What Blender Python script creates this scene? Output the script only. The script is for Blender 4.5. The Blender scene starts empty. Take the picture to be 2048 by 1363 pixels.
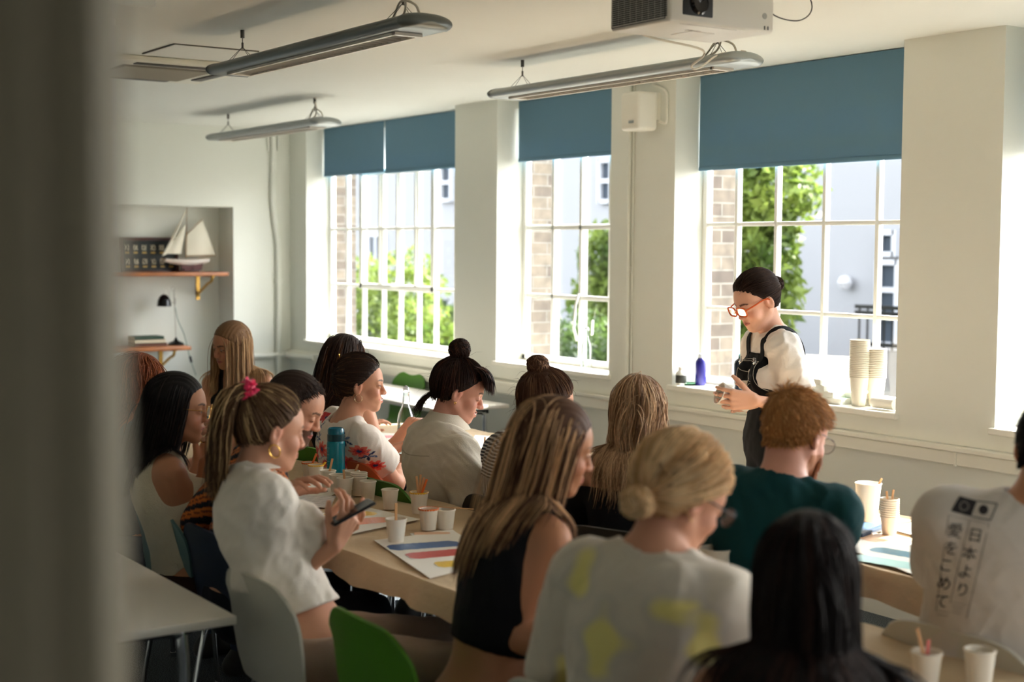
import bpy, math, random, time
import numpy as np
from mathutils import Vector, Matrix
from mathutils.bvhtree import BVHTree
T0 = time.time()
scene = bpy.context.scene
col = scene.collection
V = lambda *a: np.array(a, float)

# ------------------------------------------------------------------ camera
PITCH, ROLL, YAWC, FPX = math.radians(3.80), 0.0064, math.radians(145.6), 2844.0
CAMZ = 1.70
CAM = V(0, 0, CAMZ)
cf = V(math.cos(YAWC) * math.cos(PITCH), math.sin(YAWC) * math.cos(PITCH), -math.sin(PITCH))
cr0 = V(math.sin(YAWC), -math.cos(YAWC), 0)
cu0 = np.cross(cr0, cf)
cr = cr0 * math.cos(ROLL) + cu0 * math.sin(ROLL)
cu = -cr0 * math.sin(ROLL) + cu0 * math.cos(ROLL)

def ray(px, py):
    return cf + cr * ((px - 1024) / FPX) - cu * ((py - 681.5) / FPX)
def at(px, py, depth):
    return CAM + ray(px, py) * depth
def on(px, py, x=None, y=None, z=None):
    r = ray(px, py)
    if x is not None: t = (x - CAM[0]) / r[0]
    elif y is not None: t = (y - CAM[1]) / r[1]
    else: t = (z - CAM[2]) / r[2]
    return CAM + r * t
def proj(p):
    d = np.asarray(p, float) - CAM
    w = d @ cf
    return (1024 + FPX * (d @ cr) / w, 681.5 - FPX * (d @ cu) / w, w)

camd = bpy.data.cameras.new('camera')
camo = bpy.data.objects.new('camera', camd); col.objects.link(camo)
camd.sensor_width = 36.0; camd.lens = 36.0 * FPX / 2048
camo.matrix_world = Matrix(((cr[0], cu[0], -cf[0], CAM[0]), (cr[1], cu[1], -cf[1], CAM[1]), (cr[2], cu[2], -cf[2], CAM[2]), (0, 0, 0, 1)))
camd.clip_start = 0.05; camd.clip_end = 200
camd.dof.use_dof = True; camd.dof.focus_distance = 5.75; camd.dof.aperture_fstop = 2.2
scene.camera = camo

# ------------------------------------------------------------------ materials
MATS = {}
def srgb(c):
    return tuple(((x / 12.92) if x <= 0.04045 else ((x + 0.055) / 1.055) ** 2.4) for x in [v / 255.0 for v in c])
def mat(name, rgb=(200, 200, 200), rough=0.5, metal=0.0, attr=None, bump=0.0, bscale=40.0, var=0.0, vscale=6.0, spec=0.5,
        trans=0.0, ior=1.45, sss=0.0, emit=0.0, aniso=None, alpha=1.0, sheen=0.0):
    if name in MATS: return MATS[name]
    m = bpy.data.materials.new(name); MATS[name] = m
    m.use_nodes = True
    nt = m.node_tree; n = nt.nodes; l = nt.links
    b = n.get('Principled BSDF')
    c = srgb(rgb)
    b.inputs['Base Color'].default_value = (*c, 1)
    b.inputs['Roughness'].default_value = rough
    b.inputs['Metallic'].default_value = metal
    b.inputs['Specular IOR Level'].default_value = spec
    b.inputs['IOR'].default_value = ior
    b.inputs['Transmission Weight'].default_value = trans
    b.inputs['Alpha'].default_value = alpha
    b.inputs['Sheen Weight'].default_value = sheen
    if sss:
        b.inputs['Subsurface Weight'].default_value = sss
        b.inputs['Subsurface Radius'].default_value = (0.012, 0.005, 0.003)
        b.inputs['Subsurface Scale'].default_value = 1.0
    src = None
    if attr:
        a = n.new('ShaderNodeAttribute'); a.attribute_name = attr
        src = a.outputs['Color']
    tc = n.new('ShaderNodeTexCoord')
    if var:
        t = n.new('ShaderNodeTexNoise'); t.inputs['Scale'].default_value = vscale; t.inputs['Detail'].default_value = 5
        l.new(tc.outputs['Object'], t.inputs['Vector'])
        mx = n.new('ShaderNodeMix'); mx.data_type = 'RGBA'; mx.blend_type = 'MULTIPLY'
        mx.inputs[0].default_value = 1.0
        cr_ = n.new('ShaderNodeMapRange'); cr_.inputs['From Min'].default_value = 0.3; cr_.inputs['From Max'].default_value = 0.7
        cr_.inputs['To Min'].default_value = 1 - var; cr_.inputs['To Max'].default_value = 1.0
        l.new(t.outputs['Fac'], cr_.inputs['Value'])
        if src: l.new(src, mx.inputs[6])
        else: mx.inputs[6].default_value = (*c, 1)
        l.new(cr_.outputs['Result'], mx.inputs[7])
        src = mx.outputs[2]
    if src: l.new(src, b.inputs['Base Color'])
    if bump:
        t = n.new('ShaderNodeTexNoise'); t.inputs['Scale'].default_value = bscale; t.inputs['Detail'].default_value = 4
        if aniso:
            mp = n.new('ShaderNodeMapping'); mp.inputs['Scale'].default_value = aniso
            l.new(tc.outputs['Object'], mp.inputs['Vector']); l.new(mp.outputs['Vector'], t.inputs['Vector'])
        else: l.new(tc.outputs['Object'], t.inputs['Vector'])
        bp = n.new('ShaderNodeBump'); bp.inputs['Strength'].default_value = bump; bp.inputs['Distance'].default_value = 0.004
        l.new(t.outputs['Fac'], bp.inputs['Height']); l.new(bp.outputs['Normal'], b.inputs['Normal'])
    return m

# ------------------------------------------------------------------ objects
def tag(o, label=None, cat=None, group=None, kind=None):
    if label: o['label'] = label
    if cat: o['category'] = cat
    if group: o['group'] = group
    if kind: o['kind'] = kind
    return o
def empty(name, loc=(0, 0, 0), rz=0.0, label=None, cat=None, group=None, kind=None):
    o = bpy.data.objects.new(name, None); col.objects.link(o)
    o.empty_display_size = 0.05
    o.location = tuple(loc); o.rotation_euler = (0, 0, rz)
    return tag(o, label, cat, group, kind)
def copy_tree(o, parent=None):
    c = o.copy(); col.objects.link(c)
    if parent: c.parent = parent
    for ch in list(o.children): copy_tree(ch, c)
    return c

class MB:
    """mesh collector: verts / faces / material index, all in the local space of its thing"""
    def __init__(s): s.v = []; s.f = []; s.m = []; s.n = 0; s.cols = []; s.usecol = False; s.col = (1, 1, 1)
    def add(s, verts, faces, mi=0):
        verts = np.asarray(verts, float)
        s.v.append(verts)
        for f in faces: s.f.append([i + s.n for i in f]); s.m.append(mi)
        s.cols.append(np.tile(s.col, (len(verts), 1)))
        s.n += len(verts); return s
    def box(s, c, h, R=None, bev=0.0, mi=0, seg=2):
        """c centre, h half sizes, R rotation 3x3 or angle about z, bev bevel radius"""
        c = np.asarray(c, float); h = np.asarray(h, float)
        if R is None: R = np.eye(3)
        elif np.isscalar(R): R = rotz(R)
        if bev <= 0:
            q = np.array([[x, y, z] for x in (-1, 1) for y in (-1, 1) for z in (-1, 1)]) * h
            f = [(0, 1, 3, 2), (4, 6, 7, 5), (0, 4, 5, 1), (2, 3, 7, 6), (0, 2, 6, 4), (1, 5, 7, 3)]
            return s.add(q @ R.T + c, f, mi)
        bev = min(bev, *(h * 0.999))
        # rounded box as a sphere-like grid: 8 corner patches stitched
        n = seg
        axis = []
        for k in range(3):
            t = np.linspace(0, math.pi / 2, n + 1)
            axis.append(t)
        # use stacked rounded rectangles (profile in z)
        rings = []
        for part in (0, 1):
            for k in range(n + 1):
                a = (math.pi / 2) * (k / n)
                if part == 0: rad = bev * math.sin(a); zz = -h[2] + bev - bev * math.cos(a)
                else: rad = bev * math.cos(a); zz = h[2] - bev + bev * math.sin(a)
                rings.append((rad, zz))
        vs = []; m = 4 * (n + 1)
        for rad, zz in rings:
            for qd in range(4):
                sx = (1, -1, -1, 1)[qd]; sy = (1, 1, -1, -1)[qd]
                for k in range(n + 1):
                    a = math.pi / 2 * (qd + k / n)
                    vs.append((sx * (h[0] - bev) + rad * math.cos(a), sy * (h[1] - bev) + rad * math.sin(a), zz))
        fs = []
        for r in range(len(rings) - 1):
            for k in range(m):
                a = r * m + k; b2 = r * m + (k + 1) % m
                fs.append((a, b2, b2 + m, a + m))
        fs.append(tuple(range(m))[::-1]); fs.append(tuple(range((len(rings) - 1) * m, len(rings) * m)))
        return s.add(np.array(vs) @ R.T + c, fs, mi)
    def lathe(s, prof, c=(0, 0, 0), n=24, R=None, mi=0, cap=True):
        """prof list of (radius, z)"""
        a = np.linspace(0, 2 * math.pi, n, endpoint=False)
        vs = np.concatenate([np.stack([r * np.cos(a), r * np.sin(a), np.full(n, z)], 1) for r, z in prof])
        fs = []
        for r in range(len(prof) - 1):
            for k in range(n):
                p = r * n + k; q = r * n + (k + 1) % n
                fs.append((p, q, q + n, p + n))
        if cap:
            if prof[0][0] > 1e-6: fs.append(tuple(range(n))[::-1])
            if prof[-1][0] > 1e-6: fs.append(tuple(range((len(prof) - 1) * n, len(prof) * n)))
        if R is not None: vs = vs @ np.asarray(R).T
        return s.add(vs + np.asarray(c, float), fs, mi)
    def tube(s, pts, r, n=8, mi=0, closed=False, cap=True, flat=1.0):
        """sweep a circle along points; r scalar or list"""
        pts = np.asarray(pts, float); m = len(pts)
        rr = np.full(m, r, float) if np.isscalar(r) else np.asarray(r, float)
        if closed: tg = np.roll(pts, -1, 0) - np.roll(pts, 1, 0)
        else: tg = np.gradient(pts, axis=0)
        tg /= np.linalg.norm(tg, axis=1)[:, None] + 1e-12
        up = np.array([0, 0, 1.0]) if abs(tg[0][2]) < 0.9 else np.array([1.0, 0, 0])
        u = np.cross(tg[0], up); u /= np.linalg.norm(u)
        a = np.linspace(0, 2 * math.pi, n, endpoint=False)
        vs = []
        for i in range(m):
            u = u - tg[i] * (u @ tg[i]); u /= np.linalg.norm(u) + 1e-12
            w = np.cross(tg[i], u)
            vs.append(pts[i] + rr[i] * (np.cos(a)[:, None] * u + flat * np.sin(a)[:, None] * w))
        fs = []
        for i in range(m if closed else m - 1):
            j = (i + 1) % m
            for k in range(n):
                k2 = (k + 1) % n
                fs.append((i * n + k, i * n + k2, j * n + k2, j * n + k))
        if cap and not closed:
            fs.append(tuple(range(n))[::-1]); fs.append(tuple(range((m - 1) * n, m * n)))
        return s.add(np.concatenate(vs), fs, mi)
    def grid(s, P, thick=0.0, mi=0, close_u=False):
        """P (nu,nv,3) surface; optional thickness along normals gives a closed slab"""
        P = np.asarray(P, float); nu, nv = P.shape[:2]
        if thick:
            du = np.gradient(P, axis=0); dv = np.gradient(P, axis=1)
            N = np.cross(du, dv); N /= np.linalg.norm(N, axis=2)[:, :, None] + 1e-12
            A = P + N * thick / 2; B = P - N * thick / 2
            idx = lambda i, j, k: k * nu * nv + i * nv + j
            fs = []
            for i in range(nu - 1):
                for j in range(nv - 1):
                    fs.append((idx(i, j, 0), idx(i + 1, j, 0), idx(i + 1, j + 1, 0), idx(i, j + 1, 0)))
                    fs.append((idx(i, j, 1), idx(i, j + 1, 1), idx(i + 1, j + 1, 1), idx(i + 1, j, 1)))
            for i in range(nu - 1):
                fs.append((idx(i, 0, 0), idx(i, 0, 1), idx(i + 1, 0, 1), idx(i + 1, 0, 0)))
                fs.append((idx(i, nv - 1, 0), idx(i + 1, nv - 1, 0), idx(i + 1, nv - 1, 1), idx(i, nv - 1, 1)))
            for j in range(nv - 1):
                fs.append((idx(0, j, 0), idx(0, j + 1, 0), idx(0, j + 1, 1), idx(0, j, 1)))
                fs.append((idx(nu - 1, j, 0), idx(nu - 1, j, 1), idx(nu - 1, j + 1, 1), idx(nu - 1, j + 1, 0)))
            return s.add(np.concatenate([A.reshape(-1, 3), B.reshape(-1, 3)]), fs, mi)
        fs = [(i * nv + j, (i + 1) * nv + j, (i + 1) * nv + j + 1, i * nv + j + 1) for i in range(nu - 1) for j in range(nv - 1)]
        return s.add(P.reshape(-1, 3), fs, mi)
    def prism(s, outline, z0, z1, R=None, c=(0, 0, 0), mi=0):
        """extrude a 2D outline (x,y) from z0 to z1"""
        n = len(outline)
        vs = np.array([(x, y, z0) for x, y in outline] + [(x, y, z1) for x, y in outline])
        if R is not None: vs = vs @ np.asarray(R).T
        fs = [tuple(range(n))[::-1], tuple(range(n, 2 * n))] + [(k, (k + 1) % n, n + (k + 1) % n, n + k) for k in range(n)]
        return s.add(vs + np.asarray(c, float), fs, mi)
    def build(s, name, mats, parent=None, smooth=True, colors=None):
        me = bpy.data.meshes.new(name)
        v = np.concatenate(s.v) if s.v else np.zeros((0, 3))
        me.from_pydata(v.tolist(), [], s.f)
        if not isinstance(mats, (list, tuple)): mats = [mats]
        for m in mats: me.materials.append(m)
        if len(mats) > 1: me.polygons.foreach_set('material_index', s.m)
        if s.usecol: setcol(me, np.concatenate(s.cols))
        return finish(me, name, parent, smooth)

def setcol(me, c):
    a = me.color_attributes.new('Col', 'FLOAT_COLOR', 'POINT')
    c4 = np.ones((len(me.vertices), 4), np.float32); c4[:, :3] = c
    a.data.foreach_set('color', c4.ravel())
def finish(me, name, parent=None, smooth=True, angle=0.7):
    me.update()
    if smooth and len(me.polygons):
        me.polygons.foreach_set('use_smooth', np.ones(len(me.polygons), bool))
        if angle: 
            try: me.set_sharp_from_angle(angle=angle)
            except Exception: pass
    o = bpy.data.objects.new(name, me); col.objects.link(o)
    if parent is not None: o.parent = parent
    return o
def fastmesh(name, v, quads, m, parent=None, cols=None, angle=None):
    me = bpy.data.meshes.new(name)
    nq = len(quads); k = quads.shape[1]
    me.vertices.add(len(v)); me.vertices.foreach_set('co', np.asarray(v, np.float32).ravel())
    me.loops.add(nq * k); me.loops.foreach_set('vertex_index', quads.astype(np.int32).ravel())
    me.polygons.add(nq); me.polygons.foreach_set('loop_start', np.arange(0, nq * k, k, dtype=np.int32))
    me.polygons.foreach_set('loop_total', np.full(nq, k, np.int32))
    me.update(calc_edges=True)
    me.materials.append(m)
    if cols is not None: setcol(me, cols)
    return finish(me, name, parent, True, angle)

def rotz(a): c, s = math.cos(a), math.sin(a); return np.array([[c, -s, 0], [s, c, 0], [0, 0, 1.0]])
def rotx(a): c, s = math.cos(a), math.sin(a); return np.array([[1, 0, 0], [0, c, -s], [0, s, c.real]], float)
def roty(a): c, s = math.cos(a), math.sin(a); return np.array([[c, 0, s], [0, 1, 0], [-s, 0, c]])
def nrm(v): v = np.asarray(v, float); return v / (np.linalg.norm(v) + 1e-12)
def frame_from(fwd, up):
    """columns: right, forward, up"""
    f = nrm(fwd); r = nrm(np.cross(f, up)); u = np.cross(r, f)
    return np.stack([r, f, u], 1)

# ------------------------------------------------------------------ implicit modelling
def smin(a, b, k):
    if k <= 0: return np.minimum(a, b)
    h = np.maximum(k - np.abs(a - b), 0) / k
    return np.minimum(a, b) - h * h * (k * 0.25)
def smax(a, b, k): return -smin(-a, -b, k)

class Cap:
    def __init__(s, a, b, ra, rb=None):
        s.a = np.asarray(a, float); s.b = np.asarray(b, float); s.ra = ra; s.rb = ra if rb is None else rb
        m = max(s.ra, s.rb)
        s.lo = np.minimum(s.a, s.b) - m; s.hi = np.maximum(s.a, s.b) + m
    def __call__(s, x, y, z):
        d = s.b - s.a; L = d @ d + 1e-12
        t = np.clip(((x - s.a[0]) * d[0] + (y - s.a[1]) * d[1] + (z - s.a[2]) * d[2]) / L, 0, 1)
        qx = x - s.a[0] - t * d[0]; qy = y - s.a[1] - t * d[1]; qz = z - s.a[2] - t * d[2]
        return np.sqrt(qx * qx + qy * qy + qz * qz) - (s.ra + t * (s.rb - s.ra))
class Ell:
    def __init__(s, c, r, R=None):
        s.c = np.asarray(c, float); s.r = np.asarray(r, float); s.R = np.eye(3) if R is None else np.asarray(R)
        e = np.sqrt(((s.R * s.r) ** 2).sum(1))
        s.lo = s.c - e; s.hi = s.c + e
    def __call__(s, x, y, z):
        x = x - s.c[0]; y = y - s.c[1]; z = z - s.c[2]
        R = s.R; r = s.r
        a = x * R[0, 0] + y * R[1, 0] + z * R[2, 0]
        b = x * R[0, 1] + y * R[1, 1] + z * R[2, 1]
        c = x * R[0, 2] + y * R[1, 2] + z * R[2, 2]
        k0 = np.sqrt((a / r[0]) ** 2 + (b / r[1]) ** 2 + (c / r[2]) ** 2)
        k1 = np.sqrt((a / r[0] ** 2) ** 2 + (b / r[1] ** 2) ** 2 + (c / r[2] ** 2) ** 2)
        return k0 * (k0 - 1) / (k1 + 1e-9)
class RBox:
    def __init__(s, c, h, R=None, rad=0.005):
        s.c = np.asarray(c, float); s.h = np.asarray(h, float); s.R = np.eye(3) if R is None else np.asarray(R); s.rad = rad
        e = np.abs(s.R) @ s.h
        s.lo = s.c - e; s.hi = s.c + e
    def __call__(s, x, y, z):
        x = x - s.c[0]; y = y - s.c[1]; z = z - s.c[2]; R = s.R
        q = [x * R[0, i] + y * R[1, i] + z * R[2, i] for i in range(3)]
        q = [np.abs(q[i]) - s.h[i] + s.rad for i in range(3)]
        o = np.sqrt(sum(np.maximum(v, 0) ** 2 for v in q))
        return o + np.minimum(np.maximum(np.maximum(q[0], q[1]), q[2]), 0) - s.rad

class Shape:
    """ordered list of (op, primitive, k); op '+' union, '-' subtract, '&' intersect (callable)"""
    def __init__(s): s.ops = []
    def add(s, p, k=0.02): s.ops.append(('+', p, k)); return s
    def sub(s, p, k=0.01): s.ops.append(('-', p, k)); return s
    def box(s, m=0.0):
        lo = np.min([p.lo for o, p, k in s.ops if o == '+'], 0) - m
        hi = np.max([p.hi for o, p, k in s.ops if o == '+'], 0) + m
        return lo, hi
    def grid(s, xs, ys, zs, band=0.06):
        F = np.full((len(xs), len(ys), len(zs)), 0.3, np.float32)
        for op, p, k in s.ops:
            lo = p.lo - band - k; hi = p.hi + band + k
            i0, i1 = np.searchsorted(xs, lo[0]), np.searchsorted(xs, hi[0])
            j0, j1 = np.searchsorted(ys, lo[1]), np.searchsorted(ys, hi[1])
            k0, k1 = np.searchsorted(zs, lo[2]), np.searchsorted(zs, hi[2])
            if i1 <= i0 or j1 <= j0 or k1 <= k0: continue
            D = p(xs[i0:i1, None, None], ys[None, j0:j1, None], zs[None, None, k0:k1]).astype(np.float32)
            S = F[i0:i1, j0:j1, k0:k1]
            F[i0:i1, j0:j1, k0:k1] = smin(S, D, k) if op == '+' else smax(S, -D, k)
        return F
    def at(s, P):
        F = np.full(len(P), 0.3)
        x, y, z = P[:, 0], P[:, 1], P[:, 2]
        for op, p, k in s.ops:
            D = p(x, y, z)
            F = smin(F, D, k) if op == '+' else smax(F, -D, k)
        return F
    def gradient(s, P, e=0.002):
        g = np.stack([s.at(P + d) - s.at(P - d) for d in np.eye(3) * e], 1)
        return g / (np.linalg.norm(g, axis=1)[:, None] + 1e-9)

def axis_coords(lo, hi, h, fine=()):
    """coordinates from lo to hi: spacing h, but hf inside the (a, b, hf) ranges"""
    xs = [lo]
    while xs[-1] < hi:
        x = xs[-1]; st = h
        for a, b, hf in fine:
            if a - 1e-6 <= x < b: st = min(st, hf)
            elif x < a and x + st > a: st = max(min(st, a - x), 0.0015)
        xs.append(x + st)
    return np.array(xs)

def nets(F, xs, ys, zs):
    """naive surface nets on a rectilinear grid -> verts, quads"""
    ins = F < 0
    c = [ins[i:ins.shape[0] - 1 + i, j:ins.shape[1] - 1 + j, k:ins.shape[2] - 1 + k] for i in (0, 1) for j in (0, 1) for k in (0, 1)]
    cnt = sum(a.astype(np.uint8) for a in c)
    act = (cnt > 0) & (cnt < 8)
    I, J, K = np.nonzero(act)
    n = len(I)
    vid = np.full(act.shape, -1, np.int64); vid[I, J, K] = np.arange(n)
    acc = np.zeros((n, 3)); w = np.zeros(n)
    ax = (xs, ys, zs)
    corners = [(i, j, k) for i in (0, 1) for j in (0, 1) for k in (0, 1)]
    val = {q: F[I + q[0], J + q[1], K + q[2]] for q in corners}
    X = {0: (xs[I], xs[I + 1]), 1: (ys[J], ys[J + 1]), 2: (zs[K], zs[K + 1])}
    for q in corners:
        for d in range(3):
            if q[d]: continue
            q2 = list(q); q2[d] = 1; q2 = tuple(q2)
            a, b = val[q], val[q2]
            m = (a < 0) != (b < 0)
            t = np.where(m, a / np.where(m, a - b, 1), 0)
            for e in range(3):
                base = X[e][q[e]]
                if e == d: base = X[e][0] + t * (X[e][1] - X[e][0])
                acc[:, e] += np.where(m, base, 0)
            w += m
    P = acc / w[:, None]
    quads = []
    for d in range(3):
        sl0 = [slice(None)] * 3; sl1 = [slice(None)] * 3
        sl0[d] = slice(0, -1); sl1[d] = slice(1, None)
        a = ins[tuple(sl0)]; b = ins[tuple(sl1)]
        e1, e2 = [(1, 2), (2, 0), (0, 1)][d]
        ch = a != b
        ii = list(np.nonzero(ch))
        ok = (ii[e1] > 0) & (ii[e2] > 0) & (ii[e1] < F.shape[e1] - 1) & (ii[e2] < F.shape[e2] - 1)
        ii = [q[ok] for q in ii]
        flip = b[tuple(ii)]
        def g(o1, o2):
            jj = list(ii); jj[e1] = ii[e1] - o1; jj[e2] = ii[e2] - o2
            return vid[tuple(jj)]
        q = np.stack([g(1, 1), g(0, 1), g(0, 0), g(1, 0)], 1)
        q[flip] = q[flip][:, ::-1]
        quads.append(q)
    return P, np.concatenate(quads)
# ================================================================== the room
M_WALL = mat('wall_paint', (230, 231, 222), 0.65, bump=0.15, bscale=30, var=0.03, vscale=1.5)
M_CEIL = mat('ceiling_paint', (232, 232, 224), 0.8, var=0.03, vscale=1.2)
M_TRIM = mat('trim_paint', (238, 236, 226), 0.4)
M_WFRAME = mat('window_paint', (240, 240, 234), 0.35, bump=0.2, bscale=60)
M_CHROME = mat('chrome', (210, 212, 214), 0.18, 1.0)
M_BLACK = mat('black_plastic', (14, 14, 15), 0.4)
M_BRASS = mat('brass', (190, 150, 80), 0.3, 1.0)
M_GOLD = mat('gold', (226, 178, 92), 0.22, 1.0)
M_WOODSH = mat('shelf_wood', (172, 104, 56), 0.4, var=0.35, vscale=9, bump=0.2)
M_BLACKMETAL = mat('black_enamel', (10, 11, 15), 0.15)

def carpet():
    m = mat('carpet', (34, 38, 42), 0.95, bump=1.0, bscale=300)
    n = m.node_tree.nodes; l = m.node_tree.links; b = n['Principled BSDF']
    t = n.new('ShaderNodeTexNoise'); t.inputs['Scale'].default_value = 220; t.inputs['Detail'].default_value = 2
    tc = n.new('ShaderNodeTexCoord'); l.new(tc.outputs['Object'], t.inputs['Vector'])
    r = n.new('ShaderNodeValToRGB'); r.color_ramp.elements[0].position = 0.4; r.color_ramp.elements[1].position = 0.62
    r.color_ramp.elements[0].color = (0.014, 0.017, 0.021, 1); r.color_ramp.elements[1].color = (0.15, 0.18, 0.20, 1)
    l.new(t.outputs['Fac'], r.inputs['Fac']); l.new(r.outputs['Color'], b.inputs['Base Color'])
    return m
def brick():
    m = mat('stock_brick', (180, 160, 130), 0.85)
    n = m.node_tree.nodes; l = m.node_tree.links; b = n['Principled BSDF']
    tc = n.new('ShaderNodeTexCoord'); mp = n.new('ShaderNodeMapping'); sep = n.new('ShaderNodeSeparateXYZ'); cb = n.new('ShaderNodeCombineXYZ')
    ad = n.new('ShaderNodeMath'); ad.operation = 'ADD'
    l.new(tc.outputs['Object'], sep.inputs[0]); l.new(sep.outputs['X'], ad.inputs[0]); l.new(sep.outputs['Y'], ad.inputs[1])
    l.new(ad.outputs[0], cb.inputs['X']); l.new(sep.outputs['Z'], cb.inputs['Y'])
    br = n.new('ShaderNodeTexBrick'); br.inputs['Scale'].default_value = 1.0
    br.inputs['Brick Width'].default_value = 0.225; br.inputs['Row Height'].default_value = 0.075
    br.inputs['Mortar Size'].default_value = 0.006; br.inputs['Bias'].default_value = 0.0
    br.inputs['Color1'].default_value = (*srgb((116, 106, 92)), 1); br.inputs['Color2'].default_value = (*srgb((84, 74, 66)), 1)
    br.inputs['Mortar'].default_value = (*srgb((120, 116, 108)), 1)
    l.new(cb.outputs[0], br.inputs['Vector'])
    t = n.new('ShaderNodeTexNoise'); t.inputs['Scale'].default_value = 14; t.inputs['Detail'].default_value = 6
    l.new(tc.outputs['Object'], t.inputs['Vector'])
    mx = n.new('ShaderNodeMix'); mx.data_type = 'RGBA'; mx.blend_type = 'OVERLAY'; mx.inputs[0].default_value = 0.7
    l.new(br.outputs['Color'], mx.inputs[6]); l.new(t.outputs['Fac'], mx.inputs[7]); l.new(mx.outputs[2], b.inputs['Base Color'])
    return m
M_BRICK = brick()
def glass_mat(name='window_glass', tint=(0.97, 0.985, 0.98), refl=0.05):
    m = bpy.data.materials.new(name); m.use_nodes = True
    n = m.node_tree.nodes; l = m.node_tree.links
    n.remove(n['Principled BSDF'])
    t = n.new('ShaderNodeBsdfTransparent'); t.inputs['Color'].default_value = (*tint, 1)
    g = n.new('ShaderNodeBsdfGlossy'); g.inputs['Roughness'].default_value = 0.02
    mx = n.new('ShaderNodeMixShader')
    f = n.new('ShaderNodeFresnel'); f.inputs['IOR'].default_value = 1.45
    mr = n.new('ShaderNodeMath'); mr.operation = 'MULTIPLY'; mr.inputs[1].default_value = refl * 20
    l.new(f.outputs[0], mr.inputs[0]); mr.use_clamp = True
    l.new(mr.outputs[0], mx.inputs[0]); l.new(t.outputs[0], mx.inputs[1]); l.new(g.outputs[0], mx.inputs[2])
    l.new(mx.outputs[0], n['Material Output'].inputs['Surface'])
    return m
M_GLASS = glass_mat(refl=0.05)

WY, FX, CEIL = 5.12, -10.72, 2.64
XN, YL = 2.6, -1.9          # near wall, left wall
OUTY = 5.57
def struct(name, mb, m, parent=None, smooth=False):
    o = mb.build(name, m, parent, smooth)
    if parent is None: o['kind'] = 'structure'
    return o
mb = MB(); mb.box((-4.1, 1.6, -0.05), (6.9, 4.0, 0.05)); struct('floor', mb, carpet())
mb = MB(); mb.box((-4.1, 1.7, CEIL + 0.06), (6.9, 3.88, 0.06)); struct('ceiling', mb, M_CEIL)
# window wall: sections between the openings
WINS = [(-10.42, -8.17, 0.94), (-7.66, -6.48, 0.96), (-5.92, -4.36, 0.95), (-3.82, -2.2, 0.94), (-1.6, 0.0, 0.94)]
def wall_segments(mb, y0, y1, grow=0.0, top=CEIL):
    edges = [FX - 0.3] + [e for a, b, z in WINS for e in (a - grow, b + grow)] + [XN]
    for i in range(0, len(edges), 2):
        a, b = edges[i], edges[i + 1]
        mb.box(((a + b) / 2, (y0 + y1) / 2, top / 2), ((b - a) / 2, (y1 - y0) / 2, top / 2))
    for a, b, z in WINS:
        mb.box(((a + b) / 2, (y0 + y1) / 2, (z - 0.03) / 2), ((b - a) / 2 + grow, (y1 - y0) / 2, (z - 0.03) / 2))
mb = MB(); wall_segments(mb, WY, 5.34); struct('wall_windows', mb, M_WALL)
mb = MB(); wall_segments(mb, 5.342, OUTY)
mb.box((-4.1, (5.342 + OUTY) / 2, 3.2), (6.9, (OUTY - 5.342) / 2, 0.58)); mb.box((-4.1, (5.34 + OUTY) / 2, -0.3), (6.9, (OUTY - 5.34) / 2, 0.3))
struct('wall_brick_outer', mb, M_BRICK)
mb = MB()   # sill boards with a small nosing
for a, b, z in WINS: mb.box(((a + b) / 2, (WY - 0.025 + 5.36) / 2, z - 0.015), ((b - a) / 2 + 0.02, (5.36 - WY + 0.025) / 2, 0.015), bev=0.006)
struct('trim_sills', mb, M_TRIM)
# far wall with an alcove
AX = -11.02
mb = MB()
mb.box(((FX + AX) / 2, (4.62 + 5.14) / 2, CEIL / 2), ((FX - AX) / 2, 0.26, CEIL / 2))
mb.box(((FX + AX) / 2, (YL + 3.25) / 2, CEIL / 2), ((FX - AX) / 2, (3.25 - YL) / 2, CEIL / 2))
mb.box(((FX + AX) / 2, (4.62 + 3.25) / 2, (CEIL + 2.0) / 2), ((FX - AX) / 2, (4.62 - 3.25) / 2, (CEIL - 2.0) / 2))
mb.box((AX - 0.05, 1.6, CEIL / 2), (0.05, 3.6, CEIL / 2))
struct('wall_far', mb, M_WALL)
mb = MB(); mb.box((-4.1, YL - 0.05, CEIL / 2), (6.9, 0.05, CEIL / 2)); struct('wall_left', mb, M_WALL)
mb = MB()
for c, h in [((XN + .05, -.1, CEIL / 2), (.05, 1.9, CEIL / 2)), ((XN + .05, 4.75, CEIL / 2), (.05, .45, CEIL / 2)), ((XN + .05, 3.05, .45), (.05, 1.25, .45)), ((XN + .05, 3.05, 2.47), (.05, 1.25, .17))]: mb.box(c, h)  # near wall, built around an added opening that lets in fill light
struct('wall_near', mb, M_WALL)
# blurred door frame close to the camera on the left
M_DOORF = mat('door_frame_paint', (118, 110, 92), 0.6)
e = at(236, 700, 0.80)
ang = math.radians(8)
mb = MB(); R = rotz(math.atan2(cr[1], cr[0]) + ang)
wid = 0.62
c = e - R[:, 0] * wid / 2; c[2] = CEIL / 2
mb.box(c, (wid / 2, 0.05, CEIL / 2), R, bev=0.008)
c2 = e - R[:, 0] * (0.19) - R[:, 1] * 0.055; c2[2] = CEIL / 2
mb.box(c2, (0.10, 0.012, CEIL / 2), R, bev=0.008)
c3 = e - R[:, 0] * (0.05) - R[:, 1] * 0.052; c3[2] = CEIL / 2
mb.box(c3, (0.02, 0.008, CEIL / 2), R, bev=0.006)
struct('trim_door_frame', mb, M_DOORF)
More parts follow.
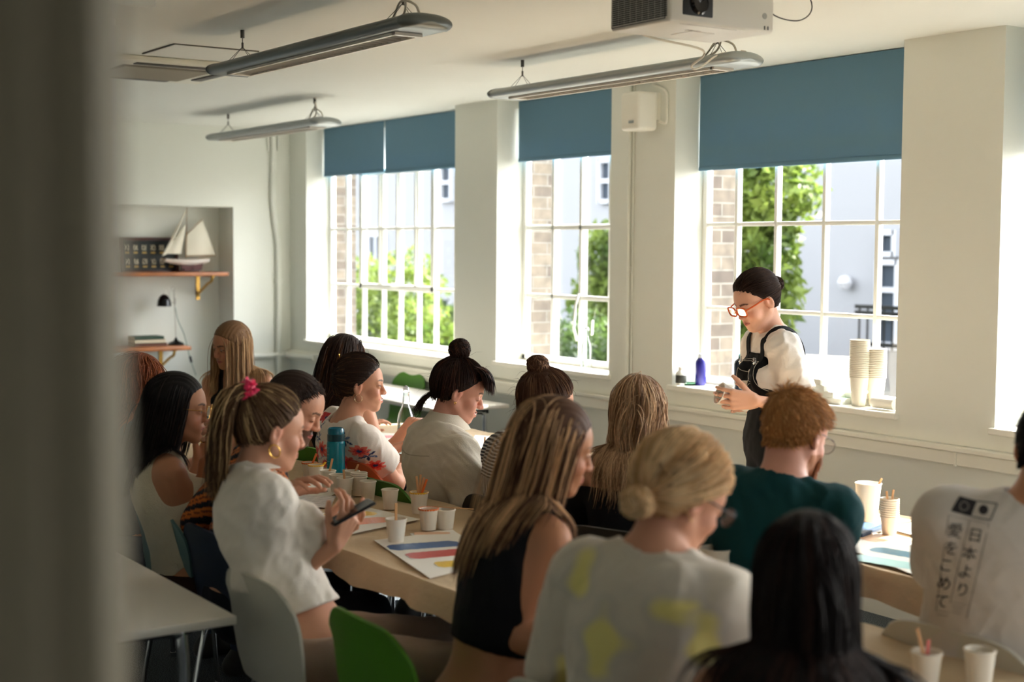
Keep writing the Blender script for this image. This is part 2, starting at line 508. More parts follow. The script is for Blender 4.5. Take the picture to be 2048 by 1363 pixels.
# dado trunking along the window wall, skirting, pipes
mb = MB(); mb.box(((FX + XN) / 2, WY - 0.0125, 0.785), ((XN - FX) / 2, 0.0125, 0.03), bev=0.005)
mb.box(((FX + XN) / 2, WY - 0.02, 0.828), ((XN - FX) / 2, 0.02, 0.012), bev=0.005)
for x in (-4.0, -7.2, -9.6, -1.9): mb.box((x, WY - 0.015, 0.785), (0.006, 0.0145, 0.032))
struct('trim_dado', mb, mat('trunking', (236, 234, 222), 0.35))
mb = MB(); mb.box(((FX + XN) / 2, WY - 0.008, 0.06), ((XN - FX) / 2, 0.008, 0.06)); struct('baseboard_windows', mb, M_TRIM)
mb = MB(); mb.box((FX + 0.008, 4.86, 0.06), (0.008, 0.25, 0.06)); struct('baseboard_far', mb, M_TRIM)
mb = MB()
pts = [on(546, 262, x=FX + .025), on(547, 300, x=FX + .025), on(545, 400, x=FX + .025), on(549, 440, x=FX + .025), on(556, 490, x=FX + .025), on(557, 560, x=FX + .025), on(557, 700, x=FX + .025)]
pts = [p.copy() for p in pts]; pts[0][2] = CEIL; pts.append(pts[-1].copy()); pts[-1][2] = 0.1
mb.tube(pts, 0.022, 10)
for px in (537, 557): a = on(px, 262, x=FX + .012); b = on(px, 302, x=FX + .012); a[2] = CEIL; mb.tube([a, b], 0.012, 8)
mb.tube([on(557, 557, x=FX + .025), on(557, 566, x=FX + .025)], 0.034, 10)
mb.tube([(FX + .03, 4.55, 0.80), (FX + .03, 5.06, 0.80)], 0.022, 10); mb.tube([(FX + .03, 5.06, 0.80), (FX + .5, 5.09, 0.80)], 0.022, 10)
tag(mb.build('heating_pipe', M_WALL), 'cream painted pipe running down the far corner wall beside the alcove', 'pipe')
mb = MB()
p0 = on(1258, 270, y=WY - .02); p1 = on(1258, 735, y=WY - .02); x0 = p0[0]
mb.tube([(x0, WY - .014, CEIL), (x0, WY - .014, 0.84)], 0.012, 8); mb.tube([(x0, WY - .014, 1.56), (x0, WY - .014, 1.59)], 0.019, 10)
mb.tube([(x0 + .03, WY - .010, CEIL), (x0 + .03, WY - .010, 0.84)], 0.005, 6)
tag(mb.build('cable_conduit', M_WALL), 'thin cream conduit running down the wall pier below the speaker', 'pipe')
# ceiling downstand near the left edge
mb = MB(); a = on(243, 12, z=2.50); mb.box((a[0] - .45, a[1] + .02, 2.57), (0.5, 0.085, 0.075), bev=0.01); mb.box((a[0] - .55, a[1] + .02, 2.52), (0.3, 0.05, 0.05), bev=0.01)
struct('trim_ceiling_box', mb, M_CEIL)

# ------------------------------------------------------------------ windows
GY = 5.345
def bar(mb, a, b, w=0.016, d=0.018):
    a = np.asarray(a, float); b = np.asarray(b, float)
    c = (a + b) / 2; dl = np.abs(b - a) / 2
    if dl[0] > dl[2]: mb.box(c, (dl[0] + w, d * .88, w), bev=0.004)
    else: mb.box(c, (w, d, dl[2] + w), bev=0.004)
def window(n, x0, x1, z0, cols, rows, z1=CEIL, extra=None):
    mb = MB()
    mb.box(((x0 + x1) / 2, GY, z0 + 0.018), ((x1 - x0) / 2, 0.022, 0.018), bev=0.004)
    mb.box(((x0 + x1) / 2, GY, z1 - 0.02), ((x1 - x0) / 2, 0.022, 0.02), bev=0.004)
    for x in (x0 + 0.018, x1 - 0.018): mb.box((x, GY, (z0 + z1) / 2), (0.018, 0.022, (z1 - z0) / 2), bev=0.004)
    for x in cols: bar(mb, (x, GY, z0), (x, GY, z1), 0.011)
    for z in rows: bar(mb, (x0, GY, z), (x1, GY, z), 0.011)
    if extra: extra(mb)
    f = mb.build('window_%d' % n, M_WFRAME, None, True); f['kind'] = 'structure'
    g = MB(); g.add([(x0, GY + .004, z0), (x1, GY + .004, z0), (x1, GY + .004, z1), (x0, GY + .004, z1)], [(0, 1, 2, 3)])
    g.build('glass', M_GLASS, f, False)
    return f
rowsz = [1.385, 1.83, 2.27]
def sash(x0, x1, z0, z1, cols, rows, y=GY - 0.02):
    def ex(mb):
        for x in (x0, x1): mb.box((x, y, (z0 + z1) / 2), (0.022, 0.018, (z1 - z0) / 2 + .02), bev=0.004)
        for z in (z0, z1): mb.box(((x0 + x1) / 2, y, z), ((x1 - x0) / 2 + .02, 0.018, 0.022), bev=0.004)
        for x in cols: bar(mb, (x, y, z0), (x, y, z1), 0.010, 0.014)
        for z in rows: bar(mb, (x0, y, z), (x1, y, z), 0.010, 0.014)
        xm = (x0 + x1) / 2
        mb.tube([(xm - .04, y - .03, z0 + .02), (xm, y - .045, z0 + .035), (xm + .06, y - .03, z0 + .03)], 0.007, 8)
    return ex
window(1, -10.42, -8.17, 0.945, [-10.123, -9.857, -9.546, -9.286, -9.014, -8.775, -8.50], [1.385, 1.83, 2.27], extra=sash(-9.857, -8.775, 1.385, 2.26, [-9.57, -9.30, -9.03], [1.83]))
def w2ex(mb):
    y = GY - .02
    for x in (-7.31, -7.02): mb.box((x, y, 1.9), (0.012, 0.014, 0.9), bev=0.003)
    for z in (1.385, 1.82): mb.box((-7.1, y, z), (0.5, 0.014, 0.014), bev=0.003)
    for x in (-7.02,):
        mb.tube([(x, y - .02, 1.41), (x + .02, y - .06, 1.34), (x - .01, y - .05, 1.20), (x, y - .03, 1.12)], 0.009, 8)
        mb.tube([(x + .14, y - .02, 1.25), (x + .20, y - .07, 1.17)], 0.008, 8)
window(2, -7.66, -6.48, 0.965, [-7.31, -7.02, -6.75], [1.385, 1.83, 2.27], extra=w2ex)
window(3, -5.92, -4.36, 0.955, [-5.656, -5.359, -5.023, -4.679], [1.37, 1.827, 2.27])
window(4, -3.82, -2.2, 0.945, [-3.50, -3.18, -2.86, -2.54], [1.37, 1.827, 2.27])
window(5, -1.6, 0.0, 0.945, [-1.28, -.96, -.64, -.32], [1.37, 1.827, 2.27])

mb = MB()
for z in (0.92, 1.6, 2.28): mb.box((XN + .05, 3.05, z), (0.03, 1.25, 0.025))
for y in (1.85, 2.65, 3.45, 4.25): mb.box((XN + .05, y, 1.6), (0.03, 0.025, 0.7))
f = mb.build('window_6', M_WFRAME, None, False); f['kind'] = 'structure'  # unseen window added behind the camera to brighten the foreground
# ------------------------------------------------------------------ roller blinds
def fabric_blind():
    m = bpy.data.materials.new('blind_fabric'); m.use_nodes = True
    n = m.node_tree.nodes; l = m.node_tree.links; b = n['Principled BSDF']
    b.inputs['Base Color'].default_value = (*srgb((100, 138, 160)), 1); b.inputs['Roughness'].default_value = 0.7
    tr = n.new('ShaderNodeBsdfTranslucent'); tr.inputs['Color'].default_value = (*srgb((74, 118, 150)), 1)
    mx = n.new('ShaderNodeMixShader'); mx.inputs[0].default_value = 0.12
    l.new(b.outputs[0], mx.inputs[1]); l.new(tr.outputs[0], mx.inputs[2]); l.new(mx.outputs[0], n['Material Output'].inputs['Surface'])
    tc = n.new('ShaderNodeTexCoord'); w = n.new('ShaderNodeTexNoise'); w.inputs['Scale'].default_value = 350
    l.new(tc.outputs['Object'], w.inputs['Vector']); bp = n.new('ShaderNodeBump'); bp.inputs['Strength'].default_value = 0.2; bp.inputs['Distance'].default_value = .002
    l.new(w.outputs['Fac'], bp.inputs['Height']); l.new(bp.outputs['Normal'], b.inputs['Normal'])
    return m
M_BLIND = fabric_blind()
def blind(x0, x1, zb, label, y=5.275):
    t = empty('roller_blind', ((x0 + x1) / 2, y, zb), 0, label, 'blind')
    h = (x1 - x0) / 2; H = CEIL - 0.005 - zb
    mb = MB(); mb.grid([[(x, 0.0015 * math.sin(x * 5), z) for z in np.linspace(0.012, H, 6)] for x in np.linspace(-h, h, 14)], 0.0012)
    mb.build('fabric', M_BLIND, t, True)
    mb = MB(); mb.box((0, 0, 0.012), (h, 0.006, 0.012), bev=0.005); mb.build('hem_bar', M_BLIND, t)
    mb = MB(); mb.tube([(-h, 0.026, H - 0.03), (h, 0.026, H - 0.03)], 0.02, 12); mb.build('roller', M_TRIM, t)
    return t
blind(-10.41, -9.42, 2.25, 'blue roller blind on the left half of the farthest window')
blind(-9.405, -8.18, 2.24, 'blue roller blind on the right half of the farthest window')
blind(-7.64, -6.49, 2.245, 'narrow blue roller blind on the middle window, left of the wall speaker')
blind(-5.955 + .04, -4.37, 2.12, 'largest blue roller blind, above the standing instructor', 5.29)

blind(-3.80, -2.22, 2.12, 'blue roller blind of the window past the right edge pier', 5.29)
# ------------------------------------------------------------------ outside
M_RENDER = mat('white_render', (152, 153, 157), 0.9, var=0.04, vscale=0.8)
M_PAVE = mat('paving', (104, 102, 98), 0.9, var=0.2, vscale=3)
mb = MB(); mb.box((-12, 13.5, -0.15), (26, 7.9, 0.05)); tagp = struct('ground_courtyard', mb, M_PAVE)
FY = 13.0
def fx(px, py=500, y=FY): return on(px, py, y=y)
M_DGLASS = mat('dark_pane', (64, 72, 82), 0.5, spec=.1)
bld = empty('rendered_building', (-20, FY, -0.1), 0, 'white rendered building across the courtyard seen through all the windows', 'building')
O = np.array([-20, FY, -0.1])
mb = MB(); mb.box((-2, 2.0, 1.9), (16.5, 2.0, 1.9)); mb.build('facade', M_RENDER, bld, False)
mb = MB(); mb.box((-2, 1.95, 3.88), (16.7, 2.1, 0.10), bev=.03); mb.build('cornice', mat('cornice', (225, 225, 225), .8), bld, False)
def bwin(px0, px1, py0, py1, panes=2, rows=3, name='window_frame'):
    a = on(px0, py0, y=FY - .03) - O; b = on(px1, py1, y=FY - .03) - O
    x0, x1, z1, z0 = a[0], b[0], a[2], b[2]
    m = MB(); w = 0.03
    for x in (x0, x1): m.box((x, -.04, (z0 + z1) / 2), (w, .05, (z1 - z0) / 2 + w))
    for z in (z0, z1): m.box(((x0 + x1) / 2, -.04, z), ((x1 - x0) / 2, .05, w))
    for k in range(1, panes): m.box((x0 + (x1 - x0) * k / panes, -.04, (z0 + z1) / 2), (.03, .04, (z1 - z0) / 2))
    for k in range(1, rows): m.box(((x0 + x1) / 2, -.04, z0 + (z1 - z0) * k / rows), ((x1 - x0) / 2, .04, .03))
    f = m.build(name, mat('bframe', (190, 192, 198), .5), bld, False)
    m = MB(); m.box(((x0 + x1) / 2, -.012, (z0 + z1) / 2), ((x1 - x0) / 2, .012, (z1 - z0) / 2)); m.build('pane', M_DGLASS, f, False)
bwin(1762, 1793, 465, 508, 1, 1); bwin(1760, 1796, 524, 690, 1, 3)
bwin(1197, 1217, 452, 640, 1, 3); bwin(1203, 1226, 322, 402, 1, 2)
bwin(884, 906, 330, 400, 1, 2); bwin(740, 768, 470, 640, 2, 3)
for px in (1905, 2080): bwin(px, px + 50, 440, 690, 2, 3)
a = on(1690, 565, y=FY - .1)
mb = MB(); mb.lathe([(0, -.09), (.06, -.07), (.09, 0), (.06, .07), (0, .09)], a - O); mb.build('wall_lamp', mat('lamp_white', (190, 190, 194), .4), bld)
# balcony railing
p0 = on(1712, 612, y=11.3); p1 = on(1830, 612, y=11.3); zb = on(1712, 695, y=11.3)[2]
rl = empty('metal_railing', (p0[0], 11.3, zb), 0, 'black iron railing in front of the white building outside the right window', 'railing')
mb = MB(); L = p1[0] - p0[0] + 1.5; H = p0[2] - zb
for z in (0.05, H * .86, H): mb.box((L / 2, 0, z), (L / 2, .02, .02))
mb.build('rail', M_BLACK, rl, False)
mb = MB()
for k in range(int(L / .11)): mb.box((k * .11 + .05, 0, H / 2), (.008, .008, H / 2))
mb.build('balusters', M_BLACK, rl, False)
mb = MB(); mb.box((L / 2, 0.3, (-zb - .1) / 2 - .0), (L / 2, .3, (zb + .1) / 2 + .0)); 
mb.build('plinth', mat('grey_stone', (160, 158, 156), .9), rl, False)

def leaf_material(name, a, b):
    m = mat(name, a, 0.55)
    n = m.node_tree.nodes; l = m.node_tree.links; bs = n['Principled BSDF']
    tc = n.new('ShaderNodeObjectInfo'); t = n.new('ShaderNodeTexNoise'); t.inputs['Scale'].default_value = 2.5; t.inputs['Detail'].default_value = 6
    c = n.new('ShaderNodeTexCoord'); l.new(c.outputs['Object'], t.inputs['Vector'])
    r = n.new('ShaderNodeValToRGB'); r.color_ramp.elements[0].position = .35; r.color_ramp.elements[1].position = .65
    r.color_ramp.elements[0].color = (*srgb(a), 1); r.color_ramp.elements[1].color = (*srgb(b), 1)
    l.new(t.outputs['Fac'], r.inputs[0]); l.new(r.outputs[0], bs.inputs['Base Color'])
    tr = n.new('ShaderNodeBsdfTranslucent'); l.new(r.outputs[0], tr.inputs[0])
    mx = n.new('ShaderNodeMixShader'); mx.inputs[0].default_value = .45
    l.new(bs.outputs[0], mx.inputs[1]); l.new(tr.outputs[0], mx.inputs[2]); l.new(mx.outputs[0], n['Material Output'].inputs['Surface'])
    return m
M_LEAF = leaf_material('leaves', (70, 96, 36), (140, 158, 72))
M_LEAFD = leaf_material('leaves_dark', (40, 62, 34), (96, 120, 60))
def bush(name, base, blobs, n, size, m, label, cat, seed=1, trunk=None):
    rg = np.random.default_rng(seed)
    t = empty(name, base, 0, label, cat)
    vs = []; w = np.array([b[3] * b[4] * b[5] for b in blobs]) ** .67; w = w / w.sum()
    for bi, k in enumerate(rg.multinomial(n, w)):
        cx, cy, cz, rx, ry, rz_ = blobs[bi]
        d = rg.normal(size=(k, 3)); d /= np.linalg.norm(d, axis=1)[:, None]
        r = rg.uniform(.55, 1.08, (k, 1))
        vs.append(np.array([cx, cy, cz]) + d * r * np.array([rx, ry, rz_]))
    P = np.concatenate(vs); k = len(P)
    a = rg.normal(size=(k, 3)); a /= np.linalg.norm(a, axis=1)[:, None]
    b = np.cross(a, rg.normal(size=(k, 3))); b /= np.linalg.norm(b, axis=1)[:, None]
    s = size * rg.uniform(.6, 1.3, (k, 1))
    q = np.stack([P - a * s, P + b * s * .45, P + a * s, P - b * s * .45], 1).reshape(-1, 3)
    fastmesh('foliage', q, np.arange(4 * k).reshape(-1, 4), m, t)
    if trunk:
        mb = MB(); mb.tube([(0, 0, 0), (.03, 0, trunk * .5), (-.02, .02, trunk)], [.06, .05, .03], 8)
        for bl in blobs[:4]: mb.tube([(0, 0, trunk * .7), (bl[0], bl[1], bl[2])], [.03, .012], 6)
        mb.build('trunk', mat('bark', (96, 80, 62), .9), t)
    return t
b0 = on(1508, 700, y=10.0)
bush('garden_tree', (b0[0], 10.0, -0.1), [(0, 0, 1.35, .45, .5, .6), (-.1, 0, 1.9, .5, .5, .5), (.1, .1, 2.4, .5, .5, .5), (-.05, 0, 2.95, .45, .45, .5), (0, 0, .7, .4, .4, .6)], 5200, .075, M_LEAF,
     'leafy yellow-green tree outside the right window, behind the instructor', 'tree', 3, 2.4)
b0 = on(800, 700, y=8.6)
bush('garden_shrub', (b0[0], 8.6, -0.1), [(-.9, 0, .8, .6, .6, .7), (-.2, .2, 1.2, .5, .5, .55), (.5, 0, .6, .7, .6, .55), (-1.3, .1, 1.0, .5, .5, .7)], 5200, .06, M_LEAF,
     'bushy green shrub outside the farthest window', 'shrub', 4)
b0 = on(1200, 600, y=11.0)
bush('garden_tree', (b0[0], 11.0, -0.1), [(0, 0, 1.1, .35, .4, .5), (.1, 0, 1.7, .35, .35, .4), (.3, .1, 1.3, .3, .3, .5)], 2200, .07, M_LEAF,
     'slim tree outside the middle window, at its right edge', 'tree', 5, 1.6)
b0 = on(1160, 690, y=8.8)
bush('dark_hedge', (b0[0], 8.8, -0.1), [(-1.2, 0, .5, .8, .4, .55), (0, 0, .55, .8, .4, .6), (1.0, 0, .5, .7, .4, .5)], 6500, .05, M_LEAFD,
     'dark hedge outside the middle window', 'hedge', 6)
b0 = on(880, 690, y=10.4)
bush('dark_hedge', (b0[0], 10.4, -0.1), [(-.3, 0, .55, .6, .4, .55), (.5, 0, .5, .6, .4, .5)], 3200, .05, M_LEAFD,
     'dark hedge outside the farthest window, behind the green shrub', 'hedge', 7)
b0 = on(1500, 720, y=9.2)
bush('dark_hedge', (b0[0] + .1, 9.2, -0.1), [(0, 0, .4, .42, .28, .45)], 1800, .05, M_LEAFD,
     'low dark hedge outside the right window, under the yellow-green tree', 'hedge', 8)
# courtyard furniture outside the right window
M_OUTC = mat('cream_rattan', (206, 200, 186), .8, bump=.5, bscale=80)
M_OUTD = mat('charcoal_weave', (44, 44, 46), .8)
def outdoor_chair(p, rz, label):
    t = empty('garden_armchair', p, rz, label, 'chair', None)
    mb = MB(); mb.box((0, 0, .38), (.33, .33, .07), bev=.03); mb.build('seat', M_OUTC, t)
    mb = MB(); mb.box((0, .3, .6), (.33, .06, .28), bev=.04); mb.build('backrest', M_OUTC, t)
    for sx in (-1, 1):
        mb = MB(); mb.box((sx * .33, 0, .38), (.05, .33, .20), bev=.03); mb.build('armrest', M_OUTC, t)
        for sy in (-1, 1): mb = MB(); mb.box((sx * .3, sy * .28, .1), (.02, .02, .1)); mb.build('leg', M_OUTD, t, False)
    return t
g = on(1650, 760, y=8.8); outdoor_chair((g[0] - .2, 8.8, -.1), .4, 'cream garden armchair outside the right window, nearest the trees')
g = on(1690, 760, y=8.2); outdoor_chair((g[0] + .2, 8.1, -.1), 2.6, 'cream garden armchair outside the right window, behind the stacked cups')
mb = MB(); mb.box((0, 0, .3), (.3, .3, .3), bev=.02); o = mb.build('planter', M_OUTD); o.location = (g[0] + .6, 9.0, -.1); tag(o, 'square charcoal planter outside the right window between the armchairs', 'planter')
mb = MB(); mb.box((0, 0, .25), (.28, .2, .25), bev=.02); o = mb.build('storage_crate', mat('dull_red', (150, 40, 50), .6)); o.location = (on(1668, 708, y=9.8)[0], 9.8, .0 - .1); o.location.z = -.1; tag(o, 'dark red crate outside the right window beyond the armchairs', 'crate')
# ================================================================== ceiling things
M_ALU = mat('fixture_grey', (112, 118, 118), 0.35, 0.6)
M_ALUL = mat('fixture_silver', (168, 174, 174), 0.35, 0.6)
M_LOUV = mat('louvre_white', (232, 226, 216), 0.35)
M_CABLE = mat('white_cable', (214, 206, 190), 0.5)
M_WIRE = mat('steel_wire', (96, 92, 88), 0.4, 0.8)
def fixture(xa, xb, yc, z, label, m, cable=1):
    L = (xb - xa) / 2
    t = empty('pendant_light', ((xa + xb) / 2, yc, z), 0, label, 'light', 'pendant lights on wires')
    w, h = 0.108, 0.033
    a = np.linspace(0, 2 * math.pi, 28, endpoint=False)
    prof = np.stack([w * np.sign(np.cos(a)) * np.abs(np.cos(a)) ** .9, h * np.sin(a) ** 1 * np.where(np.sin(a) < 0, .75, 1.0)], 1)
    prof[:, 1] = np.where(prof[:, 1] < 0, np.maximum(prof[:, 1] * 1.4, -.022), prof[:, 1])
    mb = MB(); n = len(prof); xs = np.linspace(-L + .05, L - .05, 9)
    vs = np.concatenate([np.column_stack([np.full(n, x), prof]) for x in xs])
    fs = [(i * n + k, (i + 1) * n + k, (i + 1) * n + (k + 1) % n, i * n + (k + 1) % n) for i in range(8) for k in range(n)]
    mb.add(vs, fs)
    for s in (-.6, .6): mb.box((0, s * w, .004), (L - .06, .004, .004))
    mb.build('housing', m, t)
    for s in (-1, 1):
        mb = MB(); vs = []
        for f, x in [(1.03, .045), (1.04, .05), (1.0, .062), (.9, .078), (.7, .092), (.4, .1), (.05, .104)]:
            vs.append(np.column_stack([np.full(n, s * (L - .1 + x)), prof * f]))
        fs = [(i * n + k, (i + 1) * n + k, (i + 1) * n + (k + 1) % n, i * n + (k + 1) % n) for i in range(6) for k in range(n)]
        fs.append(tuple(range(6 * n, 7 * n)))
        if s < 0: fs = [f[::-1] for f in fs]
        mb.add(np.concatenate(vs), fs); mb.build('end_cap', M_ALUL if m is M_ALUL else m, t)
    mb = MB(); N = int((2 * L - .36) / .048)
    for k in range(N):
        x = -L + .2 + k * .048
        mb.add([(x, -.045, -.024), (x, .045, -.024), (x + .02, .045, -.030), (x + .02, -.045, -.030), (x + .004, -.045, -.002), (x + .004, .045, -.002)],
               [(0, 1, 2, 3), (0, 4, 5, 1), (3, 2, 5, 4), (0, 3, 4), (1, 5, 2)])
    for s in (-1, 1): mb.box((0, s * .05, -.024), (L - .17, .006, .008))
    for s in (-1, 1): mb.box((s * (L - .17), 0, -.024), (.012, .056, .008))
    mb.build('louvre', M_LOUV, t, False)
    mb = MB(); mb.box((0, 0, -.0215), (L - .18, .045, .001)); mb.build('tube_recess', mat('recess', (110, 104, 96), .5), t, False)
    top = CEIL - z
    for s in (-1, 1):
        xx = s * (L - .2)
        mb = MB()
        for dx in (-.02, .02):
            for dy in (-.06, .06): mb.tube([(xx + dx, dy, .024), (xx, 0, top * .55)], .0012, 5)
        mb.tube([(xx, 0, top * .52), (xx, 0, top - .02)], .002, 5); mb.lathe([(.005, top * .5), (.005, top * .66)], (xx, 0, 0), 8)
        mb.lathe([(.009, top - .035), (.009, top - .001)], (xx, 0, 0), 10)
        mb.build('suspension_wire', M_WIRE, t)
    mb = MB(); x = L - .16
    mb.tube(catmull([(x - .25, .03, .028), (x - .08, .02, .05), (x - .02, 0, .1), (x - .04, 0, .15), (x - .02, 0, top)], 6), .0045, 7)
    mb.tube(catmull([(x - .26, .03, .03), (x - .12, .0, .04), (x - .02, -.02, .09), (x + .06, -.01, .07), (x + .08, 0, .03)], 6), .0045, 7)
    mb.build('power_cable', M_CABLE, t)
    return t
def catmull(P, n=6):
    P = np.asarray(P, float); Q = np.concatenate([[2 * P[0] - P[1]], P, [2 * P[-1] - P[-2]]]); out = []
    for i in range(1, len(Q) - 2):
        for k in range(n):
            t = k / n
            out.append(.5 * ((2 * Q[i]) + (-Q[i - 1] + Q[i + 1]) * t + (2 * Q[i - 1] - 5 * Q[i] + 4 * Q[i + 1] - Q[i + 2]) * t * t + (-Q[i - 1] + 3 * Q[i] - 3 * Q[i + 1] + Q[i + 2]) * t ** 3))
    out.append(P[-1]); return np.array(out)
ZF = 2.477
a = on(849, 46, z=ZF); b = on(402, 133, z=ZF)
fixture(b[0] - .12, a[0] + .05, a[1], ZF, 'dark grey pendant light nearest the camera, at the top left of the photo', M_ALU)
a = on(651, 244, z=ZF); b = on(408, 275, z=ZF)
fixture(b[0], a[0] + .05, a[1], ZF, 'farthest pendant light, hanging in front of the far cream wall', M_ALUL)
a = on(1491, 120, z=ZF); b = on(980, 190, z=ZF)
fixture(b[0], a[0] + .05, a[1] - .02, ZF, 'silver pendant light below the projector, in front of the blinds', M_ALUL)

# projector
M_PROJ = mat('projector_white', (226, 222, 214), 0.35)
M_GREYP = mat('projector_grey', (70, 70, 70), 0.5)
zb = 2.40
c0 = on(1339, 41, z=zb); c1 = on(1543, 68, z=zb); c2 = on(1236, 66, z=zb)
PW, PD, PH = (c1[1] - c0[1]), (c0[0] - c2[0]), 0.115
t = empty('projector', (c0[0], c0[1], zb), 0, 'white ceiling projector with a dark lens and side vent grille', 'projector')
mb = MB(); mb.box((-PD / 2, PW / 2, PH / 2), (PD / 2, PW / 2, PH / 2), bev=.012, seg=3); mb.build('casing', M_PROJ, t)
mb = MB(); mb.box((-PD / 2, PW / 2, PH + .008), (PD / 2 - .02, PW / 2 - .02, .01), bev=.006); mb.build('base_plate', M_GREYP, t)
mb = MB(); mb.box((.0, .115, .066), (.004, .062, .042), bev=.003); mb.build('lens_bay', M_BLACK, t)
mb = MB()
R_ = roty(math.pi / 2)
mb.lathe([(.034, 0), (.036, .006), (.030, .012), (.027, .008), (.0, .004)], (.003, .118, .064), 28, R_); mb.build('lens', mat('lens_glass', (20, 16, 18), .08), t)
mb = MB()
for k in range(13):
    for j in range(9):
        mb.box((-PD + .03 + j * (PD - .055) / 8 * 1.0, -.0012, .018 + k * .0065), ((PD - .06) / 19, .002, .0019))
mb.build('vent', M_GREYP, t, False)
mb = MB(); mb.tube([(-PD + .012, -.002, .01), (-.02, -.002, .01), (-.02, -.002, .104), (-PD + .012, -.002, .104)], .0015, 5, closed=True); mb.build('vent_rim', M_GREYP, t)
mb = MB(); mb.lathe([(.0, .001), (.010, .001), (.010, 0)], (.0, PW - .045, .052), 18, R_)
mb.build('sensor', mat('sensor_grey', (176, 176, 172), .3), t)
mb = MB()
for dy, c in ((-.045, 0), (-.03, 0)): mb.box((.001, PW + dy, .014), (.001, .0015, .006))
mb.build('indicator', M_GREYP, t, False)
mb = MB(); mb.box((-PD / 2, PW / 2, PH + .03), (.05, .05, .02)); mb.tube([(-PD / 2, PW / 2, PH + .03), (-PD / 2, PW / 2, CEIL - zb)], .022, 12); mb.lathe([(.06, CEIL - zb - .012), (.06, CEIL - zb)], (-PD / 2, PW / 2, 0), 20)
mb.build('mount', M_PROJ, t)
mb = MB(); mb.box((-PD / 2 - .02, PW / 2 + .02, -.0006), (.05, .05, .0006)); mb.tube([(-.02, .06, -.001), (-.02, .30, -.001)], .0008, 4); mb.build('filter_door', mat('proj_door', (214, 210, 202), .4), t, False)
def text_mesh(body, size, name, m, parent, M, extrude=0.0004, offset=0.0, align='CENTER'):
    cu_ = bpy.data.curves.new(name, 'FONT'); cu_.body = body; cu_.size = size; cu_.extrude = extrude; cu_.align_x = align; cu_.align_y = 'CENTER'; cu_.offset = offset
    o = bpy.data.objects.new(name, cu_); col.objects.link(o)
    dg = bpy.context.evaluated_depsgraph_get(); me = bpy.data.meshes.new_from_object(o.evaluated_get(dg))
    bpy.data.objects.remove(o); bpy.data.curves.remove(cu_)
    me.transform(Matrix(M)); me.name = name; me.materials.clear(); me.materials.append(m)
    o = bpy.data.objects.new(name, me); col.objects.link(o)
    if parent: o.parent = parent
    return o
# maker's lettering on the underside: reads along +Y from below
M4 = np.eye(4); M4[:3, 0] = (0, 1, 0); M4[:3, 1] = (1, 0, 0); M4[:3, 2] = (0, 0, -1); M4[:3, 3] = (-PD * .36, PW * .42, -.0015)
text_mesh('SONY', .022, 'lettering', mat('logo_grey', (176, 172, 166), .4), t, M4)
# projector cables
def cable(name, pts, r, m, label, cat='cable'):
    mb = MB(); mb.tube(catmull(pts, 8), r, 7); return tag(mb.build(name, m), label, cat)
cable('hanging_cable', [(c0[0] - PD + .05, c0[1] + .1, zb + .1), (c0[0] - PD - .05, c0[1] + .16, zb + .02), on(1405, 100, x=c0[0] - PD - .1), on(1383, 132, x=c0[0] - PD - .12), on(1400, 135, x=c0[0] - PD - .2), on(1440, 108, x=a[0] - .1), on(1490, 104, x=a[0] - .02), (a[0] - .03, a[1], ZF + .04)], .004, M_CABLE, 'cream cable looping from the projector to the silver pendant light')
cable('hanging_cable', [(c0[0] - .06, c1[1] - .06, zb + PH), (c0[0] - .02, c1[1] - .03, zb + PH + .02), on(1545, 28, x=c0[0] - .03), on(1598, 41, x=c0[0] - .05), on(1624, 12, x=c0[0] - .08), (c0[0] - .1, c1[1] + .2, CEIL)], .0022, M_BLACK, 'thin black cable hanging at the right of the projector')
# air-conditioning cassette
a = on(325, 130, z=CEIL)
t = empty('air_conditioner', (a[0], a[1], CEIL), 0, 'flat ceiling air-conditioning cassette behind the nearest pendant light', 'air conditioner')
mb = MB(); mb.box((-.1, -.02, -.015), (.42, .42, .014), bev=.008); mb.build('panel', mat('ac_panel', (226, 222, 206), .4), t)
mb = MB(); mb.box((-.1, -.02, -.032), (.24, .24, .005), bev=.003); mb.build('grille', mat('ac_grille', (120, 114, 104), .6), t)
mb = MB()
for k in range(16): mb.box((-.1 - .225 + k * .03, -.02, -.039), (.004, .23, .003))
mb.build('grille_slats', mat('ac_slat', (176, 170, 156), .5), t, False)
for k in range(4):
    R = rotz(k * math.pi / 2); mb = MB(); mb.box(R @ np.array((.33, 0, -.031)) + np.array((-.1, -.02, 0)), (.03, .21, .004), R, bev=.002)
    mb.build('louvre', mat('ac_louvre', (70, 64, 56), .5), t)
mb = MB()
a = on(400, 104, z=CEIL); mb.box((a[0], a[1], CEIL - .003), (.21, .21, .004)); o = mb.build('ceiling_hatch', M_CEIL, None, False); tag(o, 'square access hatch in the ceiling above the air-conditioning unit', 'hatch')
mb = MB()
for k in range(4):
    R = rotz(k * math.pi / 2); mb.box(R @ np.array((.212, 0, 0)) + np.array((0, 0, -.001)), (.004, .215, .004), R)
e2 = mb.build('hatch_edge', mat('hatch_edge', (84, 78, 68), .6), o, False); e2.location = (a[0], a[1], CEIL)
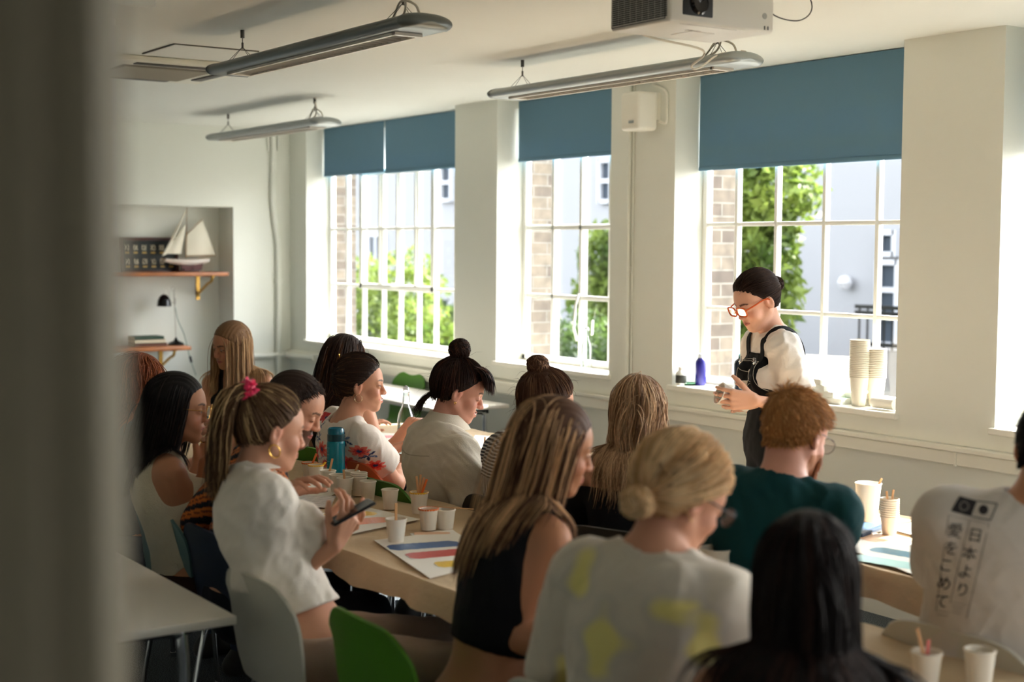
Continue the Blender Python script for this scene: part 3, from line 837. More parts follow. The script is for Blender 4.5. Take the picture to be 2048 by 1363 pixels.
# wall speaker
a = on(1255, 263, y=WY - .12); b = on(1290, 182, y=WY - .12)
t = empty('wall_speaker', ((a[0] + b[0]) / 2, WY, a[2]), 0, 'white loudspeaker on the pier between the middle and right windows', 'speaker')
hw = (b[0] - a[0]) / 2 + .005; hh = (b[2] - a[2]) / 2
mb = MB(); mb.box((0, -.10, hh), (hw, .07, hh), bev=.02, seg=4); mb.build('cabinet', mat('speaker_white', (232, 228, 216), .35), t)
mb = MB(); mb.box((hw * .3, -.02, hh + .03), (.04, .02, hh * .7)); mb.tube(catmull([(hw, -.02, .05), (hw + .05, -.015, .04), (hw + .05, -.01, hh), (hw + .04, -.01, hh * 2), (0, -.01, hh * 2 + .05)], 5), .006, 6); mb.build('bracket', M_TRIM, t)
mb = MB(); mb.box((0.02, -.171, .045), (.022, .002, .007), bev=.002); mb.build('badge', M_ALUL, t)

# ================================================================== alcove things
SX = -10.86
def shelf(pyl, pyr, xr, y0, label):
    a = on(xr, pyr, x=FX + .06)
    y1 = a[1]; z = a[2]
    t = empty('wall_shelf', (AX, y1, z), 0, label, 'shelf')
    d = (FX + .06 - AX)
    mb = MB(); mb.box((d / 2, -(y1 - y0) / 2, -.015), (d / 2, (y1 - y0) / 2, .015), bev=.004); mb.build('board', M_WOODSH, t)
    for yy in (-.12, -(y1 - y0) + .14):
        mb = MB()
        pts = [(d - .05, yy, -.03), (d - .07, yy, -.07), (d - .16, yy, -.10), (.04, yy, -.17), (.01, yy, -.2)]
        mb.tube(catmull(pts, 5), .012, 8); mb.box((.006, yy, -.13), (.006, .015, .1)); mb.box((d * .5, yy, -.034), (d * .42, .012, .004))
        mb.build('bracket', M_BRASS, t)
    return z
z1 = shelf(545, 544, 458, 3.3, 'upper orange wooden shelf in the alcove, carrying the model yacht')
z2 = shelf(690, 692, 383, 3.3, 'lower orange wooden shelf in the alcove, carrying the black lamp and books')
# model yacht
def pt(px, py, x=SX): p = on(px, py, x=x); return p
b = pt(375, 541); z1b = z1
t = empty('model_yacht', (SX, b[1], z1b), 0, 'model sailing yacht with cream sails on the upper shelf', 'model boat')
O = np.array([SX, b[1], z1b])
Q = lambda px, py: pt(px, py) - O
bow, st = Q(330, 519), Q(418, 520)
mb = MB(); n = 15; m_ = 9; rows = []
for i in range(n):
    s = i / (n - 1); y = bow[1] + (st[1] - bow[1]) * s
    w = .045 * math.sin(math.pi * min(1, .08 + s * .86)) ** .7; dp = .04 * math.sin(math.pi * (.15 + s * .7)) + .006
    zt = bow[2] + .008 * (2 * s - 1) ** 2
    rows.append([(w * math.sin(q), y, zt - dp * (1 - abs(math.sin(q)) ** 2.2)) for q in np.linspace(-math.pi / 2, math.pi / 2, m_)])
mb.grid(rows, .004); mb.build('hull', mat('boat_white', (238, 236, 230), .3), t)
mb = MB(); rows2 = [[(p[0] * .9, p[1], p[2]) for p in (r[0], r[-1])] for r in rows]; mb.grid(rows2, .004); mb.build('deck', mat('deck_wood', (190, 150, 100), .5), t)
mb = MB()
k0, k1 = Q(345, 527), Q(410, 536)
mb.prism([(bow[1] * .55, bow[2] - .022), (st[1] * .72, st[2] - .02), (st[1] * .62, .012), (k0[1] * .2, .006), (bow[1] * .3, bow[2] - .05)], -.012, .012, np.array([[0, 0, 1], [1, 0, 0], [0, 1, 0]]))
mb.build('keel', mat('keel_maroon', (84, 28, 28), .35), t)
M_SPAR = mat('spar', (150, 116, 74), .5); M_SAIL = mat('sail_cloth', (226, 220, 202), .8)
mb = MB(); mt0, mt1 = Q(372, 516), Q(374, 414); mb.tube([mt0, mt1], [.004, .0025], 8)
gaff0, gaff1 = Q(373, 468), Q(405, 438); mb.tube([gaff0, gaff1], .003, 6); bm0, bm1 = Q(371, 512), Q(432, 511); mb.tube([bm0, bm1], .003, 6); mb.tube([bow, Q(322, 516)], .003, 6)
mb.build('mast', M_SPAR, t)
def sail(P, bulge):
    mb = MB(); rows = []
    A, B, C, D = [np.array(p) for p in P]
    for i in range(7):
        r = []
        for j in range(7):
            u, v = i / 6, j / 6
            p = (1 - u) * (1 - v) * A + u * (1 - v) * B + u * v * C + (1 - u) * v * D
            p = p + np.array([bulge * math.sin(math.pi * u) * math.sin(math.pi * v), 0, 0]); r.append(p)
        rows.append(r)
    mb.grid(rows, .0012); mb.build('sail', M_SAIL, t)
sail([Q(373, 510), Q(431, 509), Q(405, 440), Q(374, 470)], .02)
sail([Q(330, 507), Q(362, 508), Q(371, 452), Q(370, 448)], .015)
sail([Q(324, 512), Q(334, 508), Q(372, 424), Q(371, 420)], .012)
mb = MB(); mb.box((0, 0, .006), (.04, .09, .006), bev=.003)
for y in (-.05, .04): mb.box((0, y, .02), (.012, .004, .02))
mb.build('stand', mat('stand_wood', (60, 30, 20), .4), t)
# framed knot board
a = pt(246, 541, AX + .10); b = pt(352, 478, AX + .05)
t = empty('framed_knot_board', (AX + .07, (a[1] + b[1]) / 2, z1 + .0), 0, 'dark framed board of small rope knots leaning behind the model yacht', 'picture')
hw, hh = (b[1] - a[1]) / 2, (b[2] - z1) / 2
R = roty(math.radians(-8))
mb = MB(); mb.box(R @ np.array((0, 0, hh)), (.008, hw, hh), R, bev=.002); mb.build('board', mat('knot_board', (38, 44, 44), .6), t)
mb = MB()
for s in (-1, 1): mb.box(R @ np.array((.006, s * hw, hh)), (.014, .012, hh + .012), R, bev=.003); mb.box(R @ np.array((.006, 0, hh + s * hh)), (.014, hw + .012, .012), R, bev=.003)
mb.build('frame', mat('mahogany', (70, 30, 20), .35), t)
rg = random.Random(4)
mb = MB(); mp_ = MB()
for i in range(6):
    for j in range(2):
        y = -hw + hw * 2 * (i + .6) / 6.3; z = hh * (.62 + j * .85)
        pts = [R @ np.array((.012, y + .018 * math.sin(q * 2 + rg.random()) , z + .022 * math.cos(q * 3 + i))) for q in np.linspace(0, 6, 16)]
        mb = MB(); mb.tube(pts, .0028, 5); mb.build('rope_knot', mat('rope', (206, 198, 176), .8), t)
        mp_ = MB(); mp_.box(R @ np.array((.011, y, z - .04)), (.001, .018, .006), R); mp_.build('label_plate', mat('brass_label', (196, 164, 92), .4), t, False)
# lamp
b = pt(352, 691); O = np.array([SX, b[1], z2])
t = empty('desk_lamp', tuple(O), 0, 'black desk lamp with a small domed shade on the lower shelf', 'lamp')
Q = lambda px, py: pt(px, py) - O
mb = MB(); mb.lathe([(.0, 0), (.062, 0), (.062, .012), (.05, .022), (.02, .034), (.010, .05), (.008, .06)], (0, 0, 0), 28); mb.build('base', M_BLACKMETAL, t)
mb = MB(); mb.tube([(0, 0, .05), Q(348, 578)], .0045, 8)
tp = Q(346, 577); aa = np.linspace(0, 2 * math.pi, 20, endpoint=False); mb.tube([tp + np.array((0, .017 * math.cos(q), .017 * math.sin(q))) for q in aa], .002, 5, closed=True)
mb.tube([Q(352, 603), Q(336, 607)], .004, 6); mb.tube([Q(350, 596), Q(350, 609)], .009, 8)
mb.tube(catmull([Q(328, 588), Q(328, 579), Q(333, 576), Q(337, 583), Q(339, 600)], 5), .0025, 6)
mb.build('stem', mat('steel', (190, 188, 180), .3, .9), t)
sc_ = Q(328, 588); mb = MB(); mb.lathe([(.0, 0), (.018, -.003), (.036, -.02), (.050, -.05), (.057, -.095), (.054, -.095), (.046, -.05), (.03, -.02), (0, -.008)], sc_, 28, roty(0)); mb.build('shade', M_BLACKMETAL, t)
mb = MB(); mb.lathe([(0, -.1), (.045, -.092), (.052, -.085)], sc_, 24); mb.build('diffuser', mat('lamp_inner', (228, 232, 216), .5), t)
mb = MB(); pts = catmull([Q(350, 612), Q(356, 640), Q(368, 668), Q(376, 700), Q(382, 722), Q(392, 750)], 6); mb.tube(pts, .0028, 6); mb.build('cord', mat('green_cord', (70, 110, 96), .6), t)
mb = MB(); mb.tube([Q(380, 712), Q(383, 724)], .011, 8); mb.build('switch', M_BLACK, t)
# books
b0, b1 = pt(262, 690), pt(326, 690); yc = (b0[1] + b1[1]) / 2; hw = (b1[1] - b0[1]) / 2
zz = z2
for k, (th, colr, sc, dy, lab) in enumerate([(.026, (96, 60, 44), 1.0, 0, 'brown book, lowest of the stack on the lower shelf'), (.030, (206, 198, 172), .96, -.005, 'cream book in the middle of the stack on the lower shelf'), (.022, (50, 76, 60), .92, -.012, 'green book on top of the stack on the lower shelf')]):
    t = empty('book', (SX, yc + dy, zz), 0, lab, 'book', None)
    mb = MB(); mb.box((0, 0, th - .0015), (.085, hw * sc, .0015)); mb.box((0, 0, .0015), (.085, hw * sc, .0015)); mb.box((.0835, 0, th / 2), (.0015, hw * sc, th / 2)); mb.build('cover', mat('cover%d' % k, colr, .6), t, False)
    mb = MB(); mb.box((-.003, 0, th / 2), (.08, hw * sc - .004, th / 2 - .003)); mb.build('pages', mat('pages', (222, 214, 190), .8, bump=.5, bscale=300, aniso=(1, 1, 20)), t, False)
    zz += th + .0006

# ================================================================== tables
M_TOP = mat('table_laminate', (214, 208, 196), 0.4)
M_CANVAS = mat('canvas_cloth', (208, 184, 150), 0.9, bump=0.9, bscale=26, var=0.12, vscale=5)
def table(x0, x1, y0, y1, label, z=.725, top=M_TOP, legm=M_CHROME, group=None):
    t = empty('folding_table', ((x0 + x1) / 2, (y0 + y1) / 2, 0), 0, label, 'table', group)
    hx, hy = (x1 - x0) / 2, (y1 - y0) / 2
    mb = MB(); mb.box((0, 0, z - .0125), (hx - .002, hy, .0125), bev=.005); mb.build('tabletop', top, t)
    mb = MB(); mb.box((0, 0, z - .045), (hx - .12, .015, .018))
    for s in (-1, 1): mb.box((s * (hx - .13), 0, z - .045), (.015, hy - .08, .018))
    mb.build('frame', M_BLACK, t, False)
    for sx in (-1, 1):
        for sy in (-1, 1):
            mb = MB(); x = sx * (hx - .13); y = sy * (hy - .1)
            mb.tube(catmull([(x, y * .5, z - .05), (x, y * .9, z - .06), (x, y, z - .12), (x, y, .02)], 4), .016, 10); mb.lathe([(.018, 0), (.018, .03)], (x, y, 0), 10)
            mb.build('leg', legm, t)
    return t
G1 = 'tables under the first cloth'
table(-7.3, -5.8, 2.10, 2.78, 'farthest white table of the long row under the left canvas cloth', group=G1)
table(-5.8, -4.3, 2.10, 2.78, 'second white table under the left canvas cloth, below the teal bottle', group=G1)
table(-4.3, -2.8, 2.10, 2.78, 'third white table under the left canvas cloth, below the blue and red stripes', group=G1)
table(-2.8, -1.3, 2.10, 2.78, 'nearest white table of the long row under the left canvas cloth', group=G1)
G2 = 'tables under the second cloth'
table(-6.7, -5.2, 3.32, 4.05, 'farthest white table under the canvas cloth nearer the windows', group=G2)
table(-5.2, -3.7, 3.32, 4.05, 'middle white table under the canvas cloth nearer the windows', group=G2)
table(-3.7, -2.2, 3.32, 4.05, 'nearest white table under the canvas cloth nearer the windows, with the large cup', group=G2)
table(-9.2, -7.28, 4.44, 4.97, 'bare white table standing under the windows behind the women', z=.72)
table(-4.95, -3.47, .82, 1.50, 'bare white table at the lower left, beside the door frame', z=.72)
table(-6.50, -5.02, .82, 1.50, 'bare white table at the left, beyond the one beside the door frame', z=.72)
def cloth(x0, x1, y0, y1, z, drop, label, seed):
    rg = np.random.default_rng(seed)
    ph = rg.uniform(0, 6.28, 12)
    # perimeter-unrolled grid: u along x, v across (drop, top, drop)
    nx = int((x1 - x0) / .03); us = np.linspace(x0 - .0, x1 + .0, nx)
    ty = np.linspace(y0, y1, 26)
    P = []
    def wav(x, s): return .5 * math.sin(x * 13 + ph[s]) + .3 * math.sin(x * 29 + ph[s + 1]) + .25 * math.sin(x * 5.3 + ph[s + 2])
    for x in us:
        row = []
        for k in range(6, 0, -1):
            f = k / 6; d = drop * (1 + .13 * wav(x, 0))
            row.append((x, y0 - .012 - .022 * f * (1 + wav(x * 1.3, 3)), z - d * f))
        for y in ty:
            zz = z + .0022 * (math.sin(x * 7 + y * 9 + ph[6]) * math.sin(y * 12 - x * 3 + ph[7]) + .6 * math.sin(x * 21 + 2 * math.sin(y * 8 + ph[8])))
            e = min(y - y0, y1 - y)
            row.append((x, y, zz + (.004 if e < .02 else .0)))
        for k in range(1, 7):
            f = k / 6; d = drop * (1 + .13 * wav(x, 5))
            row.append((x, y1 + .012 + .022 * f * (1 + wav(x * 1.3, 8)), z - d * f))
        P.append(row)
    P = np.array(P)
    # end drops
    ends = []
    for s, i in ((-1, 0), (1, -1)):
        base = P[i]
        rows = [base + np.array([s * .03 * f, 0, 0]) - np.array([0, 0, 1]) * (drop * f * ((base[:, 2] > z - .01)[:, None])) * 1.0 for f in (.33, .66, 1.0)]
        ends.append(rows)
    P = np.concatenate([np.array(ends[0][::-1]), P, np.array(ends[1])])
    mb = MB(); mb.grid(P, .0016)
    return tag(mb.build('canvas_cloth', M_CANVAS), label, 'cloth')
cloth(-7.32, -1.28, 2.085, 2.79, .732, .072, 'tan canvas cloth over the long left table, holding the cups and phone woman', 3)
cloth(-6.72, -2.18, 3.31, 4.06, .732, .085, 'tan canvas cloth over the table nearer the windows', 5)
ZT = .7365
# ================================================================== chairs
M_SHELL = {}
def shellmat(k):
    return mat('chair_' + k, dict(white=(204, 200, 186), green=(82, 140, 34), dark_green=(60, 110, 24), teal=(92, 122, 122), navy=(24, 38, 60), orange=(190, 84, 44), black=(18, 18, 20))[k], .42)
def make_chair(kind):
    t = empty('stacking_chair', (0, 0, 0))
    prof = catmull([(.215, .425), (.19, .447), (.10, .452), (0, .445), (-.12, .440), (-.185, .455), (-.215, .50), (-.228, .58), (-.24, .68), (-.262, .775), (-.27, .80)], 5)
    n = len(prof); L = np.concatenate([[0], np.cumsum(np.linalg.norm(np.diff(prof, axis=0), axis=1))]); L /= L[-1]
    rows = []
    for (y, z), s in zip(prof, L):
        w = np.interp(s, [0, .08, .4, .52, .75, .93, 1], [.19, .205, .215, .20, .225, .222, .185])
        row = []
        for u in np.linspace(-1, 1, 17):
            dz = -.03 * abs(u) ** 5 * np.interp(s, [.85, 1], [0, 1]); 
            yy = y + (.018 * u * u if s > .5 else 0) * np.interp(s, [.5, .6], [0, 1]); zz = z + dz + (.012 * u * u - .006 if s < .42 else 0)
            row.append((u * w, yy, zz))
        rows.append(row)
    mb = MB(); mb.grid(rows, .009); mb.build('shell', shellmat(kind), t)
    for sx in (-1, 1):
        mb = MB(); mb.tube(catmull([(sx * .19, .17, .43), (sx * .215, .20, .40), (sx * .235, .225, .01)], 5), .0095, 9); mb.lathe([(.012, 0), (.012, .02)], (sx * .235, .225, 0), 9); mb.build('leg', M_CHROME, t)
        mb = MB(); mb.tube(catmull([(sx * .19, -.12, .43), (sx * .215, -.17, .40), (sx * .235, -.245, .01)], 5), .0095, 9); mb.lathe([(.012, 0), (.012, .02)], (sx * .235, -.245, 0), 9); mb.build('leg', M_CHROME, t)
    mb = MB()
    for sx in (-1, 1): mb.tube([(sx * .19, .19, .425), (sx * .19, -.14, .425)], .0095, 9)
    mb.tube([(-.2, .17, .425), (.2, .17, .425)], .0095, 9); mb.tube([(-.2, -.13, .425), (.2, -.13, .425)], .0095, 9)
    mb.build('seat_frame', M_CHROME, t)
    return t
CH = {}
def chair(kind, x, y, face, label):
    """face: direction (degrees) the sitter looks; local +Y"""
    if kind not in CH: CH[kind] = c = make_chair(kind)
    else: c = copy_tree(CH[kind])
    c.location = (x, y, 0); c.rotation_euler = (0, 0, math.radians(face - 90))
    return tag(c, label, 'chair', 'moulded shell chairs')

# ================================================================== cups, sticks, paper, bottles
M_CUP = mat('paper_cup', (232, 224, 208), 0.6)
M_STICK = mat('wooden_stick', (206, 156, 108), 0.7)
M_PAINT = {k: mat('paint_' + k, c, .45) for k, c in dict(yellow=(226, 178, 30), orange=(222, 110, 40), blue=(26, 84, 148), red=(188, 44, 40), teal=(40, 120, 140), light_teal=(146, 200, 194), salmon=(226, 138, 92), black=(40, 48, 50), green=(90, 160, 110), dark_green=(50,130,90), pink=(214,110,100), peach=(228,176,130)).items()}
M_PAPER = mat('white_paper', (236, 232, 222), .7, bump=.1, bscale=20)
def cup(p, h=.072, rt=.031, rb=.022, label='', paint=None, sticks=(), stack=1, name='paper_cup', m=None, tilt=0, group='small paper cups'):
    t = empty(name, (p[0], p[1], p[2]), 0, label, 'cup', group)
    m = m or M_CUP
    mb = MB()
    mb.lathe([(0, .003), (rb - .001, .003), (rb, 0), (rb + .001, .0), (rt, h - .003), (rt + .002, h - .003), (rt + .0025, h), (rt, h + .0015), (rt - .002, h), (rb - .0005, .005), (0, .005)], (0, 0, 0), 26, cap=False)
    mb.build('cup_body', m, t)
    for k in range(1, stack):
        mb = MB(); z = k * .0075
        mb.lathe([(rt - .0015, h - .004 + z - .004), (rt + .002, h - .003 + z), (rt + .0025, h + z), (rt, h + .0015 + z), (rt - .002, h + z), (rb + .002, .012 + z), (0, .012 + z)], (0, 0, 0), 26, cap=False); mb.build('nested_cup', m, t)
    if paint:
        f = .78; mb = MB(); r = rb + (rt - rb) * f - .0012; mb.lathe([(0, h * f), (r * .6, h * f + .001), (r, h * f)], (0, 0, 0), 22); 
        mb.lathe([(rt - .0025, h - .012), (rt - .0012, h + .0008), (rt + .001, h + .002), (rt + .0028, h), (rt + .0018, h - .004)], (0, 0, 0), 22, cap=False)
        mb.build('paint', M_PAINT[paint], t)
    for (dx, dy, L, pc) in sticks:
        mb = MB(); a = np.array((-dx * .4, -dy * .4, .008)); b = np.array((dx, dy, 0)) * 1.0 + np.array((0, 0, L))
        d = nrm(b - a); R = frame_from(np.cross(d, (0.3, 1, 0)), d)
        mb.box((a + b) / 2, (.0045, .0009, np.linalg.norm(b - a) / 2), R, bev=.0008); mb.build('stir_stick', M_PAINT[pc] if pc else M_STICK, t)
    return t
def T(px, py, z=ZT): p = on(px, py, z=z); return p
cup(T(619, 959), label='small paper cup with orange paint and an orange stick, farthest left of the row', paint='orange', sticks=[(.02, .022, .11, 'orange')])
cup(T(632, 964), label='small paper cup with yellow paint, left of the teal bottle', paint='yellow', sticks=[(.028, .03, .085, 'yellow')])
cup(T(656, 976), label='paper cup with a wooden stick in front of the teal bottle', sticks=[(.012, .014, .12, None)])
cup(T(674, 985), label='empty small paper cup right of the teal bottle foot, between two cups with sticks')
cup(T(690, 992), label='paper cup with an upright stick, left of the doubled cup', sticks=[(.0, -.006, .105, None)])
cup(T(703, 977), label='paper cup with a leaning stick, behind the doubled cup', sticks=[(.02, .02, .10, None)])
cup(T(718, 989), label='doubled paper cup with two rims in the middle of the row', stack=3)
cup(T(736, 999), label='empty small paper cup just right of the doubled cup')
cup(T(780, 1017), label='lone empty paper cup between the row and the cup of sticks')
cup(T(838, 1025), .076, .033, .023, label='paper cup with yellow paint holding a bundle of wooden sticks', paint='yellow', sticks=[(.002, -.012, .135, None), (.004, .004, .14, None), (.014, .012, .13, None), (.022, .02, .125, 'orange')])
cup(T(792, 1084), .078, .034, .024, label='paper cup with an upright stick, beside the blue painted stripe', sticks=[(0, .0, .13, None)])
cup(T(857, 1058), .072, .033, .024, label='paper cup with an orange stained rim, behind the blue stripe', paint='orange')
t = cup(T(891, 1056), .066, .033, .025, label='paper cup with a stick laid across its rim')
p = T(891, 1056); mb = MB(); R = rotz(.5); mb.box((-.0, .03, .068), (.0045, .075, .0009), rotz(-.9), bev=.0008); mb.build('stir_stick', M_STICK, t)
cup(T(966, 932), .072, .033, .024, label='paper cup with a stick beside the red stripe, behind the woman in the linen shirt', sticks=[(.0, .01, .13, None)])
BIG = dict(h=.137, rt=.045, rb=.031, name='large_paper_cup', group='large paper cups')
cup(T(1735, 1042), **BIG, label='large white paper cup with a stick on the sunlit table at the right', sticks=[(.03, .035, .155, None)])
cup(T(1688, 1046), .085, .040, .033, label='short white tub with a small handle, left of the large paper cup', name='paper_tub', group=None)
cup(T(1778, 1070), .066, .030, .021, label='tall stack of small paper cups with two sticks at the right of the large cup', stack=9, sticks=[(-.008, -.008, .15, None), (.004, .012, .155, None)], group=None)
cup(T(1432, 1196), **{**BIG, 'h': .14}, label='large paper cup behind the shoulder of the woman with the low blonde bun')
cup(T(1852, 1366), .072, .033, .024, label='blurred paper cup with a stick at the lower right, left of the other cup', sticks=[(-.012, -.02, .125, None), (.004, .0, .1, 'pink')])
cup(T(1958, 1374), .085, .033, .024, label='blurred paper cup at the very bottom right of the photo')
cup(T(745, 878, ZT), label='small paper cup on the far table behind the woman in the floral top', sticks=[(.0, .01, .12, None)])
cup(T(640, 905) + V(-1.0, 0.05, 0), label='stack of paper cups at the far end of the left table, by the raised hands', stack=8, group=None)
# bottle, teal
def lathe_thing(name, p, parts, label, cat, n=28, group=None):
    t = empty(name, tuple(p), 0, label, cat, group)
    for nm, m, prof in parts:
        mb = MB(); mb.lathe(prof, (0, 0, 0), n, cap=False); mb.build(nm, m, t)
    return t
M_TEALB = mat('teal_bottle', (0, 122, 140), .25); M_TEALD = mat('teal_lid', (8, 56, 66), .3)
p = T(672, 957)
t = lathe_thing('water_bottle', p, [('bottle_body', M_TEALB, [(0, 0), (.034, 0), (.0375, .004), (.0375, .148), (.036, .156), (.0335, .160)]), ('collar', M_TEALD, [(.0335, .158), (.036, .160), (.036, .186), (.033, .188)]), ('cap', mat('teal_cap', (14, 92, 112), .2), [(.034, .187), (.0345, .205), (.030, .212), (.018, .208), (0, .206)])], 'teal plastic water bottle with dark teal lid standing on the left table', 'bottle', 36)
mb = MB()
for k in range(9): mb.tube([(.0377 * math.cos(q), .0377 * math.sin(q), .02 + k * .014) for q in np.linspace(-2.2, -1.5 + (.0 if k % 2 else .25), 8)], .0005, 4)
mb.build('scale_marks', mat('teal_light', (60, 160, 176), .3), t)
# glass bottles
M_CLEAR = glass_mat('clear_glass', (.95, .98, .97), .035); M_WHITEC = mat('porcelain', (210, 220, 226), .2)
def swing_bottle(p, h, label):
    s = h / .30
    t = lathe_thing('glass_bottle', p, [('glass_body', M_CLEAR, [(0, 0), (.036 * s, 0), (.04 * s, .006), (.04 * s, .15 * s), (.034 * s, .18 * s), (.018 * s, .215 * s), (.0145 * s, .27 * s), (.017 * s, .275 * s), (.017 * s, .283 * s), (.013 * s, .285 * s), (.0125 * s, .27 * s), (.016 * s, .213 * s), (.032 * s, .178 * s), (.037 * s, .15 * s), (.037 * s, .01), (0, .012)]), ('stopper', M_WHITEC, [(.0, .286 * s), (.012 * s, .286 * s), (.014 * s, .292 * s), (.010 * s, .3 * s), (0, .302 * s)])], label, 'bottle', 24, 'swing-top glass bottles')
    mb = MB(); mb.tube(catmull([(.016 * s, 0, .262 * s), (.024 * s, 0, .275 * s), (.018 * s, 0, .296 * s), (0, 0, .305 * s), (-.018 * s, 0, .296 * s), (-.024 * s, 0, .275 * s), (-.016 * s, 0, .262 * s)], 4), .0016, 5)
    mb.build('wire_clip', M_CHROME, t)
    return t
swing_bottle(T(812, 905), .31, 'clear swing-top glass bottle behind the linen-shirt woman\'s shoulder')
a = on(1170, 732, y=5.22); swing_bottle((a[0], 5.23, .965), .25, 'clear swing-top glass bottle standing on the middle window sill')
swing_bottle(T(640, 905) + V(-1.25, -.2, 0), .24, 'clear glass bottle at the far end of the left table, by the raised hands')
# sill things of the right window
ZS = .9515
def sill(px, y=5.22): p = on(px, 770, y=y); return np.array([p[0], y, ZS])
lathe_thing('paint_jar', sill(1362, 5.15), [('jar_body', mat('jar_clear', (226, 226, 220), .3), [(0, 0), (.028, 0), (.03, .004), (.03, .06), (.02, .075), (.014, .08)]), ('jar_label', mat('label_dark', (54, 56, 52), .5), [(.0305, .01), (.0308, .011), (.0308, .052), (.0305, .053)]), ('jar_cap', M_PROJ, [(.014, .079), (.015, .08), (.015, .098), (0, .099)])], 'small white jar with a dark label at the left end of the right window sill', 'jar')
lathe_thing('paint_bottle', sill(1401), [('bottle_body', mat('violet_plastic', (36, 34, 118), .25, trans=.0), [(0, 0), (.028, 0), (.030, .004), (.030, .12), (.027, .135), (.014, .15)]), ('cap', mat('grey_cap', (206, 210, 216), .3), [(.014, .149), (.016, .151), (.012, .172), (0, .174)])], 'violet-blue paint bottle on the sill left of the instructor', 'bottle')
lathe_thing('paint_bottle', sill(1482), [('bottle_body', mat('dark_plastic', (22, 30, 44), .2), [(0, 0), (.036, 0), (.039, .004), (.039, .14), (.034, .156), (.016, .17)]), ('cap', mat('teal_screwcap', (40, 140, 150), .3), [(.016, .168), (.018, .17), (.015, .19), (0, .192)])], 'dark paint bottle with a teal cap, partly behind the instructor', 'bottle')
mb = MB(); mb.lathe([(0, .002), (.05, .002), (.055, .008), (.056, .008), (.052, 0), (0, 0)], (0, 0, 0), 24); o = mb.build('green_saucer', mat('green_dish', (60, 110, 80), .4)); o.location = tuple(sill(1378, 5.2)); tag(o, 'small flat green dish between the jar and the violet bottle', 'dish')
M_BOXW = mat('box_white', (236, 238, 232), .5); M_BOXG = mat('box_green', (150, 184, 160), .5)
rg = random.Random(7)
def smallbox(p, h, rz, label, top=M_BOXG):
    t = empty('paint_box', tuple(p), rz, label, 'box', 'flat boxes of paint on the right window sill')
    mb = MB(); mb.box((0, 0, h[2]), h, bev=.002); mb.build('box_body', M_BOXW, t)
    mb = MB(); mb.box((0, 0, h[2] * 2), (h[0] * .92, h[1] * .6, .0008)); mb.build('box_label', top, t, False)
    return t
sp = sill(1640, 5.20)
labs = ['lowest of the white and green boxes beside the instructor', 'second white and green box from the bottom beside the instructor', 'third white and green box of the pile beside the instructor', 'topmost white and green box of the pile beside the instructor']
for k in range(4): smallbox(sp + V(.10 - .03 * k + rg.uniform(-.01, .01), .0 + rg.uniform(-.008, .008), k * .0285), (.085, .055, .014), rg.uniform(-.3, .3), labs[k])
for k in range(2): smallbox(sp + V(.20, .075 , k * .0285), (.06, .05, .014), rg.uniform(-.2, .2), ['lower flat box against the glass beside the tall cups', 'upper flat box against the glass beside the tall cups'][k])
def cupstack(p, n, label, s=1.0):
    t = empty('large_paper_cup', tuple(p), 0, label, 'cup stack', 'stacks of large cups on the right window sill')
    h, rt, rb = .137 * s, .045 * s, .031 * s
    mb = MB(); mb.lathe([(0, .003), (rb, 0), (rt, h - .004), (rt + .003, h - .004), (rt + .003, h), (rt, h)], (0, 0, 0), 28, cap=False); mb.build('cup_body', M_CUP, t)
    for k in range(1, n):
        z = k * .0085; mb = MB(); mb.lathe([(rt - .002, h - .008 + z), (rt + .003, h - .004 + z), (rt + .003, h + z), (rt - .001, h + z), (rb + .002, .02 + z), (0, .02 + z)], (0, 0, 0), 28, cap=False); mb.build('nested_cup', M_CUP, t)
    return t
cupstack(sill(1718, 5.20), 22, 'tallest stack of large white paper cups on the right window sill')
cupstack(sill(1752, 5.27), 17, 'second stack of large paper cups, close to the glass behind the tallest')
a = sill(1768, 5.18); mb = MB()
th = np.linspace(0, 2 * math.pi * 4, 90); mb.tube([(0, 0, 0), (.13, 0, 0)], .027, 20); mb.lathe([(.010, 0), (.027, 0)], (.131, 0, 0), 20, roty(math.pi / 2), cap=False)
o = mb.build('paper_roll', M_PAPER); o.location = (a[0] - .06, a[1], ZS + .0275); tag(o, 'roll of white paper lying at the right end of the right window sill', 'paper roll')

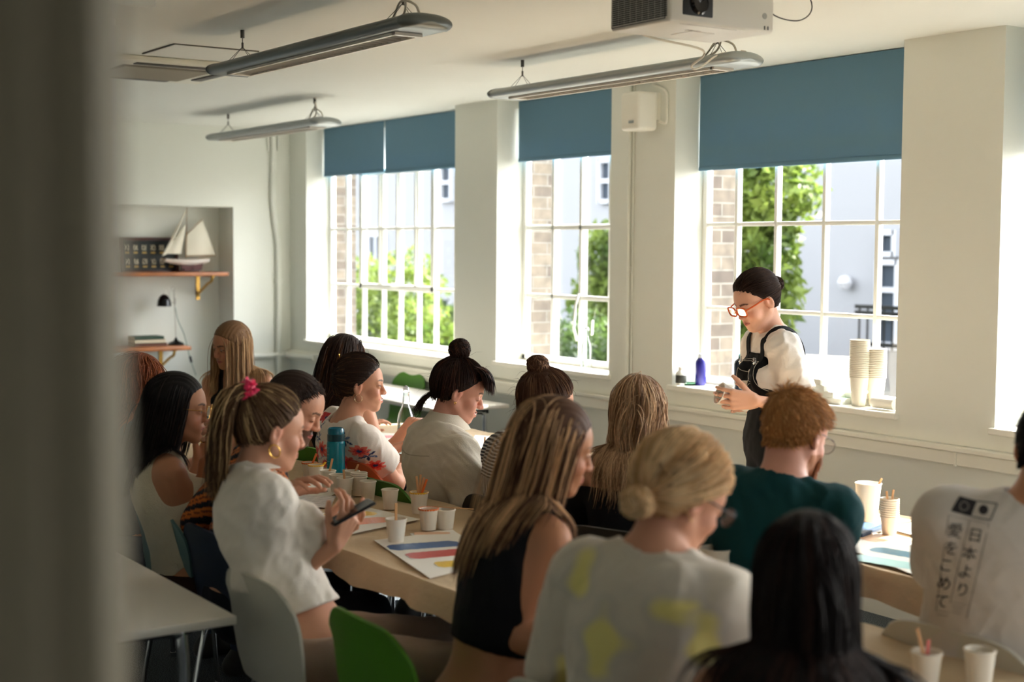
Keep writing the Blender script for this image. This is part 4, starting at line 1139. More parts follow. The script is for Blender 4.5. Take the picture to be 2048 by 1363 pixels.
# painted paper sheets
NSHEET = 0
def sheet(corners, stripes, label, z=ZT + .002, name='painted_sheet', m=None, group=None, seed=1):
    global NSHEET
    NSHEET += 1; z = z + .0007 * (NSHEET % 5)
    """corners: list of world xy (convex); stripes: (px0,py0,px1,py1,width,colour)"""
    rg = random.Random(seed)
    c = np.array([[p[0], p[1]] for p in corners]); o = c.mean(0)
    t = empty(name, (o[0], o[1], z), 0, label, 'paper', group)
    mb = MB(); mb.prism([tuple(q) for q in (c - o)], 0, .0012); mb.build('paper', m or M_PAPER, t, False)
    for k, (x0, y0, x1, y1, w, cl) in enumerate(stripes):
        a = on(x0, y0, z=z)[:2] - o; b = on(x1, y1, z=z)[:2] - o
        d = (b - a); L = np.linalg.norm(d); d /= L; nn = np.array([-d[1], d[0]])
        up, dn = [], []
        N = 22
        for i in range(N + 1):
            s = i / N; e = min(1, min(s, 1 - s) * 9 + .25) ** .5
            up.append(a + d * L * s + nn * w * 1.0 * (e + rg.uniform(-.05, .05))); dn.append(a + d * L * s - nn * w * 1.0 * (e + rg.uniform(-.05, .05)))
        mb = MB(); P = [[(*u, .0014 + .0002 * k) for u in up], [(*((np.array(u) + np.array(v)) / 2), .0026 + .0002 * k) for u, v in zip(up, dn)], [(*v, .0014 + .0002 * k) for v in dn]]
        mb.grid(np.array(P)); mb.build('paint_stripe', mat('stripe_' + cl, tuple(int(v) for v in {'blue': (30, 86, 146), 'red': (196, 50, 44), 'yellow': (232, 190, 50), 'orange': (226, 120, 60), 'salmon': (228, 140, 96), 'teal': (44, 118, 138), 'light_teal': (160, 208, 200), 'black': (52, 58, 58), 'green': (110, 170, 120), 'peach': (226, 180, 140), 'dark_green': (60, 130, 90)}[cl]), .4, bump=.4, bscale=120), t)
    return t
def quad(px): return [T(*p) for p in px]
sheet(quad([(748, 1082), (905, 1062), (1010, 1120), (860, 1158)]), [(776, 1096, 918, 1086, .045, 'blue'), (815, 1113, 960, 1100, .045, 'red'), (872, 1130, 980, 1122, .04, 'yellow')], 'white sheet painted with blue, red and yellow stripes at the near table corner')
sheet(quad([(600, 1045), (700, 1008), (840, 1040), (690, 1072)]), [(620, 1034, 752, 1026, .04, 'yellow'), (680, 1047, 778, 1038, .05, 'salmon')], 'white sheet with yellow and orange stripes beside the phone')
sheet(quad([(560, 985), (610, 963), (690, 975), (640, 1008)]), [(578, 971, 618, 968, .04, 'orange'), (572, 985, 655, 982, .03, 'black')], 'far white sheet with orange and black brush stripes')
sheet(quad([(560, 1012), (600, 992), (672, 994), (660, 1018)]), [], 'crumpled clear plastic wrapping between the two painted sheets', m=mat('plastic_film', (226, 222, 224), .15, bump=1.0, bscale=40), name='plastic_wrap')
sheet(quad([(820, 1068), (905, 1060), (935, 1082), (835, 1080)]), [(828, 1068, 900, 1066, .03, 'peach')], 'scrap sheet with faint peach smears behind the blue stripe')
sheet(quad([(1700, 1100), (1720, 1062), (1960, 1118), (1900, 1180)]), [(1722, 1078, 1780, 1072, .06, 'peach'), (1745, 1097, 1890, 1122, .04, 'teal'), (1700, 1112, 1880, 1142, .045, 'light_teal')], 'sheet with teal and pale teal stripes on the table at the right')
sheet(quad([(1790, 1062), (1830, 1042), (1960, 1075), (1930, 1100)]), [(1836, 1076, 1900, 1085, .05, 'orange')], 'sunlit sheet with an orange stripe by the Japanese-print shirt')
sheet(quad([(940, 905), (950, 872), (1050, 880), (1060, 910)]), [(945, 903, 1000, 900, .05, 'red')], 'brightly sunlit sheet with a red stripe beyond the linen shirt')
sheet(quad([(930, 950), (945, 916), (1060, 920), (1050, 955)]), [(960, 922, 1000, 921, .05, 'green'), (960, 934, 1000, 933, .04, 'peach'), (960, 945, 1000, 944, .06, 'dark_green')], 'sheet with green and peach stripes in front of the sunlit sheet')
sheet(quad([(640, 880), (700, 862), (800, 868), (790, 892)]), [(740, 874, 790, 873, .05, 'red')], 'sheet with a red stripe on the far table behind the floral top')
p = T(1712, 1058); t = empty('tablet_case', (p[0] + .02, p[1] - .03, ZT + .002), .3, 'dark blue flat case lying beside the large paper cup', 'case')
mb = MB(); mb.box((0, 0, .008), (.075, .10, .008), bev=.004); mb.build('cover', mat('navy_case', (44, 66, 92), .35), t)
mb = MB(); mb.box((0, 0, .0165), (.06, .085, .0006)); mb.build('front_panel', mat('navy_panel', (70, 104, 134), .25), t, False)
# things on the bare table
p = on(918, 796, z=.722); mb = MB(); mb.lathe([(0, .002), (.05, .002), (.06, .01), (.061, .008), (.052, 0), (0, 0)], (0, 0, 0), 24); o = mb.build('green_palette', mat('green_dish', (60, 110, 80), .4)); o.location = (p[0], p[1], .7205); tag(o, 'small green dish on the bare table under the windows', 'dish')
# trunking behind the right table: white cable channels on the wall
mb = MB()
for z in (.22, .30, .38): mb.box((-2.6, WY - .0175, z), (1.2, .018, .022), bev=.004)
tag(mb.build('cable_channels', M_TRIM), 'white horizontal cable channels on the wall below the dado, behind the right table', 'trunking')

# chairs at the bare table under the windows
chair('green', -8.70, 4.835, 270, 'green shell chair between the bare table and the window wall')
# ================================================================== people
class Cone:
    """flat ended tapered cylinder"""
    def __init__(s, a, b, ra, rb, flat=True):
        s.flat = flat; s.a = np.asarray(a, float); s.b = np.asarray(b, float); s.ra = ra; s.rb = rb; m = max(ra, rb)
        s.lo = np.minimum(s.a, s.b) - m; s.hi = np.maximum(s.a, s.b) + m
    def __call__(s, x, y, z):
        d = s.b - s.a; L = np.linalg.norm(d); d = d / L
        h = (x - s.a[0]) * d[0] + (y - s.a[1]) * d[1] + (z - s.a[2]) * d[2]
        g = h if s.flat else np.maximum(h, 0)
        qx = x - s.a[0] - g * d[0]; qy = y - s.a[1] - g * d[1]; qz = z - s.a[2] - g * d[2]
        r = np.sqrt(qx * qx + qy * qy + qz * qz)
        if not s.flat: return np.maximum(r - (s.ra + np.clip(h / L, 0, 1) * (s.rb - s.ra)), h - L)
        return np.maximum(np.maximum(r - (s.ra + np.clip(h / L, 0, 1) * (s.rb - s.ra)), -h), h - L)
class Half:
    """solid on the side the normal points away from: n.p < d"""
    def __init__(s, n, p): s.n = nrm(n); s.d = s.n @ np.asarray(p, float); s.lo = np.full(3, -99.0); s.hi = np.full(3, 99.0)
    def __call__(s, x, y, z): return x * s.n[0] + y * s.n[1] + z * s.n[2] - s.d
class HairCap:
    def __init__(s, H, R, r, c, zfun, grow=0.0):
        s.H, s.R, s.r, s.c, s.z = np.asarray(H), np.asarray(R), np.asarray(r, float), np.asarray(c, float), zfun
        s.e = Ell(s.H + s.R @ s.c, s.r, s.R); s.lo, s.hi = s.e.lo, s.e.hi
    def __call__(s, x, y, z):
        d = s.e(x, y, z)
        X = x - s.H[0]; Y = y - s.H[1]; Z = z - s.H[2]; R = s.R
        ly = X * R[0, 1] + Y * R[1, 1] + Z * R[2, 1]; lz = X * R[0, 2] + Y * R[1, 2] + Z * R[2, 2]
        return smax(d, (np.interp(ly, *s.z) - lz) * .9, .006)
HLINE = ([-.12, -.06, -.02, .0, .02, .045, .07, .085, .11], [-.085, -.085, -.06, .0, .022, .045, .072, .082, .088])

def noise_fold(P, f, seed, ridged=True):
    r = np.random.default_rng(seed); out = 0; amp = 1; tot = 0
    q = P * f
    for o in range(3):
        a = r.normal(size=(3, 3)); a /= np.linalg.norm(a, axis=1)[:, None]
        b = r.uniform(0, 6.28, 3)
        w = q + .55 * np.sin(q @ a.T + b)
        v = np.sin(w @ a[0] + b[1]) * .6 + np.sin(w @ a[1] * 1.3 + b[2]) * .4
        if ridged: v = 1 - 2 * np.abs(v)
        out = out + amp * v; tot += amp; amp *= .5; q = q * 1.9
    return out / tot

SKIN = {}
def skin_mat(k):
    return mat('skin_' + k, (200, 150, 120), .5, attr='Col', sss=0.0, bump=.12, bscale=150, spec=.4)
SKINC = dict(fair=(222, 172, 148), light=(206, 152, 124), tan=(178, 124, 92), olive=(168, 118, 88), pink=(214, 158, 138))

def ik(S, W, l1, l2, hint):
    d = W - S; L = np.linalg.norm(d); L2 = min(L, (l1 + l2) * .985)
    if L > L2: W = S + d / L * L2; L = L2
    u = d / np.linalg.norm(d); a = (l1 * l1 - l2 * l2 + L * L) / (2 * L); h = math.sqrt(max(l1 * l1 - a * a, 1e-6))
    hint = np.asarray(hint, float); p = hint - u * (hint @ u); p = nrm(p)
    return S + u * a + p * h, W
def rot_axis(axis, ang):
    a = nrm(axis); K = np.array([[0, -a[2], a[1]], [a[2], 0, -a[0]], [-a[1], a[0], 0]])
    return np.eye(3) + math.sin(ang) * K + (1 - math.cos(ang)) * K @ K
def hand_prims(W, d, n, side, curl=(.35, .45, .3), sc=1.0, thumb=(.7, .35), spread=.06, index=None):
    """list of (Cap, k): palm, four fingers with three segments, thumb from the side of the palm"""
    d = nrm(d); n = nrm(n - d * (n @ d)); t = np.cross(d, n) * side   # towards the thumb
    out = []; hw = .034 * sc
    for o, L in ((-.95, .078), (-.33, .086), (.33, .088), (.95, .086)):
        out.append((Cap(W + t * hw * o * .62 + d * .004, W + t * hw * o + d * L * sc, .0145 * sc, .0115 * sc), .012))
    for k, (o, L, b) in enumerate(((-.98, .078, .060), (-.34, .088, .074), (.33, .090, .079), (.98, .086, .071))):
        base = W + t * hw * o + d * L * sc
        fd = nrm(d + t * spread * o); ax = np.cross(fd, n); r = .0092 * sc * (.9 if k == 0 else 1)
        cc = curl if not (index is not None and k == 3) else index
        ang = 0; p = base
        for s, (c, ln) in enumerate(zip(cc, (.46, .31, .23))):
            ang += c * (1 + .08 * (1.5 - k)); v = rot_axis(ax, ang) @ fd; q = p + v * ln * b * sc * 1.25
            out.append((Cap(p, q, r * (1 - .09 * s), r * (.93 - .09 * s)), .004)); p = q
    tb = W + t * .024 * sc + d * .018 * sc + n * .008 * sc
    v1 = nrm(d * math.cos(thumb[0]) + t * math.sin(thumb[0]) + n * .35); q = tb + v1 * .042 * sc
    v2 = nrm(v1 + d * thumb[1] + n * .25); q2 = q + v2 * .031 * sc; q3 = q2 + nrm(v2 + d * thumb[1] * .6) * .026 * sc
    out += [(Cap(tb, q, .0150 * sc, .0115 * sc), .010), (Cap(q, q2, .0108 * sc, .0100 * sc), .004), (Cap(q2, q3, .0100 * sc, .0082 * sc), .004)]
    return out

def strands_mesh(name, P, rad, cols, m, parent, O, n=3):
    """P (k, s, 3) strands in world -> one mesh; rad (k,) root radius"""
    k, s, _ = P.shape
    t = np.gradient(P, axis=1); t /= np.linalg.norm(t, axis=2)[:, :, None] + 1e-9
    ref = np.array([.31, .52, .80]); u = np.cross(t, ref); u /= np.linalg.norm(u, axis=2)[:, :, None] + 1e-9
    w = np.cross(t, u)
    prof = np.concatenate([np.linspace(.8, 1, 3), np.ones(max(0, s - 8)), np.linspace(.95, .15, 5)])[:s]
    prof = np.interp(np.linspace(0, 1, s), np.linspace(0, 1, len(prof)), prof)
    r = rad[:, None] * prof[None]
    rings = [P + r[:, :, None] * (math.cos(a) * u + math.sin(a) * w) for a in np.arange(n) * 2 * math.pi / n]
    Vt = np.stack(rings, 2).reshape(-1, 3)
    i = np.arange(k)[:, None, None] * s * n + np.arange(s - 1)[None, :, None] * n
    a = np.arange(n)[None, None]
    q = np.stack([i + a, i + (a + 1) % n, i + n + (a + 1) % n, i + n + a], -1).reshape(-1, 4)
    c = np.repeat(cols, s * n, 0)
    return fastmesh(name, Vt - O, q, m, parent, c)

def hair_mat(): return mat('hair', (80, 50, 30), .6, attr='Col', spec=.25)

class Person: pass
def person(label, head, haz, hp=0, hr=0, chest=90, hip=None, lean=(0.0, 0.0), sex='f', skin='light', P=None, standing=False,
           hl=None, hr_=None, bulk=1.0, hs=1.0, hfine=.0034, bust=1.0, neckl=None, handfine=None, brow=(60, 40, 28), lips=(176, 96, 88), smile=0, lidclosed=0, nose=1.0,
           beard=None, base_z=.53, neck_off=(0, 0), sh_w=None, name='person', eyebrow=1, seatz=None, elbow_l=None, elbow_r=None, legs=None, sh_drop=.062, earth=.012):
    o = Person(); o.lab = label
    R_ = math.radians
    o.H = H = at(*head)
    az = R_(haz); f = V(math.cos(az) * math.cos(R_(hp)), math.sin(az) * math.cos(R_(hp)), -math.sin(R_(hp)))
    Rh = frame_from(f, (0, 0, 1)); Rh = rot_axis(f, R_(hr)) @ Rh
    o.Rh = Rh; o.hs = hs
    ca = R_(chest); cfw = V(math.cos(ca), math.sin(ca), 0); crt = V(math.sin(ca), -math.cos(ca), 0)
    ha = ca if hip is None else R_(hip); hf = V(math.cos(ha), math.sin(ha), 0); hrt = V(math.sin(ha), -math.cos(ha), 0)
    L = lambda *p: H + Rh @ (np.array(p) * hs)
    o.L = L
    B = L(0, -.022, -.055)
    N = B + V(0, 0, -(neckl or (.097 if sex == 'f' else .088))) - cfw * .035 + cfw * neck_off[0] + crt * neck_off[1]
    o.N = N
    hipz = .88 if standing else base_z
    if P is None: Pv = V(N[0], N[1], hipz) - cfw * lean[0] - crt * lean[1]
    else: Pv = V(P[0], P[1], hipz)
    o.P = Pv
    u = nrm(N - Pv); Rc = frame_from(cfw, u); Rc = np.stack([Rc[:, 0], np.cross(u, Rc[:, 0]), u], 1)
    Rc = frame_from(np.cross(u, np.cross(cfw, u)), u); o.Rc = Rc
    cx, cy, cz = Rc[:, 0], Rc[:, 1], Rc[:, 2]
    Rp = frame_from(hf, (0, 0, 1))
    TL = np.linalg.norm(N - Pv); q = TL / .50
    fem = sex == 'f'; bw = bulk
    sw = sh_w or (.148 if fem else .168)
    lerp = lambda t: Pv + (N - Pv) * t
    tor = [(Ell(Pv + V(0, 0, .02), np.array(((.165 if fem else .16) * bw, .12 * bw, .13)), Rp), .05),
           (Ell(lerp(.34) , np.array(((.122 if fem else .145) * bw, .092 * bw, .13 * q)), Rc), .06),
           (Ell(lerp(.64) - cy * .01, np.array(((.138 if fem else .162) * bw, .10 * bw, .17 * q)), Rc), .05),
           (Ell(lerp(.78) - cy * .028, np.array(((.135 if fem else .165) * bw, .075 * bw, .11 * q)), Rc), .05)]
    S = {}
    for s in (1, -1):   # 1 right, -1 left
        S[s] = N - cz * sh_drop + cx * s * sw * bw ** .5 + cy * .012
        tor.append((Cap(N + cx * s * .025 - cz * .01, S[s] - cx * s * .03 + cz * .008, .04, .046 if fem else .054), .05))
    if fem:
        for s in (1, -1): tor.append((Ell(lerp(.62) + cy * .085 * bw + cx * s * .07, np.array((.062, .06, .066)) * bw * bust, Rc), .03))
    neck = [(Cap(N + cz * -.01, B, .053 if fem else .064, (.049 if fem else .06) * hs), .035)]
    o.S = S; o.tor = tor; o.neck = neck
    # arms
    l1, l2 = (.27, .235) if fem else (.295, .255)
    arms = []; o.E = {}; o.W = {}; o.hands = []; fine = []
    for s, spec, eh in ((1, hr_, elbow_r), (-1, hl, elbow_l)):
        if spec is None: spec = dict(w=N + cfw * .30 + crt * s * .14 + V(0, 0, .80 - N[2]))
        Wt = np.asarray(spec['w'], float)
        hint = eh if eh is not None else (cx * s * .5 - V(0, 0, 1.0) - cfw * .2)
        E, Wt = ik(S[s], Wt, l1, l2, hint)
        o.E[s], o.W[s] = E, Wt
        ab = bw ** .7
        arms += [(Cap(S[s], E, (.047 if fem else .056) * ab, (.034 if fem else .04) * ab), .03), (Cap(E, Wt, (.035 if fem else .04) * ab, (.023 if fem else .027)), .02),
                 (Ell(E + (Wt - E) * .25, np.array((.038, .038, .07)) * (1 if fem else 1.12) * ab, frame_from(np.cross(nrm(Wt - E), (0.1, .2, 1)), nrm(Wt - E))), .02)]
        d = np.asarray(spec.get('d', Wt - E), float); n_ = np.asarray(spec.get('n', V(0, 0, -1)), float)
        hp_ = hand_prims(Wt + nrm(d) * .012, d, n_, s, spec.get('curl', (.35, .45, .3)), spec.get('sc', .94 if fem else 1.05), spec.get('thumb', (.7, .35)), spec.get('spread', .06), spec.get('index'))
        o.hands += hp_
        lo = np.min([p.lo for p, k in hp_], 0) - .01; hi = np.max([p.hi for p, k in hp_], 0) + .01
        fine.append((lo, hi, spec.get('fine', .0075)))
    o.arms = arms
    # legs
    o.legs = []; o.feet = []
    for s in (1, -1):
        hj = Pv + hrt * s * .088 * bw
        if standing:
            k = V(hj[0], hj[1], .47) + hf * .02 + hrt * s * .01; a = V(k[0], k[1], .09) - hf * .03
        else:
            k = V(hj[0], hj[1], .515) + hf * .40 + hrt * s * .06
            a = V(k[0], k[1], .09) - hf * (.04 if legs is None else legs)
        lr = bw ** .8
        o.legs += [(Cap(hj, k, .082 * lr, .055 * lr), .05), (Cap(k, a, .052 * lr, .034), .02), (Ell(k + (a - k) * .3 - hf * .015, np.array((.05, .055, .12)) * lr, frame_from(hf, (0, 0, 1))), .03)]
        t = a + hf * .15; t[2] = .035; h_ = a - hf * .03; h_[2] = .04
        o.feet.append((a, h_, t, s))
        o.legs.append((Cap(h_, t, .034, .028), .03))
    # head
    hd = []
    A = lambda c, r, k, R=None: hd.append(('+', Ell(L(*c), np.array(r) * hs, Rh if R is None else Rh @ R), k))
    AC = lambda a, b, ra, rb, k: hd.append(('+', Cap(L(*a), L(*b), ra * hs, rb * hs), k))
    A((0, -.015, .03), (.074, .094, .088), .02)
    A((0, .028, .028), (.064, .062, .062), .025)
    jw = .05 if fem else .056
    A((0, .030, -.048), (jw, .052, .058), .03)
    for s in (1, -1):
        AC((s * .050, -.002, -.045), (s * .016, .062, -.094), .02, .017, .02)
        A((s * .034, .058, -.034), (.024, .026, .026), .02)
        AC((s * .010, .0835, .020), (s * .040, .070, .019), .008, .008, .012)
    A((0, .066, -.095), (.022, .020, .018 if fem else .022), .015)
    A((0, .074, -.064), (.027, .018, .018), .02)
    if beard: A((0, .055, -.095), (.038, .035, .035), .02)
    for s in (1, -1): hd.append(('-', Ell(L(s * .031, .094, .002), np.array((.016, .013, .011)) * hs, Rh), .012))
    nz = nose
    AC((0, .082, .010), (0, .082 + .0205 * nz, -.028), .0075, .0095, .010)
    A((0, .082 + .0165 * nz, -.030), (.0105, .012, .009), .008)
    for s in (1, -1): A((s * .0115, .092 + .002 * nz, -.032), (.0075, .010, .007), .006)
    ml = .0225 + .004 * smile; up = .004 * smile
    for s in (1, -1):
        AC((0, .0915, -.0575), (s * ml, .079, -.0600 + up), .0052, .003, .004)
        AC((0, .0905, -.0675 - .002 * smile), (s * ml * .9, .079, -.0625 + up), .0064, .003, .004)
    hd.append(('-', Cap(L(-ml, .090, -.0615 + up), L(ml, .090, -.0615 + up), .002 + .0012 * smile), .003))
    # eyelids
    for s in (1, -1):
        hd.append(('+', Ell(L(s * .031, .0735, .0), np.array((.0150, .0145, .0135)) * hs, Rh), .004))
        if not lidclosed:
            hd.append(('-', Ell(L(s * .031, .0905, -.0012), np.array((.0125, .007, .0042)) * hs, Rh), .002))
    # ears
    for s in (1, -1):
        Re = rotz(s * math.radians(-22 if s > 0 else -22)) @ rotx(math.radians(-10))
        hd.append(('+', Ell(L(s * .0765, -.006, -.008), np.array((.0085, .019, .031)) * hs, Rh @ rotz(s * .35) @ rotx(-.15)), .006))
        hd.append(('-', Ell(L(s * .0875, -.004, -.003), np.array((.0075, .011, .018)) * hs, Rh @ rotz(s * .35) @ rotx(-.15)), .004))
        hd.append(('+', Ell(L(s * .077, .003, -.004), np.array((.004, .004, .008)) * hs, Rh), .003))
    o.head = hd
    sh = Shape()
    for p, k in tor + neck + arms + o.legs: sh.add(p, k)
    for op, p, k in hd: sh.ops.append((op, p, k))
    for p, k in o.hands: sh.add(p, k)
    o.body = sh
    lo, hi = sh.box(.03); lo[2] = max(lo[2], .004)
    fx_ = [[(H[i] - .135, H[i] + .135, hfine)] + [(a[i], b[i], h) for a, b, h in fine] for i in range(3)]
    ax = [axis_coords(lo[i], hi[i], .0125, fx_[i]) for i in range(3)]
    F = sh.grid(*ax)
    Vv, Q = nets(F, *ax)
    # colour
    c0 = np.array(srgb(SKINC[skin])); col_ = np.tile(c0, (len(Vv), 1))
    lp = (Vv - H) @ Rh / hs
    x, y, z = lp[:, 0], lp[:, 1], lp[:, 2]
    def blend(mask, c, a=1.0):
        m = np.clip(mask, 0, 1)[:, None] * a
        col_[:] = col_ * (1 - m) + np.array(srgb(c)) * m
    front = (y > .03) & (np.abs(x) < .08) & (np.abs(z) < .14)
    blend(front * np.exp(-(((np.abs(x) - .042) / .02) ** 2 + ((z + .030) / .02) ** 2)), (214, 120, 104), .30)
    blend(front * np.exp(-((x / .014) ** 2 + ((z + .028) / .012) ** 2)), (214, 124, 106), .22)
    e = np.exp(-(((np.abs(x) - .077) / .012) ** 2 + ((y) / .03) ** 2 + (z / .035) ** 2)); blend(e, (204, 110, 92), .35)
    hw = ml + .002
    inl = front * (np.abs(x) < hw) * (y > .07); bow = .0062 * (1 - (x / hw) ** 2)
    zc = -.062 + up * np.minimum(1, np.abs(x) / ml)
    blend(inl * (np.abs(z - zc + .0008) < bow + .0025), lips, .85)
    if smile: blend(inl * (np.abs(x) < ml * .72) * (np.abs(z - zc) < .0028 + .001 * smile), (236, 226, 214), .9)
    else: blend(inl * (np.abs(z - zc) < .0014), (110, 52, 48), .6)
    if eyebrow:
        bz = .0215 + .004 * np.exp(-((np.abs(x) - .034) / .014) ** 2)
        blend(front * (y > .05) * (np.abs(x) > .011) * (np.abs(x) < .049) * (np.abs(z - bz) < .0042 - .0022 * np.clip((np.abs(x) - .03) / .02, 0, 1)), brow, .85)
    ex = np.abs(x) - .031
    lz = -.0055 + .002 * 0 if lidclosed else .0032 - 40 * ex ** 2 * .25
    blend(front * (y > .06) * (np.abs(ex) < .0135) * (np.abs(z - lz) < .0016), (44, 30, 24), .85)
    if beard:
        bm = (y > -.005) * (z < -.040 - .25 * np.clip(.05 - y, 0, .05)) * (z > -.15) * (1 - inl * (np.abs(z - zc) < bow + .001)) * (np.abs(x) < .08)
        blend(bm.astype(float), beard, .85)
    # nails / knuckle warmth: skip; base empty
    bx, by = (Pv[0], Pv[1])
    O = o.O = V(bx, by, 0)
    o.root = empty(name, O, 0, label, 'person')
    o.bodyobj = fastmesh('body', Vv - O, Q, skin_mat('a'), o.root, col_)
    # eyes
    if not lidclosed:
        for s in (1, -1):
            mb = MB(); mb.usecol = True
            mb.col = srgb((224, 218, 210)); c = L(s * .031, .0735, 0) - O; gz = Rh @ rotx(-.25) if hp > 10 else Rh
            k = 12; th = np.linspace(0, math.pi, k)
            Re = gz @ np.array([[1, 0, 0], [0, 0, 1], [0, -1, 0]])
            mb.lathe([(.0134 * hs * math.sin(t), .0134 * hs * math.cos(t)) for t in th], c, 16, Re)
            mb.col = srgb((70, 50, 34)); mb.lathe([(.0, .0139 * hs), (.0030, .0137 * hs), (.0060 * hs, .0121 * hs)], c, 14, Re, cap=False)
            mb.build('eye', mat('eye', (220, 215, 205), .1, attr='Col'), o.root)
    return o

def garment(o, name, prims, t, cuts=(), m=None, h=.008, wr=(.004, 22, 1), cfunc=None, color=None, lowcut=None, cone=(), k2=.015, label=None, pinch=None, noise2=None):
    """prims: list of (prim,k) united, inflated by t, wrinkled; cones added sharp; then cuts ('-' Prim k)"""
    sh = Shape()
    for p, k in prims: sh.add(p, k)
    for p, k in cone: sh.add(p, k)
    lo, hi = sh.box(t + .03)
    ax = [axis_coords(lo[i], hi[i], h) for i in range(3)]
    F = sh.grid(*ax, band=.08) - t
    if wr and wr[0]:
        M = np.abs(F) < .035
        I = np.nonzero(M); pts = np.stack([ax[0][I[0]], ax[1][I[1]], ax[2][I[2]]], 1)
        pl = (pts - o.N) @ o.Rc
        F[I] -= (wr[0] * noise_fold(pl * np.array([1, 1, .8]), wr[1] * 2.6, wr[2])).astype(np.float32)
    for op, p, k in cuts:
        D = p(ax[0][:, None, None], ax[1][None, :, None], ax[2][None, None, :]).astype(np.float32)
        F = smax(F, -D, k) if op == '-' else smax(F, D, k)
    Vv, Q = nets(F, *ax)
    if len(Vv) == 0: return None
    cols = None
    if cfunc is not None: cols = cfunc((Vv - o.N) @ o.Rc, Vv)
    g = fastmesh(name, Vv - o.O, Q, m, o.root, cols)
    if label: g['label'] = label
    return g
CLOTH = {}
def cloth_mat(name, rgb, rough=.85, bump=.35, bs=300, attr=None, sheen=.15): return mat(name, rgb, rough, bump=bump, bscale=bs, attr=attr, sheen=sheen if sum(rgb) > 300 else 0.0, spec=.25)

def sleeve(o, s, frac, ra, rb, droop=.0):
    """flat-ended sleeve cone along the upper arm (frac<=1) from the shoulder"""
    a = o.S[s] + nrm(o.S[s] - o.E[s]) * .01
    b = o.S[s] + (o.E[s] - o.S[s]) * min(frac, 1.0)
    return (Cone(a, b + V(0, 0, -droop), ra, rb, False), .035)
def top(o, kind, m, t=.008, hem=.42, sl=.6, slr=(.062, .066), neckr=.066, neckfwd=.02, wr=(.0035, 22, 1), h=.008, cfunc=None, name=None, label=None, armhole=.062, strapw=.03, neckdeep=.10, backdeep=.04):
    N, cx, cy, cz = o.N, o.Rc[:, 0], o.Rc[:, 1], o.Rc[:, 2]
    prims = list(o.tor); cuts = [('-', Half(cz, N - cz * hem), .006)]
    cone = []
    if kind in ('tee', 'shirt'):
        for s in (1, -1):
            prims.append((Cap(o.S[s], o.S[s] + (o.E[s] - o.S[s]) * .3, .052, .05), .04)); cone.append(sleeve(o, s, sl, slr[0] * .84, slr[1] * .88))
        cuts.append(('-', Cap(N - cz * .02 + cy * neckfwd, N + cz * .2 + cy * neckfwd, neckr - .004, neckr + .02), .006))
    elif kind == 'long':
        for s in (1, -1): prims += [(Cap(o.S[s], o.E[s], .056, .045), .04), (Cap(o.E[s], o.E[s] + (o.W[s] - o.E[s]) * .93, .045, .032), .02)]
        cuts.append(('-', Cap(N - cz * .02 + cy * neckfwd, N + cz * .2 + cy * neckfwd, neckr, neckr + .02), .006))
    elif kind == 'tank':
        # two armholes and a scooped neck front and back
        for s in (1, -1):
            cuts.append(('-', Cap(o.S[s] + cx * s * .02 + cz * .05, o.S[s] + cx * s * .035 - cz * .075, armhole, armhole * .85), .01))
            cuts.append(('-', Half(-cx * s, o.S[s] - cx * s * .004), .01))
        cuts.append(('-', Cap(N + cz * .06 + cy * .0, N - cz * neckdeep + cy * .10, neckr, neckr * .8), .01))
        cuts.append(('-', Cap(N + cz * .06 - cy * .05, N - cz * backdeep - cy * .09, neckr * .9, neckr * .75), .01))
    elif kind == 'bandeau':
        for s in (1, -1): prims.append((Cap(o.S[s] - cz * .03, o.S[s] + (o.E[s] - o.S[s]) * .75, .052, .05), .04)); cone.append(sleeve(o, s, sl, slr[0] * .84, slr[1] * .88))
        cuts.append(('-', Half(-cz, N - cz * .115), .008))
    return garment(o, name or kind, prims, t, cuts, m, h, wr, cfunc, cone=cone, label=label)
def trousers(o, m, t=.010, wr=(.004, 20, 5), high=.0, name='trousers', h=.010, label=None):
    prims = [o.tor[0]] + [q for q in o.legs if not (isinstance(q[0], Cap) and q[0].ra < .036 and q[0].b[2] < .05)]
    cuts = [('-', Half(-V(0, 0, 1), o.P + V(0, 0, .07 + high)), .004), ('-', Half(V(0, 0, 1), V(0, 0, .10)), .004)]
    return garment(o, name, prims + [(o.tor[1][0], .05)], t, cuts, m, h, wr, label=label)
def shoes(o, m=None, name='shoe'):
    for a, h_, t, s in o.feet:
        sh = Shape(); sh.add(Cap(h_, t, .042, .036), .02); sh.add(Cap(a + V(0, 0, .0), h_, .043, .04), .03)
        ops = Shape(); lo, hi = sh.box(.02); ax = [axis_coords(lo[i], hi[i], .008) for i in range(3)]
        F = sh.grid(*ax); F = smax(F, -(ax[2][None, None, :] - .004).astype(np.float32) + 0 * F, .003)
        F = smax(F, (ax[2][None, None, :] - .115).astype(np.float32) + 0 * F, .003)
        Vv, Q = nets(F, *ax); fastmesh(name, Vv - o.O, Q, m or mat('shoe_dark', (40, 38, 36), .6), o.root)

